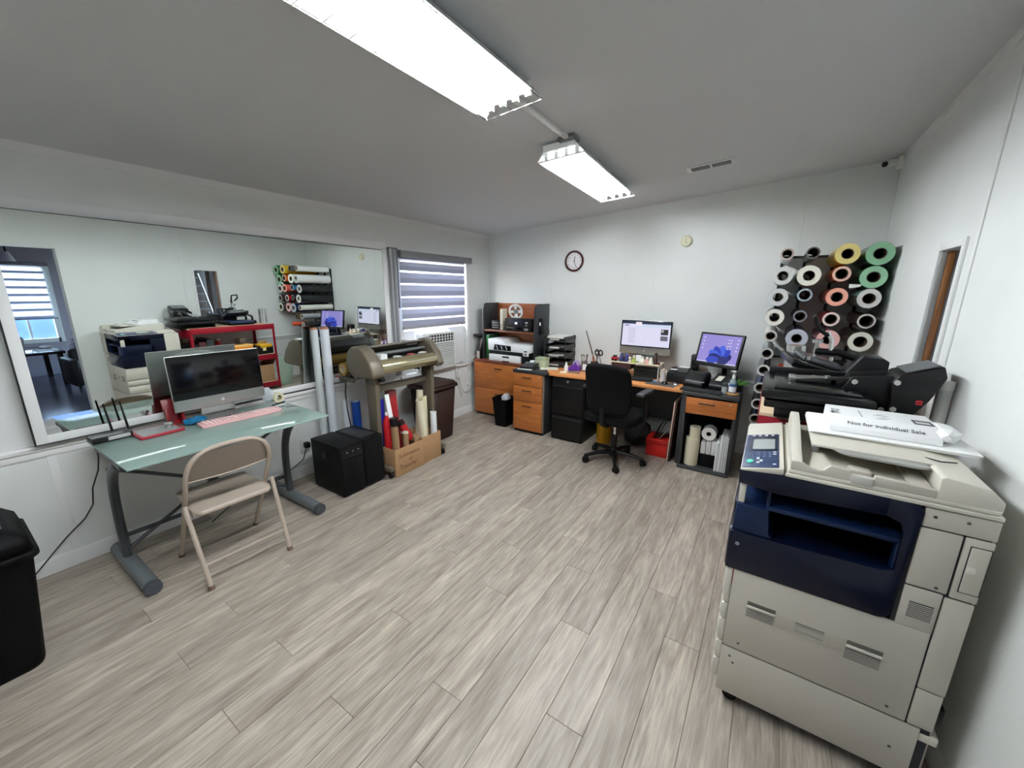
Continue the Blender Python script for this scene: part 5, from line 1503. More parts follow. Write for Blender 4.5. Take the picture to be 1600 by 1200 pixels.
an = thing('angel_figurine', 'grey white standing angel figurine right of the riser', 'figurine', (-0.83, 4.0, TOPZ + 0.002))
part(an, 'robe', MB().lathe([(0, 0), (0.035, 0), (0.028, 0.03), (0.018, 0.08), (0.012, 0.10), (0, 0.105)], c=(-0.835, 4.0, TOPZ + 0.0025), seg=16), mat('angel_grey', '#b9b3b5', 0.5), world=True)
part(an, 'head', MB().ball((-0.835, 4.0, TOPZ + 0.118), 0.014, seg=12), mat('angel_skin', '#cdbba9', 0.5), world=True)
for s in (-1, 1):
    part(an, 'wing', MB().ball((-0.835 + s * 0.022, 4.012, TOPZ + 0.085), 0.03, (0.55, 0.2, 1.1), seg=12), mat('angel_wing', '#d5cdb8', 0.5), world=True)

# black label printer left, black flat scanner right
bp = thing('receipt_printer', 'black printer with paper sheets right of the angel figurine', 'printer', (-0.66, 4.1, TOPZ + 0.002), -0.12)
part(bp, 'body', MB().box((-0.13, -0.13, 0.001), (0.06, 0.14, 0.105), bev=0.012), BLACK_PL)
part(bp, 'lid', MB().prism([(-0.13, 0.10), (0.13, 0.10), (0.14, 0.125), (0.02, 0.135), (-0.10, 0.115)], 'x', -0.125, 0.055, bev=0.004), BLACK_GL)
part(bp, 'paper_sheet', MB().box((-0.07, 0.02, 0.136), (0.03, 0.10, 0.138)).box((-0.11, -0.09, 0.1235), (-0.05, -0.04, 0.126)), PAPER, 'white paper slips')
lp = thing('label_printer', 'rounded black label printer in front of the tilted screen', 'printer', (-0.51, 3.98, TOPZ + 0.002), -0.15)
part(lp, 'body', MB().prism([(-0.12, 0.001), (0.13, 0.001), (0.13, 0.10), (0.08, 0.135), (-0.02, 0.125), (-0.10, 0.075), (-0.12, 0.05)], 'x', -0.10, 0.075, bev=0.014, seg=3), BLACK_PL)
part(lp, 'front_slot', MB().box((-0.08, -0.1155, 0.062), (0.08, -0.105, 0.069), bev=0.002, M=Matrix.Rotation(0, 4, 'X')), mat('slot_silver', '#87898c', 0.3))
part(lp, 'lid_badge', MB().box((-0.03, 0.0, 0.126), (0.03, 0.012, 0.1335)), mat('badge_green', '#44503f', 0.4))
sn = thing('flat_scanner', 'flat black machine with cream label under the tilted screen', 'scanner', (-0.31, 4.02, TOPZ + 0.002), -0.15)
part(sn, 'body', MB().prism([(-0.14, 0.001), (0.14, 0.001), (0.14, 0.11), (-0.10, 0.075), (-0.14, 0.045)], 'x', -0.085, 0.09, bev=0.008), BLACK_PL)
part(sn, 'label', MB().prism([(-0.08, 0.0795), (0.06, 0.0998), (0.06, 0.1012), (-0.08, 0.0809)], 'x', -0.05, 0.0), PAPER2, 'cream label')
part(sn, 'tag', MB().prism([(-0.122, 0.062), (-0.10, 0.0765), (-0.10, 0.078), (-0.122, 0.0635)], 'x', 0.04, 0.08), PAPER, 'small white tag')
part(sn, 'lid_seam', MB().prism([(-0.135, 0.0475), (-0.133, 0.049), (-0.133, 0.052), (-0.137, 0.05)], 'x', -0.08, 0.085), GREY_PL)

# tilted monitor
mn = thing('computer_monitor', 'black monitor with blue swirl picture tilted back above the black printers', 'monitor', (-0.37, 4.12, TOPZ), 0)
Mm = Matrix.Translation((-0.402, 4.06, 0.922)) @ Matrix.Rotation(radians(-24), 4, 'Z') @ Matrix.Rotation(radians(-14), 4, 'X')
part(mn, 'housing', MB().box((-0.205, 0.0, 0.0), (0.205, 0.03, 0.315), bev=0.006, M=Mm).box((-0.12, 0.028, 0.06), (0.12, 0.055, 0.25), bev=0.012, M=Mm), BLACK_PL, world=True)
part(mn, 'bezel', MB().box((-0.205, -0.006, 0.0), (0.205, 0.001, 0.035), bev=0.002, M=Mm).box((-0.205, -0.006, 0.298), (0.205, 0.001, 0.315), bev=0.002, M=Mm).box((-0.205, -0.006, 0.03), (-0.188, 0.001, 0.30), bev=0.002, M=Mm).box((0.188, -0.006, 0.03), (0.205, 0.001, 0.30), bev=0.002, M=Mm), BLACK_PL, world=True)
part(mn, 'lit_screen', MB().box((-0.188, -0.002, 0.035), (0.188, 0.0005, 0.298), M=Mm), EM('screen_lavender', '#9d92e0', 0.75), 'lit lavender screen', world=True)


def petal(cx, cz, ang, ln, wd, m, d):
    pts = []
    ln, wd = ln * 1.22, wd * 1.15
    for k in range(14):
        t = 2 * pi * k / 14
        a, b = ln * cos(t) + ln * 0.62, wd * sin(t)
        pts.append((cx + a * cos(ang) - b * sin(ang), cz + a * sin(ang) + b * cos(ang)))
    return part(mn, 'swirl_petal', MB().prism(pts, 'y', -0.0022 - d, -0.0018 - d, M=Mm), m, world=True)


PB1, PB2, PB3 = EM('petal_blue', '#2a45d8', 0.6), EM('petal_deep', '#1a1f86', 0.5), EM('petal_bright', '#4668f0', 0.7)
for k, (an_, ln, wd, mm_) in enumerate(((0.2, 0.062, 0.040, PB2), (0.75, 0.066, 0.036, PB1), (1.35, 0.062, 0.034, PB3), (2.0, 0.060, 0.032, PB1), (2.6, 0.058, 0.034, PB3), (3.05, 0.050, 0.032, PB2))):
    petal(0.015, 0.085, an_, ln, wd, mm_, 0.0003 * k)
petal(0.015, 0.07, -0.05, 0.05, 0.034, PB2, 0.0021)
petal(0.0, 0.07, 3.25, 0.05, 0.030, PB1, 0.0024)
for r in range(4):
    for c in range(2):
        part(mn, 'screen_icon', MB().box((0.075 + c * 0.022, -0.0052, 0.255 - r * 0.028), (0.084 + c * 0.022, -0.0048, 0.264 - r * 0.028), M=Mm), EM('icon_white', '#eceaf8', 0.9), world=True)
    part(mn, 'screen_icon', MB().box((-0.165, -0.0028, 0.262 - r * 0.034), (-0.155, -0.0024, 0.272 - r * 0.034), M=Mm), EM('icon_white', '#eceaf8', 0.9), world=True)
    part(mn, 'screen_icon', MB().box((0.155, -0.0028, 0.262 - r * 0.034), (0.165, -0.0024, 0.272 - r * 0.034), M=Mm), EM('icon_white', '#eceaf8', 0.9), world=True)
part(mn, 'task_bar', MB().box((-0.188, -0.0028, 0.035), (0.188, -0.0024, 0.045), M=Mm), EM('bar_pale', '#d7d2f5', 0.8), world=True)
part(mn, 'stand', MB().tube([(-0.35, 4.16, 1.03), (-0.335, 4.22, 0.95), (-0.325, 4.27, 0.80), (-0.325, 4.27, TOPZ + 0.012)], 0.022, 10), BLACK_PL, world=True)
part(mn, 'stand_base', MB().cyl((-0.325, 4.27, TOPZ + 0.0025), (-0.325, 4.27, TOPZ + 0.014), 0.10, seg=24), BLACK_PL, world=True)
spk = thing('desktop_speaker', 'small black loudspeaker standing left of the tilted monitor', 'speaker', (-0.60, 4.27, TOPZ))
part(spk, 'cabinet', MB().box((-0.635, 4.24, TOPZ + 0.003), (-0.565, 4.34, TOPZ + 0.255), bev=0.006), BLACK_PL, world=True)
part(spk, 'driver', MB().cyl((-0.60, 4.236, TOPZ + 0.18), (-0.60, 4.242, TOPZ + 0.18), 0.026, seg=18), BLACK_GL, world=True)

# right cabinet
rc = thing('drawer_cabinet', 'charcoal cabinet with one honey wood drawer over an open shelf', 'cabinet', (-0.36, 4.05, 0))
RX0, RX1, RYF, RYB = -0.585, -0.150, 3.712, 4.40
part(rc, 'side_panel', MB().box((RX0 + 0.005, RYF, 0.03), (RX0 + 0.03, RYB, TOPZ - 0.032), bev=0.002), DARK_LAM, world=True)
part(rc, 'side_panel', MB().box((RX1 - 0.028, RYF, 0.03), (RX1 - 0.003, RYB, TOPZ - 0.032), bev=0.002), DARK_LAM, world=True)
part(rc, 'back_panel', MB().box((RX0 + 0.031, RYB - 0.02, 0.03), (RX1 - 0.029, RYB - 0.004, TOPZ - 0.033)), BLACK_PL, world=True)
part(rc, 'bottom_panel', MB().box((RX0 + 0.005, RYF - 0.004, 0.0), (RX1 - 0.003, RYB, 0.03), bev=0.006), DARK_LAM, world=True)
part(rc, 'top', MB().prism([(-0.60, 3.70), (RX1 + 0.002, 3.695), (RX1 + 0.002, 4.41), (-0.496, 4.41), (-0.496, 3.856), (-0.596, 3.742)], 'z', TOPZ - 0.031, TOPZ + 0.002, bev=0.004), DARK_LAM, world=True)
d = part(rc, 'drawer', MB().box((RX0 + 0.031, RYF - 0.012, 0.545), (RX1 - 0.005, RYF + 0.01, 0.69), bev=0.003), WOOD_FRONT, world=True)
pull(d, -0.385, RYF - 0.012, 0.648, 0.13)
part(d, 'lock', MB().cyl((-0.205, RYF - 0.017, 0.665), (-0.205, RYF - 0.011, 0.665), 0.009, seg=14), SILV, world=True)
part(rc, 'drawer_floor', MB().box((RX0 + 0.031, RYF + 0.012, 0.535), (RX1 - 0.029, RYB - 0.021, 0.545)), DARK_LAM, world=True)
# contents
tube_roll('paper_towel_roll', 'tall cream paper roll standing at the left of the open shelf', 'roll', (-0.475, 3.80, 0.031), (-0.475, 3.80, 0.292), 0.060, CREAMR, coresize=0.35, core='#6b5a45')
tube_roll('paper_towel_roll', 'shorter cream roll stacked on the tall one in the open shelf', 'roll', (-0.465, 3.80, 0.293), (-0.465, 3.80, 0.40), 0.046, CREAMR, coresize=0.35, core='#6b5a45')
single('black_box', 'plain black box in the middle of the open shelf', 'box', MB().box((-0.40, 3.79, 0.031), (-0.275, 4.0, 0.15), bev=0.004), BLACK_FAB, loc=(-0.34, 3.9, 0.031))
for k in range(3):
    single('small_white_box', 'small white card box on the black box, %s of three' % ('left', 'middle', 'right')[k], 'box', MB().box((-0.405 + 0.044 * k, 3.80, 0.151), (-0.365 + 0.044 * k, 3.92, 0.262 + 0.012 * k), bev=0.003), mat('box_white', '#d5d6d6', 0.6), loc=(-0.39 + 0.044 * k, 3.85, 0.151))
tube_roll('label_roll', 'white label roll facing forward at the top of the open shelf', 'roll', (-0.350, 3.79, 0.350), (-0.350, 3.90, 0.350), 0.060, PAPER, coresize=0.34, core='#3b2f22')
for k in range(9):
    if k < 3:
        x0, x1, z0, z1 = -0.266 + 0.0005 * k, -0.246, 0.031 + 0, 0.30
        x0 = -0.274 + 0.0155 * k
        x1 = x0 + 0.014
        z1 = (0.30, 0.30, 0.37)[k]
    else:
        x0 = -0.227 + 0.0078 * (k - 3)
        x1 = x0 + 0.0062
        z1 = 0.375 - 0.006 * (k % 3)
    single('white_envelope_pack', ('first', 'second', 'third', 'fourth', 'fifth', 'sixth', 'seventh', 'eighth', 'ninth')[k] + ' upright white envelope pack from the left in the open shelf', 'envelope', MB().box((x0, 3.735 + 0.003 * (k % 2), 0.031), (x1, 3.98, z1), bev=0.0008, seg=1), mat('env_%d' % (k % 2), ('#e9eaea', '#c9cbcc')[k % 2], 0.6), group='white envelope packs', loc=(x0, 3.85, 0.031))

# bottle, jar, wood coaster, plant
co = single('wood_coaster', 'round wooden coaster at the right desk corner under the pump bottle', 'coaster', MB().lathe([(0, 0), (0.048, 0), (0.05, 0.006), (0.05, 0.014), (0.046, 0.018), (0, 0.018)], c=(-0.21, 3.80, TOPZ + 0.0025), seg=28), wood('coaster_wood', '#8a6238', '#a87c4a', 0), loc=(-0.21, 3.8, TOPZ))
bt = thing('pump_bottle', 'clear pump bottle with white top and blue label', 'bottle', (-0.215, 3.81, TOPZ + 0.021))
part(bt, 'bottle', MB().lathe([(0, 0), (0.027, 0), (0.029, 0.008), (0.029, 0.10), (0.012, 0.125), (0, 0.125)], c=(-0.215, 3.81, TOPZ + 0.021), seg=20), mat('bottle_clear', '#b9d3d6', 0.1, trans=0.5), world=True)
part(bt, 'label', MB().ring((-0.215, 3.81, TOPZ + 0.03), (-0.215, 3.81, TOPZ + 0.075), 0.0297, 0.0285, 20), mat('label_white', '#dfe4ea', 0.5), world=True)
part(bt, 'label_band', MB().ring((-0.215, 3.81, TOPZ + 0.076), (-0.215, 3.81, TOPZ + 0.10), 0.0297, 0.0285, 20), mat('label_blue', '#3b5f86', 0.5), 'blue label band', world=True)
part(bt, 'pump', MB().lathe([(0, 0.125), (0.013, 0.125), (0.013, 0.15), (0.005, 0.155), (0.005, 0.175), (0.014, 0.18), (0.014, 0.19), (0, 0.19)], c=(-0.215, 3.81, TOPZ + 0.021), seg=14).box((-0.245, 3.805, TOPZ + 0.199), (-0.215, 3.815, TOPZ + 0.209), bev=0.003), WHITE_PL, world=True)
jr = thing('pill_jar', 'small clear jar with black lid left of the pump bottle', 'jar', (-0.275, 3.83, TOPZ + 0.002))
part(jr, 'glass', MB().lathe([(0, 0), (0.022, 0), (0.023, 0.004), (0.023, 0.055), (0.019, 0.062), (0, 0.062)], c=(-0.275, 3.82, TOPZ + 0.0025), seg=20), mat('jar_glass', '#cdd5d8', 0.1, trans=0.4), world=True)
part(jr, 'lid', MB().lathe([(0, 0.062), (0.023, 0.062), (0.023, 0.09), (0.020, 0.094), (0, 0.094)], c=(-0.275, 3.82, TOPZ + 0.0025), seg=20), mat('jar_lid', '#2d3436', 0.3), 'black lid', world=True)
plt = thing('potted_plant', 'small green leafy plant in a dark pot behind the pump bottle', 'plant', (-0.180, 3.965, TOPZ + 0.002))
part(plt, 'pot', MB().lathe([(0, 0), (0.030, 0), (0.036, 0.06), (0.032, 0.06), (0.028, 0.05), (0, 0.05)], c=(-0.180, 3.965, TOPZ + 0.0025), seg=18), BLACK_PL, world=True)
rnd = random.Random(2)
for k in range(14):
    a = k * 2.4
    M = Matrix.Translation((-0.180, 3.965, TOPZ + 0.05)) @ Matrix.Rotation(a, 4, 'Z') @ Matrix.Rotation(radians(rnd.uniform(15, 65)), 4, 'Y')
    L_ = rnd.uniform(0.06, 0.10)
    part(plt, 'leaf', MB().prism([(0, 0), (-0.011, L_ * 0.4), (-0.007, L_ * 0.8), (0, L_), (0.007, L_ * 0.8), (0.011, L_ * 0.4)], 'y', -0.0006, 0.0006, M=M @ Matrix.Diagonal((1, 1, 1, 1))), mat('leaf_green', '#4a8233', 0.45, var=0.2, scale=20), world=True)
kb3 = thing('keyboard', 'slim black keyboard at the front of the charcoal cabinet top', 'keyboard', (-0.455, 3.775, TOPZ + 0.002), -0.12)
part(kb3, 'base', MB().box((-0.17, -0.055, 0.001), (0.17, 0.065, 0.013), bev=0.004), BLACK_PL)
km = MB()
for r in range(5):
    for c in range(16):
        km.box((-0.165 + c * 0.0205, -0.047 + r * 0.0215, 0.013), (-0.165 + c * 0.0205 + 0.017, -0.047 + r * 0.0215 + 0.017, 0.017), bev=0.0015, seg=1)
part(kb3, 'keys', km, mat('black_keys', '#1b1b1d', 0.5), kind='stuff')

# red file box + leaning boards + bucket under desk
rf = thing('red_file_box', 'red file box with folders under the desk', 'box', (-0.78, 3.95, 0))
part(rf, 'case', MB().box((-0.905, 3.85, 0.0), (-0.705, 4.08, 0.155), bev=0.004), mat('red_file_plastic', '#b81d17', 0.4), world=True)
part(rf, 'lid_rim', MB().box((-0.91, 3.845, 0.125), (-0.70, 4.085, 0.18), bev=0.004), mat('red_file_rim', '#a81812', 0.4), world=True)
for k in range(4):
    part(rf, 'folder', MB().box((-0.0010, 0, 0), (0.0010, 0.20, 0.16 + 0.03 * (k % 3)), M=Matrix.Translation((-0.85 + 0.02 * k, 3.87, 0.18)) @ Matrix.Rotation(radians(22 + 4 * k), 4, 'Y')), mat('folder%d' % k, ('#26221f', '#4b3c2c', '#3c4a35', '#cfcac0')[k], 0.7), world=True)
for k, (xx, cl, hgt, lab) in enumerate(((-0.655, '#d7cfc9', 0.60, 'pale thin board leaning upright beside the red file box'), (-0.640, '#5a3a2b', 0.585, 'brown board leaning between the pale board and cabinet'))):
    bd = thing('leaning_board', lab, 'board', (xx, 3.9, 0))
    part(bd, 'board', MB().box((-0.005, 3.79 - 3.9, 0.0), (0.005, 0.30, hgt), bev=0.001, M=Matrix.Translation((xx - 0.03, 3.9, 0.0008)) @ Matrix.Rotation(radians(2.2), 4, 'Y')), mat('board%d' % k, cl, 0.6), world=True)
    part(bd, 'edge_band', MB().box((-0.0055, 3.788 - 3.9, 0.002), (0.0055, 3.7905 - 3.9, hgt), M=Matrix.Translation((xx - 0.03, 3.9, 0.0008)) @ Matrix.Rotation(radians(2.2), 4, 'Y')), mat('boarde%d' % k, ('#c9a79a', '#3d261c')[k], 0.6), world=True)
yb = thing('yellow_bucket', 'yellow bucket on the floor behind the office chair', 'bucket', (-1.40, 3.95, 0))
part(yb, 'body', MB().lathe([(0.001, 0), (0.075, 0), (0.085, 0.26), (0.088, 0.27), (0.088, 0.28), (0.082, 0.28), (0.072, 0.006), (0.001, 0.006)], c=(-1.385, 3.95, 0), seg=24), mat('yellow_plastic', '#b98a18', 0.45), world=True)
part(yb, 'handle', MB().tube([(-1.385 + 0.088 * cos(radians(a)), 3.95 - 0.02, 0.265 - 0.07 * sin(radians(a))) for a in range(0, 181, 15)], 0.003, 6), CHROME, world=True)
bagb = thing('black_bag', 'slumped black bag under the desk beside the red file box', 'bag', (-1.05, 4.05, 0))
part(bagb, 'body', MB().crumple((-1.20, 3.92, 0.0), (-0.92, 4.20, 0.30), 0.2, 3, 21), mat('dark_bag', '#1c1c1f', 0.6), world=True)
part(bagb, 'strap', MB().tube([(-1.14, 3.93, 0.22), (-1.10, 3.91, 0.30), (-1.03, 3.91, 0.30), (-0.99, 3.94, 0.22)], 0.008, 8), mat('dark_strap', '#3a3a3e', 0.6), world=True)

# ================================================================ OFFICE CHAIR
oc = thing('office_chair', 'black fabric office chair on five casters at the desk', 'chair', (-1.125, 3.52, 0), radians(-6))
cpl = BLACK_PL
part(oc, 'hub', MB().lathe([(0, 0.06), (0.042, 0.06), (0.045, 0.10), (0.030, 0.13), (0, 0.13)], seg=20), cpl)
part(oc, 'gas_column', MB().cyl((0, 0, 0.12), (0, 0, 0.27), 0.025, seg=16), cpl)
part(oc, 'gas_rod', MB().cyl((0, 0, 0.26), (0, 0, 0.40), 0.014, seg=14), CHROME, 'bright steel rod')
for k in range(5):
    a = radians(-62 + 72 * k)
    c_, s_ = cos(a), sin(a)
    leg = MB().tube([(0.03 * c_, 0.03 * s_, 0.098), (0.15 * c_, 0.15 * s_, 0.092), (0.285 * c_, 0.285 * s_, 0.068)], [0.024, 0.020, 0.015], 8)
    part(oc, 'leg', leg, cpl)
    M = Matrix.Translation((0.285 * c_, 0.285 * s_, 0)) @ Matrix.Rotation(a + 0.6, 4, 'Z')
    cs = part(oc, 'caster', MB().cyl((-0.022, 0.012, 0.026), (-0.006, 0.012, 0.026), 0.0262, seg=16, M=M).cyl((0.006, 0.012, 0.026), (0.022, 0.012, 0.026), 0.0262, seg=16, M=M), cpl)
    part(cs, 'hood', MB().box((-0.024, -0.012, 0.034), (0.024, 0.034, 0.058), bev=0.008, M=M).cyl((0, 0, 0.05), (0, 0, 0.075), 0.007, seg=8, M=M), cpl)
part(oc, 'mechanism', MB().box((-0.10, -0.12, 0.385), (0.10, 0.12, 0.425), bev=0.010), cpl)
part(oc, 'seat', MB().prism([(-0.235, -0.20), (-0.20, -0.235), (0.20, -0.235), (0.235, -0.20), (0.245, 0.20), (0.20, 0.25), (-0.20, 0.25), (-0.245, 0.20)], 'z', 0.42, 0.505, bev=0.028, seg=4), BLACK_FAB)
# backrest: curved cushion at local y<0
bk = bmesh.new()
rows = []
N, K = 14, 14
for i in range(N + 1):
    u = -1 + 2 * i / N
    col = []
    for k in range(K + 1):
        v = k / K
        wv = 0.212 + 0.015 * math.sin(pi * v) - (0.018 * max(0, (v - 0.85) / 0.15) ** 2) - (0.035 * max(0, (0.15 - v) / 0.15) ** 2)
        x = u * wv
        z = 0.525 + 0.455 * v - (0.012 * abs(u) ** 4 if v > 0.9 else 0)
        y = -0.255 - 0.05 * v + 0.045 * (u * u) + 0.02 * math.sin(pi * v * 1.3)
        col.append(bk.verts.new((x, y, z)))
    rows.append(col)
for i in range(N):
    for k in range(K):
        bk.faces.new((rows[i][k], rows[i + 1][k], rows[i + 1][k + 1], rows[i][k + 1]))
bmesh.ops.recalc_face_normals(bk, faces=bk.faces[:])
bmesh.ops.solidify(bk, geom=bk.faces[:], thickness=0.06)
eds = [e for e in bk.edges if len(e.link_faces) == 2 and e.calc_face_angle(0) > 0.9]
bmesh.ops.bevel(bk, geom=eds, offset=0.022, segments=3, affect='EDGES', profile=0.5)
m_ = MB()
m_.bm = bk
part(oc, 'backrest', m_, BLACK_FAB)
part(oc, 'back_bar', MB().tube([(0, -0.05, 0.40), (0, -0.20, 0.405), (0, -0.295, 0.45), (0, -0.305, 0.60)], 0.022, 8), cpl)
for s in (-1, 1):
    ar = part(oc, 'armrest', MB().prism([(-0.035, -0.13), (0.035, -0.13), (0.04, 0.10), (0.02, 0.13), (-0.02, 0.13), (-0.04, 0.10)], 'z', 0.705, 0.74, bev=0.012, seg=3, M=Matrix.Translation((s * 0.262, -0.0, 0))), mat('arm_pad', '#2b2b2f', 0.5))
    part(ar, 'arm_post', MB().tube([(s * 0.18, 0.02, 0.415), (s * 0.255, 0.02, 0.42), (s * 0.272, 0.01, 0.47), (s * 0.268, 0.0, 0.705)], 0.022, 8, flat=0.6), cpl)
# ================================================================ VINYL ROLL RACK
RK = mat('rack_black', '#101012', 0.45)
rk = thing('roll_rack', 'black wire rack of pegs holding vinyl rolls on the far wall', 'rack', (0.28, 4.42, 0))
for xx in (0.0, 0.165, 0.365, 0.56):
    part(rk, 'upright', MB().box((xx - 0.011, 4.41, 0.10), (xx + 0.011, 4.428, 1.91), bev=0.002), RK, world=True)
for zz in (0.12, 1.02, 1.905):
    part(rk, 'crossbar', MB().box((-0.02, 4.395, zz - 0.010), (0.60, 4.409, zz + 0.010), bev=0.002), RK, world=True)
# (x, z, outer radius, sheet colour, end colour, words)
YE, YBK = 3.80, 4.39
ROLLS = [
    (0.025, 1.891, 0.045, '#e6e7e6', '#b9a7a4', 'thin white roll, far left of the top row', 0.78),
    (0.018, 1.727, 0.068, '#e3e5e4', '#c9ccc9', 'thick white roll, second from top in the left column', 0.55),
    (0.009, 1.565, 0.068, '#17171a', '#c5c7c8', 'black roll with pale end, third from top in the left column', 0.52),
    (0.006, 1.409, 0.066, '#131316', '#dcdcd3', 'black roll with cream end, fourth from top in the left column', 0.55),
    (0.000, 1.261, 0.045, '#e1e0d6', '#c4c6c2', 'thin cream roll, fifth from top in the left column', 0.76),
    (-0.006, 1.115, 0.046, '#8a8d90', '#b5b8b9', 'thin silver grey roll, sixth from top in the left column', 0.76),
    (-0.012, 0.975, 0.047, '#1a1b1d', '#c6caca', 'thin black roll level with the heat press', 0.72),
    (-0.016, 0.828, 0.047, '#1b2c4f', '#bcbfba', 'navy roll just under the heat press level', 0.74),
    (-0.018, 0.690, 0.046, '#15161a', '#c2c6c5', 'black roll low in the left column beside the cabinet', 0.78),
    (-0.018, 0.555, 0.046, '#1d2030', '#a5a29e', 'lowest dark roll in the left column', 0.78),
    (0.185, 1.892, 0.043, '#55585a', '#6e7274', 'thin dark grey roll, second in the top row', 0.85),
    (0.182, 1.727, 0.075, '#dfe0d5', '#e9e9d8', 'thick cream white roll in the second row', 0.5),
    (0.177, 1.584, 0.048, '#3d6f8f', '#9fb0b8', 'thin blue roll in the third row', 0.76),
    (0.170, 1.424, 0.045, '#2c2d33', '#7f838c', 'thin charcoal roll in the fourth row', 0.76),
    (0.172, 1.254, 0.073, '#1c2550', '#b4b8c4', 'thick navy roll in the fifth row', 0.48),
    (0.155, 1.105, 0.043, '#7d5a22', '#5d6064', 'thin bronze roll behind the foil roll', 0.76),
    (0.385, 1.875, 0.072, '#cda92a', '#dccb82', 'thick yellow roll in the top row', 0.5),
    (0.374, 1.736, 0.054, '#d2642a', '#e0b7a6', 'thin orange roll below the yellow roll', 0.7),
    (0.370, 1.572, 0.065, '#cf5a4c', '#eda892', 'salmon roll in the third row', 0.56),
    (0.362, 1.409, 0.052, '#98121c', '#e3d1cd', 'dark red roll in the fourth row', 0.72),
    (0.367, 1.255, 0.072, '#c7868e', '#e2b2ae', 'pink roll behind the press handle', 0.48),
    (0.560, 1.869, 0.078, '#1f5a35', '#7fae8b', 'thick green roll at the right of the top row', 0.48),
    (0.555, 1.712, 0.077, '#246a41', '#8fbf9b', 'thick lighter green roll below the top green roll', 0.5),
    (0.555, 1.563, 0.068, '#7fa9a0', '#d4d4d0', 'pale teal roll in the third row at right', 0.56),
    (0.565, 1.403, 0.052, '#4a3f3c', '#cfccc6', 'thin brown roll in the fourth row at right', 0.8),
    (0.553, 1.254, 0.072, '#4f4a47', '#d8d8cc', 'grey brown roll in the fifth row at right', 0.56),
]
for k, (x, z, r, c1, c2, lab, cf) in enumerate(ROLLS):
    rnd = random.Random(k)
    ye = YE + rnd.uniform(-0.02, 0.02)
    t = thing('vinyl_roll', lab, 'roll', (x, ye, z), 0, 'vinyl rolls on the wall rack')
    part(t, 'vinyl', MB().ring((x, ye + 0.002, z), (x, YBK - 0.01, z), r, r * cf, 26), mat('vinyl_' + c1[1:], c1, 0.22), world=True)
    part(t, 'end_face', MB().ring((x, ye, z), (x, ye + 0.0018, z), r * 0.99, r * cf, 26), mat('vend_' + c2[1:], c2, 0.6), 'paler end of the roll', world=True)
    part(t, 'core', MB().ring((x, ye - 0.001, z), (x, YBK - 0.01, z), r * cf - 0.0005, r * cf - 0.004, 20), mat('core_pale', '#8f8578', 0.8) if x < 0.1 else mat('core_dark', '#4a3b33', 0.8), world=True)
    part(rk, 'peg', MB().cyl((x, 4.40, z - r * cf * 0.5), (x, ye + 0.22, z - r * cf * 0.5), 0.006, seg=8), RK, world=True)
tl = thing('vinyl_offcut', 'white paper tongue sticking out beside the lighter green roll', 'paper', (0.47, 3.8, 1.655))
part(tl, 'sheet', MB().prism([(0.43, 1.665), (0.50, 1.66), (0.49, 1.645), (0.43, 1.635)], 'y', 3.81, 3.812), PAPER, world=True)
tr_ = thing('orange_vinyl_scrap', 'short orange red roll lying by the left column end', 'roll', (0.12, 3.9, 0.98))
part(tr_, 'roll', MB().ring((0.10, 3.95, 0.99), (0.30, 3.83, 0.975), 0.034, 0.024, 18), mat('vinyl_orange_red', '#c64a2c', 0.35), world=True)
part(tr_, 'end_face', MB().ring((0.30, 3.83, 0.975), (0.3017, 3.829, 0.9749), 0.0335, 0.024, 18), PAPER, world=True)
part(tr_, 'rest_peg', MB().cyl((0.2, 4.40, 0.945), (0.2, 3.86, 0.945), 0.006, seg=8), RK, world=True)

# ================================================================ RED SHELF WITH HEAT PRESSES
REDM = mat('red_enamel', '#8f1526', 0.32, 0.1)
CHIP = wood('chipboard', '#c0a888', '#d2bb9c', 0, 30, 0.7)
SX0, SX1, SY0_, SY1_ = 0.005, 0.605, 2.215, 3.335
SZT = 1.03
sh = thing('red_garage_shelf', 'red steel shelving unit with chipboard decks along the right wall', 'shelf', (0.3, 2.78, 0))
for xx in (SX0, SX1):
    for yy in (SY0_, SY1_):
        sx = 1 if xx == SX0 else -1
        sy = 1 if yy == SY0_ else -1
        m_ = MB().box((min(xx, xx + sx * 0.035), min(yy, yy + sy * 0.003), 0.0), (max(xx, xx + sx * 0.035), max(yy, yy + sy * 0.003), SZT - 0.002)).box((min(xx, xx + sx * 0.003), min(yy, yy + sy * 0.035), 0.0), (max(xx, xx + sx * 0.003), max(yy, yy + sy * 0.035), SZT - 0.002))
        part(sh, 'post', m_, REDM, world=True)
for z in (0.12, 0.56, SZT):
    part(sh, 'beam', MB().box((SX0 - 0.007, SY0_ + 0.004, z - 0.078), (SX0 - 0.0035, SY1_ - 0.004, z + 0.003), bev=0.001), REDM, world=True)
    part(sh, 'beam', MB().box((SX1 + 0.0005, SY0_ + 0.004, z - 0.07), (SX1 + 0.004, SY1_ - 0.004, z - 0.012), bev=0.001), REDM, world=True)
    part(sh, 'beam', MB().box((SX0 + 0.001, SY0_ - 0.004, z - 0.07 if z < 1 else z - 0.13), (SX1 - 0.001, SY0_ - 0.0005, z - 0.016), bev=0.001), REDM, world=True)
    part(sh, 'beam', MB().box((SX0 + 0.001, SY1_ + 0.0005, z - 0.07), (SX1 - 0.001, SY1_ + 0.004, z - 0.016), bev=0.001), REDM, world=True)
    part(sh, 'deck', MB().box((SX0 - 0.003, SY0_ - 0.003, z - 0.0155), (SX1 + 0.003, SY1_ + 0.003, z), bev=0.001), CHIP, 'chipboard deck', world=True)

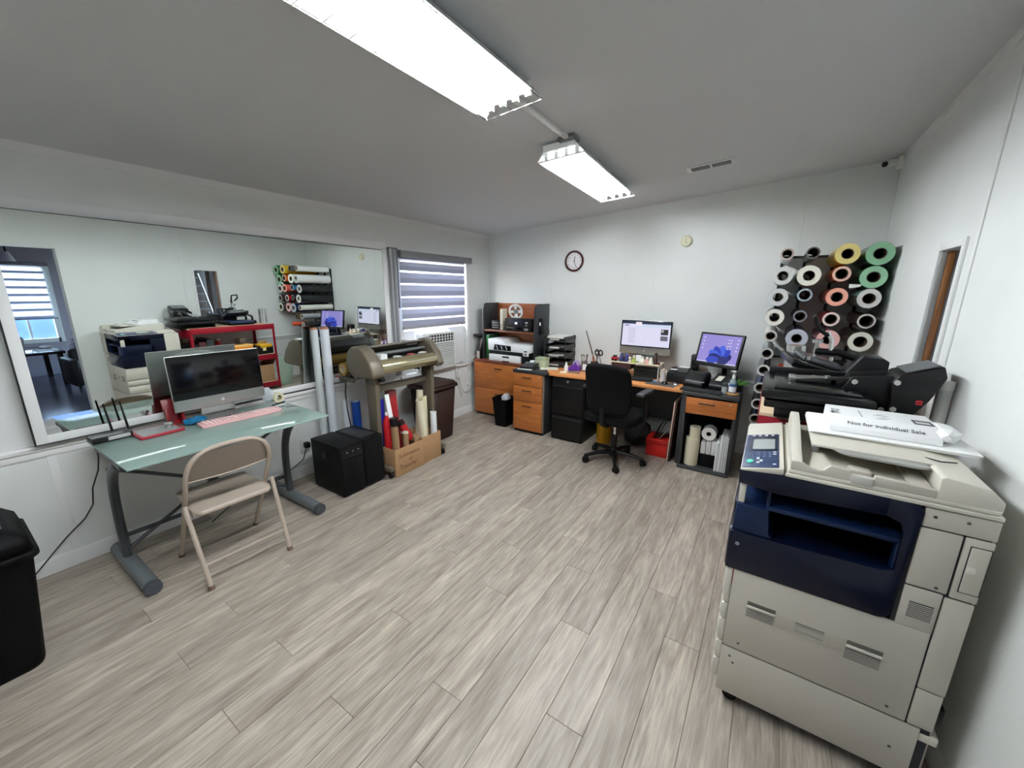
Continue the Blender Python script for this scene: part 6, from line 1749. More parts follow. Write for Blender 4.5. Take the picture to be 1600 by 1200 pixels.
IRON = mat('press_black', '#08080a', 0.38, 0.0, spec=0.35, bump=0.03, bscale=200)
PLAT = mat('platen_teflon', '#0c0d0f', 0.22, spec=0.4)
BOLT = mat('bolt_zinc', '#c9c9c6', 0.25, 0.9)


def bolts(root, pts, r=0.012):
    for a, b in pts:
        part(root, 'bolt', MB().cyl(a, b, r, seg=6), BOLT, 'bright zinc bolt', world=True)


z = SZT + 0.001
hp = thing('heat_press', 'large black flat heat press with angled hinge housing nearest the copier', 'heat press', (0.3, 2.36, SZT))
part(hp, 'base_frame', MB().box((0.06, 2.16, z), (0.56, 2.20, z + 0.045), bev=0.004).box((0.06, 2.52, z), (0.56, 2.56, z + 0.045), bev=0.004).box((0.40, 2.20, z), (0.46, 2.52, z + 0.045), bev=0.004), IRON, world=True)
part(hp, 'lower_platen', MB().box((0.015, 2.13, z + 0.05), (0.395, 2.60, z + 0.085), bev=0.006), IRON, world=True)
part(hp, 'upper_platen', MB().box((0.0, 2.10, z + 0.098), (0.40, 2.63, z + 0.138), bev=0.010), PLAT, 'glossy black upper platen', world=True)
part(hp, 'platen_cover', MB().box((0.045, 2.14, z + 0.137), (0.36, 2.59, z + 0.150), bev=0.006), mat('cover_black', '#101113', 0.15), world=True)
part(hp, 'rear_lip', MB().box((0.02, 2.60, z + 0.137), (0.40, 2.628, z + 0.170), bev=0.004), IRON, world=True)
part(hp, 'centre_beam', MB().prism([(0.13, z + 0.150), (0.13, z + 0.165), (0.36, z + 0.195), (0.50, z + 0.185), (0.50, z + 0.13), (0.38, z + 0.150)], 'y', 2.31, 2.37, bev=0.004), IRON, world=True)
for yy in (2.27, 2.395):
    part(hp, 'side_arm', MB().prism([(0.30, z + 0.145), (0.33, z + 0.205), (0.46, z + 0.225), (0.50, z + 0.20), (0.47, z + 0.06), (0.42, z + 0.05), (0.40, z + 0.13)], 'y', yy, yy + 0.012, bev=0.002), IRON, world=True)
part(hp, 'hinge_housing', MB().prism([(0.47, z + 0.05), (0.455, z + 0.20), (0.475, z + 0.235), (0.60, z + 0.285), (0.615, z + 0.24), (0.58, z + 0.14), (0.53, z + 0.05)], 'y', 2.235, 2.43, bev=0.006), IRON, world=True)
part(hp, 'housing_top', MB().prism([(0.495, z + 0.246), (0.59, z + 0.284), (0.587, z + 0.288), (0.492, z + 0.250)], 'y', 2.25, 2.415), mat('housing_grey', '#5c5e61', 0.4), world=True)
part(hp, 'warning_label', MB().box((0.54, 2.2335, z + 0.12), (0.56, 2.2355, z + 0.138)), mat('label_red', '#b3202a', 0.5), 'small red warning label', world=True)
part(hp, 'label_bar', MB().box((0.543, 2.2325, z + 0.127), (0.557, 2.234, z + 0.131)), INK, world=True)
bolts(hp, [((0.34, 2.262, z + 0.185), (0.34, 2.272, z + 0.185)), ((0.47, 2.225, z + 0.205), (0.47, 2.238, z + 0.205)), ((0.445, 2.262, z + 0.075), (0.445, 2.272, z + 0.075)), ((0.475, 2.226, z + 0.09), (0.475, 2.238, z + 0.09)), ((0.20, 2.34, z + 0.165), (0.20, 2.34, z + 0.185)), ((0.25, 2.335, z + 0.165), (0.25, 2.335, z + 0.19))])
part(hp, 'thermostat', MB().cyl((0.13, 2.33, z + 0.165), (0.24, 2.335, z + 0.172), 0.016, seg=14), CHROME, 'chrome spring rod', world=True)
part(hp, 'clamp', MB().box((0.10, 2.31, z + 0.150), (0.13, 2.36, z + 0.18), bev=0.004), BOLT, world=True)
part(hp, 'clamp', MB().box((0.26, 2.31, z + 0.150), (0.285, 2.37, z + 0.18), bev=0.004), BOLT, world=True)

hp = thing('heat_press', 'black swing heat press with loop handle at the far end of the red shelf', 'heat press', (0.35, 2.92, SZT))
part(hp, 'base_plate', MB().box((0.10, 2.78, z), (0.52, 3.10, z + 0.03), bev=0.004), IRON, world=True)
part(hp, 'lower_platen', MB().box((0.06, 2.76, z + 0.035), (0.36, 3.08, z + 0.06), bev=0.006), mat('blue_pad', '#1d2a4c', 0.5), 'dark blue padded platen', world=True)
Mh = Matrix.Translation((0.24, 2.91, z + 0.15)) @ Matrix.Rotation(radians(16), 4, 'Y') @ Matrix.Rotation(radians(12), 4, 'Z')
part(hp, 'upper_platen', MB().box((-0.15, -0.14, -0.025), (0.12, 0.15, 0.02), bev=0.012, M=Mh), PLAT, world=True)
part(hp, 'upper_cover', MB().box((-0.10, -0.10, 0.02), (0.10, 0.11, 0.05), bev=0.014, M=Mh), mat('silver_cover', '#55585d', 0.25, 0.4), world=True)
part(hp, 'hinge_housing', MB().prism([(0.355, z + 0.03), (0.36, z + 0.12), (0.43, z + 0.235), (0.52, z + 0.23), (0.545, z + 0.215), (0.545, z + 0.03)], 'y', 2.80, 2.99, bev=0.006), IRON, world=True)
part(hp, 'housing_edge', MB().prism([(0.352, z + 0.115), (0.425, z + 0.236), (0.428, z + 0.24), (0.438, z + 0.238), (0.366, z + 0.118)], 'y', 2.795, 2.80), mat('housing_grey', '#5c5e61', 0.4), world=True)
part(hp, 'arm', MB().tube([(0.45, 2.9, z + 0.20), (0.34, 2.905, z + 0.235), (0.23, 2.91, z + 0.235)], 0.020, 10), IRON, world=True)
part(hp, 'pressure_knob', MB().cyl((0.235, 2.91, z + 0.19), (0.235, 2.91, z + 0.285), 0.011, seg=12).cyl((0.235, 2.91, z + 0.285), (0.235, 2.91, z + 0.305), 0.026, seg=14), BOLT, world=True)
part(hp, 'lever', MB().tube([(0.30, 2.90, z + 0.23), (0.30, 2.91, z + 0.30), (0.275, 2.915, z + 0.35)], 0.012, 8), CHROME, world=True)
lp_ = [(0.275, 2.90, z + 0.33), (0.23, 2.885, z + 0.365), (0.205, 2.885, z + 0.43), (0.205, 2.96, z + 0.435), (0.22, 2.965, z + 0.39), (0.26, 2.94, z + 0.35)]
part(hp, 'handle', MB().tube(lp_, 0.011, 10), IRON, 'black loop handle', world=True)
bolts(hp, [((0.17, 2.84, z + 0.20), (0.17, 2.84, z + 0.225)), ((0.20, 2.80, z + 0.195), (0.20, 2.80, z + 0.215)), ((0.30, 2.80, z + 0.20), (0.30, 2.80, z + 0.22))], 0.010)
ir = thing('hand_iron_press', 'small black hand press at the back right of the red shelf', 'iron', (0.35, 3.17, SZT))
part(ir, 'base', MB().box((0.22, 3.10, z), (0.46, 3.20, z + 0.05), bev=0.01), IRON, world=True)
part(ir, 'grip', MB().tube([(0.24, 3.15, z + 0.05), (0.25, 3.15, z + 0.11), (0.42, 3.15, z + 0.14), (0.43, 3.15, z + 0.05)], 0.016, 10), IRON, world=True)
fo = thing('silver_foil_roll', 'standing roll of shiny silver foil at the far end of the red shelf', 'roll', (0.20, 3.26, SZT))
part(fo, 'foil', MB().ring((0.155, 3.262, z), (0.155, 3.262, z + 0.225), 0.055, 0.03, 28), mat('foil_silver', '#d5d6d4', 0.22, 0.75, bump=0.4, bscale=30), world=True)
part(fo, 'core', MB().ring((0.155, 3.262, z), (0.155, 3.262, z + 0.226), 0.0295, 0.026, 20), mat('core_9c7a5f', '#9c7a5f', 0.8), world=True)
single('cardboard_box', 'tan cardboard box behind the near heat press seen in the mirror', 'box', MB().box((0.53, 2.60, z), (0.60, 2.765, z + 0.115), bev=0.003), KRAFT, loc=(0.55, 2.7, SZT))
# middle shelf goods (seen in the mirror)
zm = 0.561
yx = thing('orange_parcel_box', 'orange box with dark lettering on the middle red shelf', 'box', (0.12, 2.88, zm))
part(yx, 'carton', MB().box((0.05, 2.76, zm), (0.24, 3.01, zm + 0.17), bev=0.003), mat('orange_card', '#e08a2a', 0.55), world=True)
part(yx, 'lid', MB().box((0.048, 2.757, zm + 0.15), (0.242, 3.013, zm + 0.178), bev=0.003), mat('orange_card2', '#e7b36a', 0.55), world=True)
text(yx, 'lettering', 'POWERLIN', 0.045, frame_M(Vector((0.0496, 3.0, zm + 0.085)), (0, -1, 0), (0, 0, 1)), mat('print_brown', '#4a1c10', 0.7), world=True)
text(yx, 'lettering', 'SERVICE', 0.03, frame_M(Vector((0.0496, 2.95, zm + 0.04)), (0, -1, 0), (0, 0, 1)), mat('print_brown', '#4a1c10', 0.7), world=True)
cs = thing('tool_case', 'black and yellow tool case on the middle red shelf', 'case', (0.18, 3.15, zm))
part(cs, 'case', MB().box((0.06, 3.09, zm), (0.28, 3.315, zm + 0.13), bev=0.012), BLACK_PL, world=True)
YEL = mat('tool_yellow', '#d3a326', 0.4)
part(cs, 'lid_band', MB().box((0.055, 3.12, zm + 0.10), (0.285, 3.30, zm + 0.155), bev=0.010), YEL, 'yellow band', world=True)
part(cs, 'latch', MB().box((0.05, 3.15, zm + 0.055), (0.062, 3.20, zm + 0.10), bev=0.004), mat('latch_cream', '#e9d9a0', 0.4), world=True)
part(cs, 'handle', MB().tube([(0.16, 3.15, zm + 0.15), (0.16, 3.16, zm + 0.19), (0.16, 3.25, zm + 0.19), (0.16, 3.26, zm + 0.15)], 0.010, 8), YEL, world=True)
wt = thing('white_device', 'white small device box behind the tool case on the red shelf', 'box', (0.40, 3.02, zm))
part(wt, 'case', MB().box((0.34, 2.97, zm), (0.46, 3.06, zm + 0.24), bev=0.005), WHITE_PL, world=True)
part(wt, 'seam', MB().box((0.338, 2.97, zm + 0.17), (0.341, 3.06, zm + 0.176)), GREY_PL, world=True)
rj = thing('red_jug', 'red plastic jug on the middle red shelf', 'jug', (0.25, 2.60, zm))
part(rj, 'body', MB().lathe([(0, 0), (0.075, 0), (0.08, 0.02), (0.08, 0.17), (0.03, 0.22), (0.028, 0.26), (0, 0.26)], c=(0.22, 2.62, zm), seg=20), RED_PL, world=True)
part(rj, 'cap', MB().lathe([(0, 0.26), (0.032, 0.26), (0.032, 0.29), (0, 0.29)], c=(0.22, 2.62, zm), seg=16), mat('cap_grey', '#b7b9ba', 0.4), world=True)
for k in range(3):
    single('dark_storage_box', ('black', 'maroon', 'charcoal')[k] + ' storage box at the near end of the middle red shelf', 'box', MB().box((0.08, 2.24 + 0.095 * k, zm), (0.42, 2.325 + 0.095 * k, zm + 0.24 + 0.03 * k), bev=0.005), mat('dark_box%d' % k, ('#17181b', '#4a1620', '#2a2c30')[k], 0.6), loc=(0.25, 2.3 + 0.095 * k, zm))
zb_ = 0.121
bx3 = carton('cardboard_box', 'open tan cardboard box on the bottom deck of the red shelf', 0.06, 0.42, 2.92, 3.29, 0.27)
bx3.location.z = zb_
for s_, nm in ((-1, 'near'), (1, 'far')):
    part(bx3, 'flap', MB().box((-0.17, -0.002, 0.0), (0.17, 0.002, 0.12), M=Matrix.Translation((0, s_ * 0.183, 0.27)) @ Matrix.Rotation(radians(-s_ * 35), 4, 'X')), KRAFT)
pk = thing('green_poster_board', 'thin pale green board leaning at the far end of the red shelf', 'board', (0.15, 3.45, 0))
part(pk, 'board', MB().box((-0.12, -0.004, 0), (0.12, 0.004, 0.46), bev=0.001, M=Matrix.Translation((0.12, 3.47, 0.002)) @ Matrix.Rotation(radians(-9), 4, 'X') @ Matrix.Rotation(radians(90), 4, 'Z')), mat('pale_green_board', '#a9bfae', 0.6), world=True)
part(pk, 'edge_strip', MB().box((-0.124, -0.006, 0.0), (-0.118, 0.006, 0.46), M=Matrix.Translation((0.12, 3.47, 0.002)) @ Matrix.Rotation(radians(-9), 4, 'X') @ Matrix.Rotation(radians(90), 4, 'Z')), mat('edge_green', '#d7e2da', 0.6), world=True)

# ================================================================ COPIER
CRM = mat('copier_cream', '#b5b0a5', 0.5, bump=0.03, bscale=600)
CRM2 = mat('copier_cream_light', '#c9c5b9', 0.42)
NVY = mat('copier_navy', '#040a1d', 0.28, spec=0.35)
NVY2 = mat('copier_navy_light', '#091a36', 0.35, spec=0.35)
GAP = mat('copier_gap', '#26262a', 0.8)
GRL = mat('grille_shadow', '#34343a', 0.8)
FX, BX, NY, FY = -0.008, 0.585, 1.50, 2.085
cp = thing('office_copier', 'large cream and navy office copier standing at the right wall', 'copier', (0.29, 1.79, 0))


def cbox(name, lo, hi, m, bev=0.004, lab=None, par=None):
    return part(par or cp, name, MB().box(lo, hi, bev=bev), m, lab, world=True)


# carcass
cbox('carcass', (0.0, NY + 0.006, 0.065), (BX - 0.006, FY, 0.61), GAP, 0.003)
cbox('carcass', (0.425, NY + 0.006, 0.61), (BX - 0.006, FY, 1.0), GAP, 0.003)
# near side panels, 4 mm gaps show the dark carcass
sp_ = cbox('side_panel', (0.001, NY, 0.275), (0.518, NY + 0.010, 0.612), CRM)
cbox('side_panel', (0.0, NY, 0.062), (0.556, NY + 0.010, 0.270), CRM)
cbox('side_panel', (0.437, NY, 0.612), (0.518, NY + 0.010, 0.747), CRM, 0.001)
cbox('side_panel', (0.437, NY, 0.752), (0.524, NY + 0.010, 0.942), CRM)
cbox('side_panel', (0.437, NY, 0.946), (BX, NY + 0.012, 1.006), CRM)
dr = cbox('side_panel', (0.529, NY, 0.747), (BX, NY + 0.012, 0.942), CRM)
part(dr, 'door_gap', MB().box((0.5405, NY - 0.0006, 0.7725), (BX - 0.0015, NY + 0.002, 0.9205)), GAP, world=True)
cbox('access_door', (0.543, NY - 0.003, 0.775), (BX - 0.004, NY + 0.001, 0.918), CRM, 0.0025, par=dr)
cbox('latch', (0.545, NY - 0.005, 0.838), (0.562, NY - 0.0025, 0.858), mat('latch_pale', '#cfcac0', 0.4), 0.001, 'pale latch', par=dr)
cbox('side_panel', (0.522, NY, 0.415), (BX - 0.002, NY + 0.012, 0.742), CRM)
cbox('side_panel', (0.522, NY, 0.275), (BX - 0.004, NY + 0.012, 0.411), CRM)
# back and far faces
cbox('rear_panel', (BX - 0.006, NY + 0.012, 0.08), (BX, FY, 1.0), CRM, 0.003)
cbox('far_panel', (0.0, FY, 0.065), (BX, FY + 0.006, 0.61), CRM, 0.002)
cbox('power_inlet', (BX - 0.012, NY + 0.01, 0.30), (BX + 0.012, NY + 0.06, 0.36), BLACK_PL, 0.004)
for x, z in ((0.05, 0.305), (0.47, 0.305), (0.03, 0.235), (0.043, 0.21), (0.50, 0.16), (0.525, 0.985), (0.46, 0.982), (0.50, 0.765)):
    part(cp, 'screw', MB().cyl((x, NY - 0.0012, z), (x, NY + 0.002, z), 0.0045, seg=10), mat('screw_dark', '#5a5a5a', 0.4, 0.5), world=True)


# grilles and hand holds
def grille(x0, x1, z0, z1, n=7):
    g = part(cp, 'vent_grille', MB().box((x0, NY - 0.0008, z0), (x1, NY + 0.003, z1)), GRL, world=True)
    h = (z1 - z0) / n
    for k in range(n):
        part(g, 'slat', MB().box((x0, NY - 0.002, z0 + h * k), (x1, NY + 0.001, z0 + h * (k + 0.36))), CRM, world=True)


def hold(x0, x1, z0, z1):
    h = part(cp, 'hand_hold', MB().box((x0, NY - 0.0012, z0), (x1, NY + 0.004, z1), bev=0.002), mat('hold_shadow', '#57544e', 0.7), world=True)
    part(h, 'lip', MB().box((x0, NY - 0.006, z0 - 0.004), (x1, NY + 0.002, z0 + 0.006), bev=0.003), CRM2, world=True)


hold(0.058, 0.145, 0.478, 0.500)
hold(0.342, 0.432, 0.470, 0.492)
grille(0.058, 0.143, 0.435, 0.472)
grille(0.342, 0.430, 0.420, 0.462)
grille(0.203, 0.284, 0.448, 0.486)
grille(0.455, 0.508, 0.645, 0.700, 9)
rb_ = MB()
for k in range(9):
    rb_.box((0.148, NY - 0.0012, 0.436 + 0.0062 * k), (0.338, NY + 0.001, 0.4385 + 0.0062 * k))
part(cp, 'fine_ribs', rb_, CRM, world=True, kind='stuff')

# navy exit bay : bottom apron, strips and cavity
bx0, bx1 = -0.030, 0.436
m_ = MB()
pts = [(bx0, 0.612)] + [(bx1 - 0.045 + 0.03 * sin(radians(a)) - 0.0, 0.642 - 0.03 * cos(radians(a))) for a in range(0, 91, 15)] + [(bx1 - 0.012, 0.77), (0.405, 0.785), (0.38, 0.775), (0.11, 0.765), (bx0, 0.762)]
m_.prism(pts, 'y', NY - 0.004, NY + 0.02, bev=0.003)
part(cp, 'navy_apron', m_, NVY, 'glossy navy lower panel', world=True)
m_ = MB().prism([(0.405, 0.775), (bx1 - 0.012, 0.765), (bx1 + 0.001, 0.985), (bx1 - 0.005, 1.002), (bx1 - 0.02, 1.008), (0.36, 1.010), (0.36, 0.955), (0.395, 0.94), (0.405, 0.91)], 'y', NY - 0.0038, NY + 0.02, bev=0.002)
part(cp, 'navy_side_strip', m_, NVY, world=True)
part(cp, 'navy_top_strip', MB().prism([(-0.026, 0.952), (-0.028, 1.0), (0.10, 1.012), (0.362, 1.012), (0.362, 0.953), (0.09, 0.940)], 'y', NY - 0.0036, NY + 0.02, bev=0.002), NVY, world=True)
cbox('bay_floor', (0.0, NY + 0.02, 0.70), (0.424, FY, 0.765), NVY, 0.004)
cbox('bay_back', (0.0, FY - 0.02, 0.765), (0.424, FY, 1.0), GAP, 0.002)
cbox('bay_end', (0.412, NY + 0.02, 0.765), (0.424, FY - 0.02, 1.0), NVY, 0.002)
cbox('bay_ceiling', (-0.02, NY + 0.02, 0.975), (0.424, FY, 1.008), NVY, 0.003)
cbox('inner_tray', (0.065, NY + 0.006, 0.868), (0.412, FY - 0.03, 0.884), NVY2, 0.004, 'lighter navy inner tray')
part(cp, 'front_pillar', MB().prism([(-0.026, 0.762), (-0.022, 0.872), (0.075, 0.872), (0.085, 0.78), (0.10, 0.765)], 'y', NY + 0.004, NY + 0.30, bev=0.006), NVY2, 'lighter navy front block', world=True)
cbox('bay_rib', (0.066, NY + 0.008, 0.884), (0.074, NY + 0.03, 0.975), NVY2, 0.002)
cbox('bay_rib', (0.40, NY + 0.01, 0.77), (0.411, NY + 0.04, 0.868), NVY2, 0.002)
part(cp, 'badge', MB().cyl((-0.002, NY - 0.006, 0.718), (-0.002, NY - 0.0035, 0.718), 0.007, seg=14), mat('badge_silver', '#8f949c', 0.3, 0.5), world=True)
cbox('navy_front', (-0.034, NY, 0.612), (-0.001, FY - 0.16, 0.762), NVY, 0.010)
cbox('front_cover', (-0.030, FY - 0.155, 0.612), (-0.001, FY, 1.0), CRM2, 0.010)
cbox('navy_front', (-0.030, NY + 0.10, 0.945), (-0.021, FY - 0.16, 1.0), NVY, 0.003)
cbox('navy_front', (-0.030, FY - 0.30, 0.765), (-0.006, FY - 0.16, 0.944), NVY, 0.004)
cbox('navy_front', (-0.030, NY + 0.02, 0.762), (-0.006, NY + 0.32, 0.870), NVY, 0.010)
cbox('front_post', (-0.02, NY + 0.012, 0.872), (0.0, NY + 0.05, 0.953), CRM2, 0.004, 'cream corner post')
# paper drawers at the front (facing the mirror)
zz = [0.115, 0.20, 0.285, 0.383, 0.457, 0.612]
for a, b in zip(zz, zz[1:]):
    d = part(cp, 'paper_drawer', MB().prism([(-0.002, a + 0.002), (-0.020, a + 0.004), (-0.027, (a + b) / 2), (-0.022, b - 0.005), (-0.002, b - 0.002)], 'y', NY + 0.002, FY - 0.002, bev=0.003), CRM2, world=True)
    part(d, 'handle', MB().box((-0.032, NY + 0.22, (a + b) / 2 - 0.010), (-0.021, NY + 0.37, (a + b) / 2 + 0.010), bev=0.004), GREY_PL, world=True)
for x in (0.05, 0.53):
    for y in (NY + 0.05, FY - 0.06):
        c_ = part(cp, 'caster', MB().cyl((x, y - 0.014, 0.026), (x, y + 0.014, 0.026), 0.026, seg=18), BLACK_PL, world=True)
        part(c_, 'fork', MB().box((x - 0.02, y - 0.02, 0.05), (x + 0.02, y + 0.02, 0.066), bev=0.003), BLACK_PL, world=True)
cbox('foot_stop', (0.555, NY + 0.004, 0.225), (0.60, NY + 0.05, 0.255), CRM2, 0.004)

# scanner and document feeder
cbox('scanner_base', (0.10, NY - 0.004, 1.009), (BX, FY, 1.022), CRM2, 0.003)
ad = cbox('feeder_base', (0.108, NY, 1.023), (0.578, FY - 0.01, 1.036), CRM2, 0.003)
prof = [(0.112, 1.030), (0.112, 1.066), (0.132, 1.068), (0.146, 1.062), (0.158, 1.054), (0.185, 1.051), (0.197, 1.054), (0.212, 1.072), (0.262, 1.068), (0.262, 1.060), (0.318, 1.057), (0.318, 1.066), (0.452, 1.060), (0.452, 1.030)]
part(cp, 'feeder_wall', MB().prism(prof, 'y', NY + 0.002, NY + 0.020, bev=0.002), CRM, world=True)
cbox('feeder_tab', (0.264, NY - 0.003, 1.032), (0.316, NY + 0.006, 1.058), mat('tab_grey', '#bdbbb4', 0.3), 0.003, 'grey finger tab')
part(cp, 'feeder_arm', MB().prism([(NY + 0.004, 1.03), (NY + 0.004, 1.068), (NY + 0.12, 1.082), (NY + 0.35, 1.112), (FY - 0.12, 1.118), (FY - 0.09, 1.10), (FY - 0.09, 1.03)], 'x', 0.112, 0.142, bev=0.006), CRM2, world=True)
part(cp, 'feeder_head', MB().prism([(0.452, 1.030), (0.452, 1.098), (0.462, 1.104), (0.55, 1.090), (0.580, 1.060), (0.580, 1.032)], 'y', NY + 0.001, FY - 0.03, bev=0.004), CRM2, world=True)
cbox('feeder_floor', (0.142, NY + 0.02, 1.036), (0.452, FY - 0.05, 1.043), mat('feeder_floor', '#c4c0b3', 0.4), 0.002)
part(cp, 'guide_block', MB().box((0.262, NY + 0.03, 1.043), (0.315, NY + 0.075, 1.064), bev=0.004).box((0.40, NY + 0.03, 1.043), (0.448, NY + 0.28, 1.058), bev=0.004), CRM, world=True)
# raised input tray
part(cp, 'input_tray', MB().prism([(0.165, 1.095), (0.46, 1.096), (0.46, 1.104), (0.165, 1.104)], 'y', NY + 0.105, FY - 0.08, bev=0.003), CRM2, world=True)
part(cp, 'tray_lip', MB().prism([(0.215, NY + 0.125), (0.44, NY + 0.11), (0.448, NY + 0.075), (0.42, NY + 0.062), (0.26, NY + 0.07), (0.238, NY + 0.085)], 'z', 1.092, 1.101, bev=0.003), mat('smoke_plastic', '#a9a9a4', 0.15, trans=0.2), 'smoky lip of the raised tray', world=True)
for x in (0.178, 0.43):
    part(cp, 'tray_foot', MB().box((x, NY + 0.20, 1.043), (x + 0.02, NY + 0.34, 1.096), bev=0.003), GREY_PL, world=True)
part(cp, 'wire_stop', MB().tube([(0.452, NY + 0.16, 1.1035), (0.48, NY + 0.13, 1.1075), (0.52, NY + 0.155, 1.104)], 0.0022, 6), BLACK_PL, world=True)
# control panel on the front left corner
pan = part(cp, 'control_panel', MB().prism([(-0.024, 0.998), (-0.028, 1.006), (0.096, 1.036), (0.098, 1.012)], 'y', NY - 0.006, FY - 0.02, bev=0.004), CRM2, 'cream panel housing', world=True)
sl = 30 / 124.0
Mpan = frame_M(Vector((-0.027, NY, 1.0075)), (0, 1, 0), (1, 0, 0.242))     # local x along +y, local y up the slope (towards the wall) ; z flips
Mpan = Matrix.Translation((-0.027, NY, 1.0072)) @ Matrix.Rotation(-math.atan(0.242), 4, 'Y')


def pbox(name, x0, x1, y0, y1, h, m, bev=0.0, lab=None, par=None):
    return part(par or pan, name, MB().box((x0, y0, -0.001), (x1, y1, h), bev=bev, M=Mpan), m, lab, world=True)


PB = mat('panel_navy', '#2c3a58', 0.35)
pbox('key_field', 0.003, 0.112, 0.0, 0.375, 0.0022, PB, 0.001, 'navy key field')
pbox('screen_frame', 0.012, 0.108, 0.165, 0.345, 0.0034, mat('panel_dark', '#1c2436', 0.3), 0.001)
pbox('screen', 0.028, 0.100, 0.185, 0.305, 0.0042, mat('panel_lcd', '#9aa09f', 0.2), 0.0, 'grey touch screen')
part(pan, 'start_button', MB().lathe([(0, 0), (0.013, 0), (0.012, 0.004), (0, 0.005)], M=Mpan @ Matrix.Translation((0.026, 0.052, 0.002)) @ Matrix.Diagonal((0.85, 1.3, 1, 1)), seg=20), mat('button_green', '#5cc4a4', 0.35), 'green start button', world=True)
for a, b in ((0.045, 0.075), (0.055, 0.052), (0.046, 0.035)):
    pbox('button', a, a + 0.009, b, b + 0.016, 0.0045, mat('button_white', '#d5d8da', 0.4), 0.001)
for r in range(3):
    for c in range(4):
        pbox('button', 0.030 + c * 0.017, 0.038 + c * 0.017, 0.095 + r * 0.022, 0.108 + r * 0.022, 0.004, mat('button_slate', '#4c5b7a', 0.4), 0.001)
for b in (0.022, 0.125, 0.148):
    pbox('button', 0.094, 0.104, b, b + 0.008, 0.004, mat('button_white', '#d5d8da', 0.4), 0.001)
for c in range(4):
    pbox('icon', 0.022 + c * 0.022, 0.031 + c * 0.022, 0.352, 0.362, 0.0042, mat('button_white', '#d5d8da', 0.4), 0.0)

# papers, ream, clip on the feeder
ZP = 1.105
cpp = thing('copy_paper', 'few loose white sheets lying under the opened ream on the copier', 'paper', (0.36, 1.87, ZP))
for k in range(3):
    part(cpp, 'sheet', MB().box((-0.19, -0.14, 0), (0.23, 0.14, 0.0035), bev=0.001, seg=1, M=Matrix.Translation((0.355 + 0.004 * k, 1.875 - 0.004 * k, ZP + 0.0036 * k)) @ Matrix.Rotation(0.015 * (k - 1), 4, 'Z')), PAPER, world=True)
rm = thing('paper_ream', 'opened paper ream in white printed wrapper on top of the copier', 'paper', (0.37, 1.87, ZP + 0.0115))
ZR = ZP + 0.0116
wr = MB().prism([(1.765, ZR), (1.775, ZR + 0.018), (1.825, ZR + 0.046), (1.985, ZR + 0.046), (1.985, ZR)], 'x', 0.222, 0.515, bev=0.003)
part(rm, 'wrapper', wr, mat('wrapper_white', '#ecedee', 0.45, bump=0.12, bscale=25), world=True)
part(rm, 'torn_end', MB().crumple((0.495, 1.765, ZR), (0.57, 1.95, ZR + 0.05), 0.35, 2, 31), mat('wrapper_white', '#ecedee', 0.45), 'crumpled wrapper end', world=True, smooth=False)
dv = Vector((0, 0.05, 0.028)).normalized()
tm = frame_M(Vector((0.272, 1.7885, ZR + 0.0267)), (1, 0, 0), tuple(dv))
text(rm, 'lettering', 'Not for individual Sale', 0.0225, tm, mat('print_grey', '#4b4c52', 0.7), world=True)
topm = frame_M(Vector((0.262, 1.895, ZR + 0.0463)), (0, -1, 0), (1, 0, 0))
topm = Matrix.Translation((0.258, 1.845, ZR + 0.0463)) @ Matrix.Rotation(radians(90), 4, 'Z')
text(rm, 'lettering', 'VVO', 0.036, topm, INK, world=True)
text(rm, 'lettering', 'AAA', 0.016, Matrix.Translation((0.238, 1.845, ZR + 0.0463)) @ Matrix.Rotation(radians(90), 4, 'Z'), INK, world=True)
lb = part(rm, 'print_block', MB().box((0.455, 1.835, ZR + 0.0462), (0.505, 1.895, ZR + 0.0468)), mat('print_dark', '#4a4b4e', 0.7), 'dark printed panel', world=True)
part(lb, 'print_patch', MB().box((0.462, 1.850, ZR + 0.0467), (0.498, 1.875, ZR + 0.0472)), mat('print_pale', '#c9cacb', 0.7), world=True)
for k in range(5):
    part(rm, 'print_line', MB().box((0.355 + 0.012 * (k % 3), 1.84 + 0.016 * k, ZR + 0.0462), (0.385 + 0.012 * (k % 2), 1.846 + 0.016 * k, ZR + 0.0466)), mat('print_pale2', '#a9abae', 0.7), world=True)
part(rm, 'print_line', MB().box((0.315, 1.84, ZR + 0.0462), (0.320, 1.93, ZR + 0.0466)), mat('print_pale2', '#a9abae', 0.7), world=True)

# white tube between copier and wall
wtb = thing('white_plastic_pipe', 'white plastic pipe standing against the right wall behind the copier', 'pipe', (0.64, 2.33, 0))
part(wtb, 'pipe', MB().cyl((0.640, 2.33, 0.0), (0.640, 2.33, 1.235), 0.024, seg=18), mat('pipe_white', '#d0d1cf', 0.4), world=True)
part(wtb, 'coupling', MB().cyl((0.640, 2.33, 1.21), (0.640, 2.33, 1.245), 0.026, seg=18), WHITE_PL, world=True)

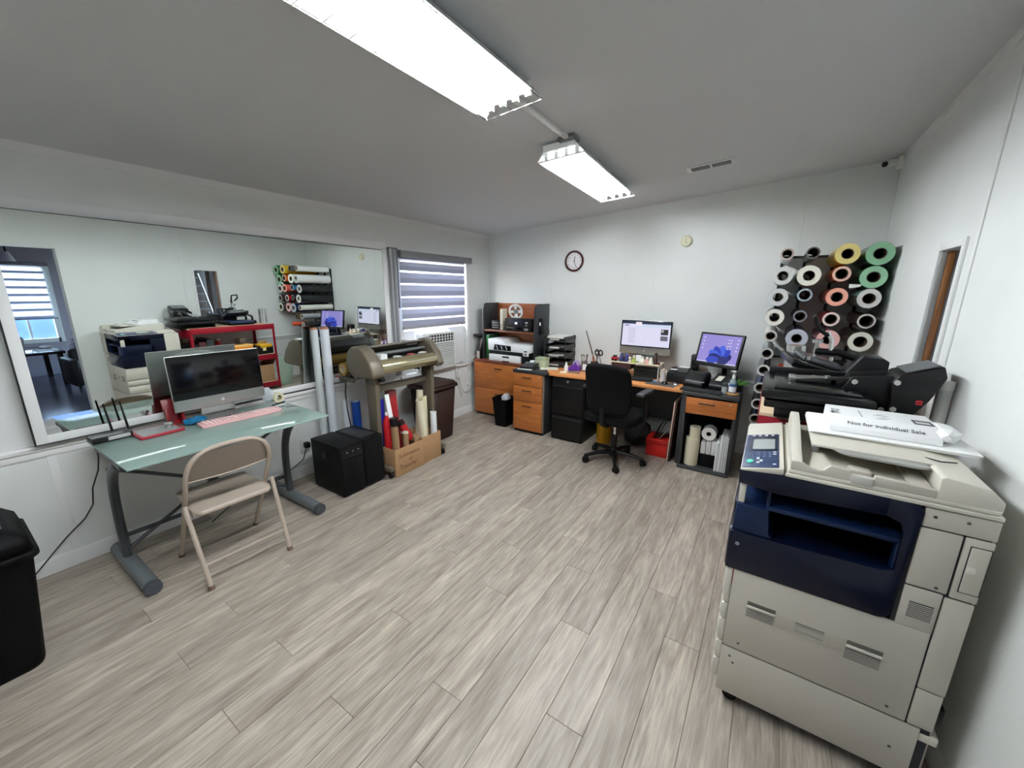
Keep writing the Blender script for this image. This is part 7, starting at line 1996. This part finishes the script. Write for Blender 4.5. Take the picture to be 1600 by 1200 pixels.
# ================================================================ THINGS BEHIND THE RIGHT WALL (slot window and doorway)
gp = thing('grey_panel', 'tall grey brown board behind the slot window right of the ladder', 'board', (1.45, 3.3, 0))
part(gp, 'board', MB().box((1.43, 3.165, 0.0), (1.46, 3.55, 2.3), bev=0.003), mat('grey_brown_board', '#7b706a', 0.7, var=0.1), world=True)
part(gp, 'edge_band', MB().box((1.428, 3.15, 0.0), (1.462, 3.164, 2.3), bev=0.002), WOOD_DARK, world=True)
cbk = thing('dark_cupboard', 'dark brown cupboard behind the step ladder through the slot window', 'cupboard', (2.2, 3.3, 0))
part(cbk, 'carcass', MB().box((2.2, 2.95, 0.0), (2.6, 3.9, 2.2), bev=0.004), WOOD_DARK, world=True)
for k in range(2):
    dd = part(cbk, 'door', MB().box((2.185, 2.96 + 0.47 * k, 0.05), (2.199, 3.42 + 0.47 * k, 2.15), bev=0.003), WOOD_DARK, world=True)
    part(dd, 'knob', MB().ball((2.175, 3.38 + 0.10 * k, 1.1), 0.014, seg=10), CHROME, world=True)
la = thing('step_ladder', 'aluminium step ladder standing behind the slot window', 'ladder', (1.65, 3.0, 0))
for ya, yb in ((2.42, 2.78), (3.46, 3.10)):
    part(la, 'rail', MB().tube([(1.66, ya, 0.0), (1.70, yb, 1.80)], 0.018, 8), ALU, world=True)
for k in range(13):
    zz_ = 0.14 + k * 0.13
    t_ = zz_ / 1.80
    part(la, 'rung', MB().box((1.645 + 0.04 * t_, 2.42 + 0.36 * t_, zz_), (1.705 + 0.04 * t_, 3.46 - 0.36 * t_, zz_ + 0.022), bev=0.004), ALU, world=True)
part(la, 'top_cap', MB().box((1.66, 2.76, 1.79), (1.75, 3.12, 1.83), bev=0.005), GREY_PL, world=True)

# adjoining room
BLW = mat('blind_white', '#f2f2f6', 0.6)
zbl = thing('zebra_blind', 'white banded zebra blind on the window of the adjoining room', 'blind', (AX1 - 0.04, 1.7, 1.86))
part(zbl, 'cassette', MB().box((AX1 - 0.09, WW0 - 0.04, WWz1), (AX1 - 0.012, WW1 + 0.04, WWz1 + 0.06), bev=0.006), CASS, world=True)
for k in range(7):
    z1 = WWz1 - 0.004 - k * 0.124
    part(zbl, 'sheer_band', MB().box((AX1 - 0.035, WW0 - 0.02, z1 - 0.082), (AX1 - 0.034, WW1 - 0.03, z1)), SHEER, world=True)
    part(zbl, 'band', MB().box((AX1 - 0.036, WW0 - 0.02, z1 - 0.124), (AX1 - 0.034, WW1 - 0.03, z1 - 0.082)), BAND_L, world=True)
part(zbl, 'bottom_rail', MB().box((AX1 - 0.045, WW0 - 0.02, 0.972), (AX1 - 0.025, WW1 + 0.02, 0.992), bev=0.004), CASS, world=True)
tbk = thing('dark_table', 'dark glossy table under the window of the adjoining room', 'table', (3.4, 1.6, 0))
DKT = mat('dark_gloss_wood', '#1b1516', 0.12)
part(tbk, 'tabletop', MB().box((2.9, 0.6, 0.50), (3.9, 1.62, 0.54), bev=0.006), DKT, world=True)
for x in (2.95, 3.85):
    for y in (0.66, 1.56):
        part(tbk, 'leg', MB().box((x - 0.03, y - 0.03, 0), (x + 0.03, y + 0.03, 0.50), bev=0.004), DKT, world=True)
vs_ = thing('flower_pot', 'grey pot on the dark table in the adjoining room', 'pot', (3.3, 1.3, 0.541))
part(vs_, 'pot', MB().lathe([(0, 0), (0.07, 0), (0.09, 0.20), (0.08, 0.20), (0.06, 0.02), (0, 0.02)], c=(3.3, 1.20, 0.5405), seg=20), mat('pot_grey', '#8b8786', 0.5), world=True)
part(vs_, 'soil', MB().lathe([(0, 0.15), (0.078, 0.15), (0.074, 0.22), (0, 0.23)], c=(3.3, 1.20, 0.5405), seg=16), mat('soil_dark', '#1b1512', 0.9), world=True)
pl_ = thing('papers_pile', 'white papers lying on the dark table in the adjoining room', 'paper', (3.2, 1.75, 0.541))
part(pl_, 'sheet', MB().box((3.05, 1.35, 0.5405), (3.30, 1.58, 0.55)), PAPER, world=True)
part(pl_, 'bow', MB().crumple((3.31, 1.42, 0.5405), (3.45, 1.57, 0.60), 0.4, 2, 3), PAPER, world=True, smooth=False)
bc = thing('dark_sofa', 'dark low sofa in front of the table in the adjoining room', 'sofa', (2.6, 1.8, 0))
SOF = mat('sofa_dark', '#1d1a1d', 0.5)
part(bc, 'seat', MB().box((2.0, 1.55, 0.10), (2.37, 2.4, 0.38), bev=0.04, seg=3), SOF, world=True)
part(bc, 'backrest', MB().box((2.37, 1.55, 0.30), (2.53, 2.4, 0.62), bev=0.05, seg=3), SOF, world=True)
part(bc, 'armrest', MB().box((2.0, 1.46, 0.10), (2.53, 1.56, 0.50), bev=0.03, seg=3), SOF, world=True)
for x in (2.06, 2.46):
    for y in (1.60, 2.35):
        part(bc, 'leg', MB().cyl((x, y, 0), (x, y, 0.11), 0.02, seg=10), BLACK_PL, world=True)
ct = thing('christmas_tree', 'dark green Christmas tree with small baubles in the adjoining room', 'tree', (3.0, 2.2, 0))
part(ct, 'trunk', MB().cyl((3.25, 1.98, 0.0), (3.25, 1.98, 0.35), 0.03, seg=10), WOOD_DARK, world=True)
fol = MB()
rnd = random.Random(5)
for k in range(420):
    h = rnd.random()
    zc_ = 0.28 + 1.15 * h
    a = rnd.uniform(0, 2 * pi)
    rad = (1 - h) * 0.30 + 0.02
    fol.cyl((3.25, 1.98, zc_ + 0.03), (3.25 + rad * cos(a), 1.98 + rad * sin(a), zc_ - 0.03), 0.012, 0.002, seg=4)
part(ct, 'needles', fol, mat('needle_green', '#18251a', 0.8), world=True, smooth=False, kind='stuff')
for k in range(16):
    h = k / 17
    a = k * 2.4
    rad = (1 - h) * 0.29 + 0.01
    part(ct, 'bauble', MB().ball((3.25 + rad * cos(a), 1.98 + rad * sin(a), 0.30 + 1.1 * h), 0.022, seg=10), mat('bauble%d' % (k % 2), ('#c9a24a', '#b5bcc4')[k % 2], 0.15, 0.9), world=True)
pd_ = thing('pendant_lamp', 'small frosted pendant lamp on the adjoining room ceiling', 'lamp', (3.3, 1.5, 2.45))
part(pd_, 'shade', MB().lathe([(0.03, 0.14), (0.085, 0.0), (0.08, 0.0), (0.027, 0.135)], c=(3.4, 1.36, 1.90), seg=20), mat('frosted_shade', '#cfcad2', 0.4), world=True)
part(pd_, 'stem', MB().cyl((3.4, 1.36, 2.03), (3.4, 1.36, 2.449), 0.010, seg=8), BLACK_PL, world=True)
part(pd_, 'canopy', MB().cyl((3.4, 1.36, 2.43), (3.4, 1.36, 2.4495), 0.05, seg=16), BLACK_PL, world=True)
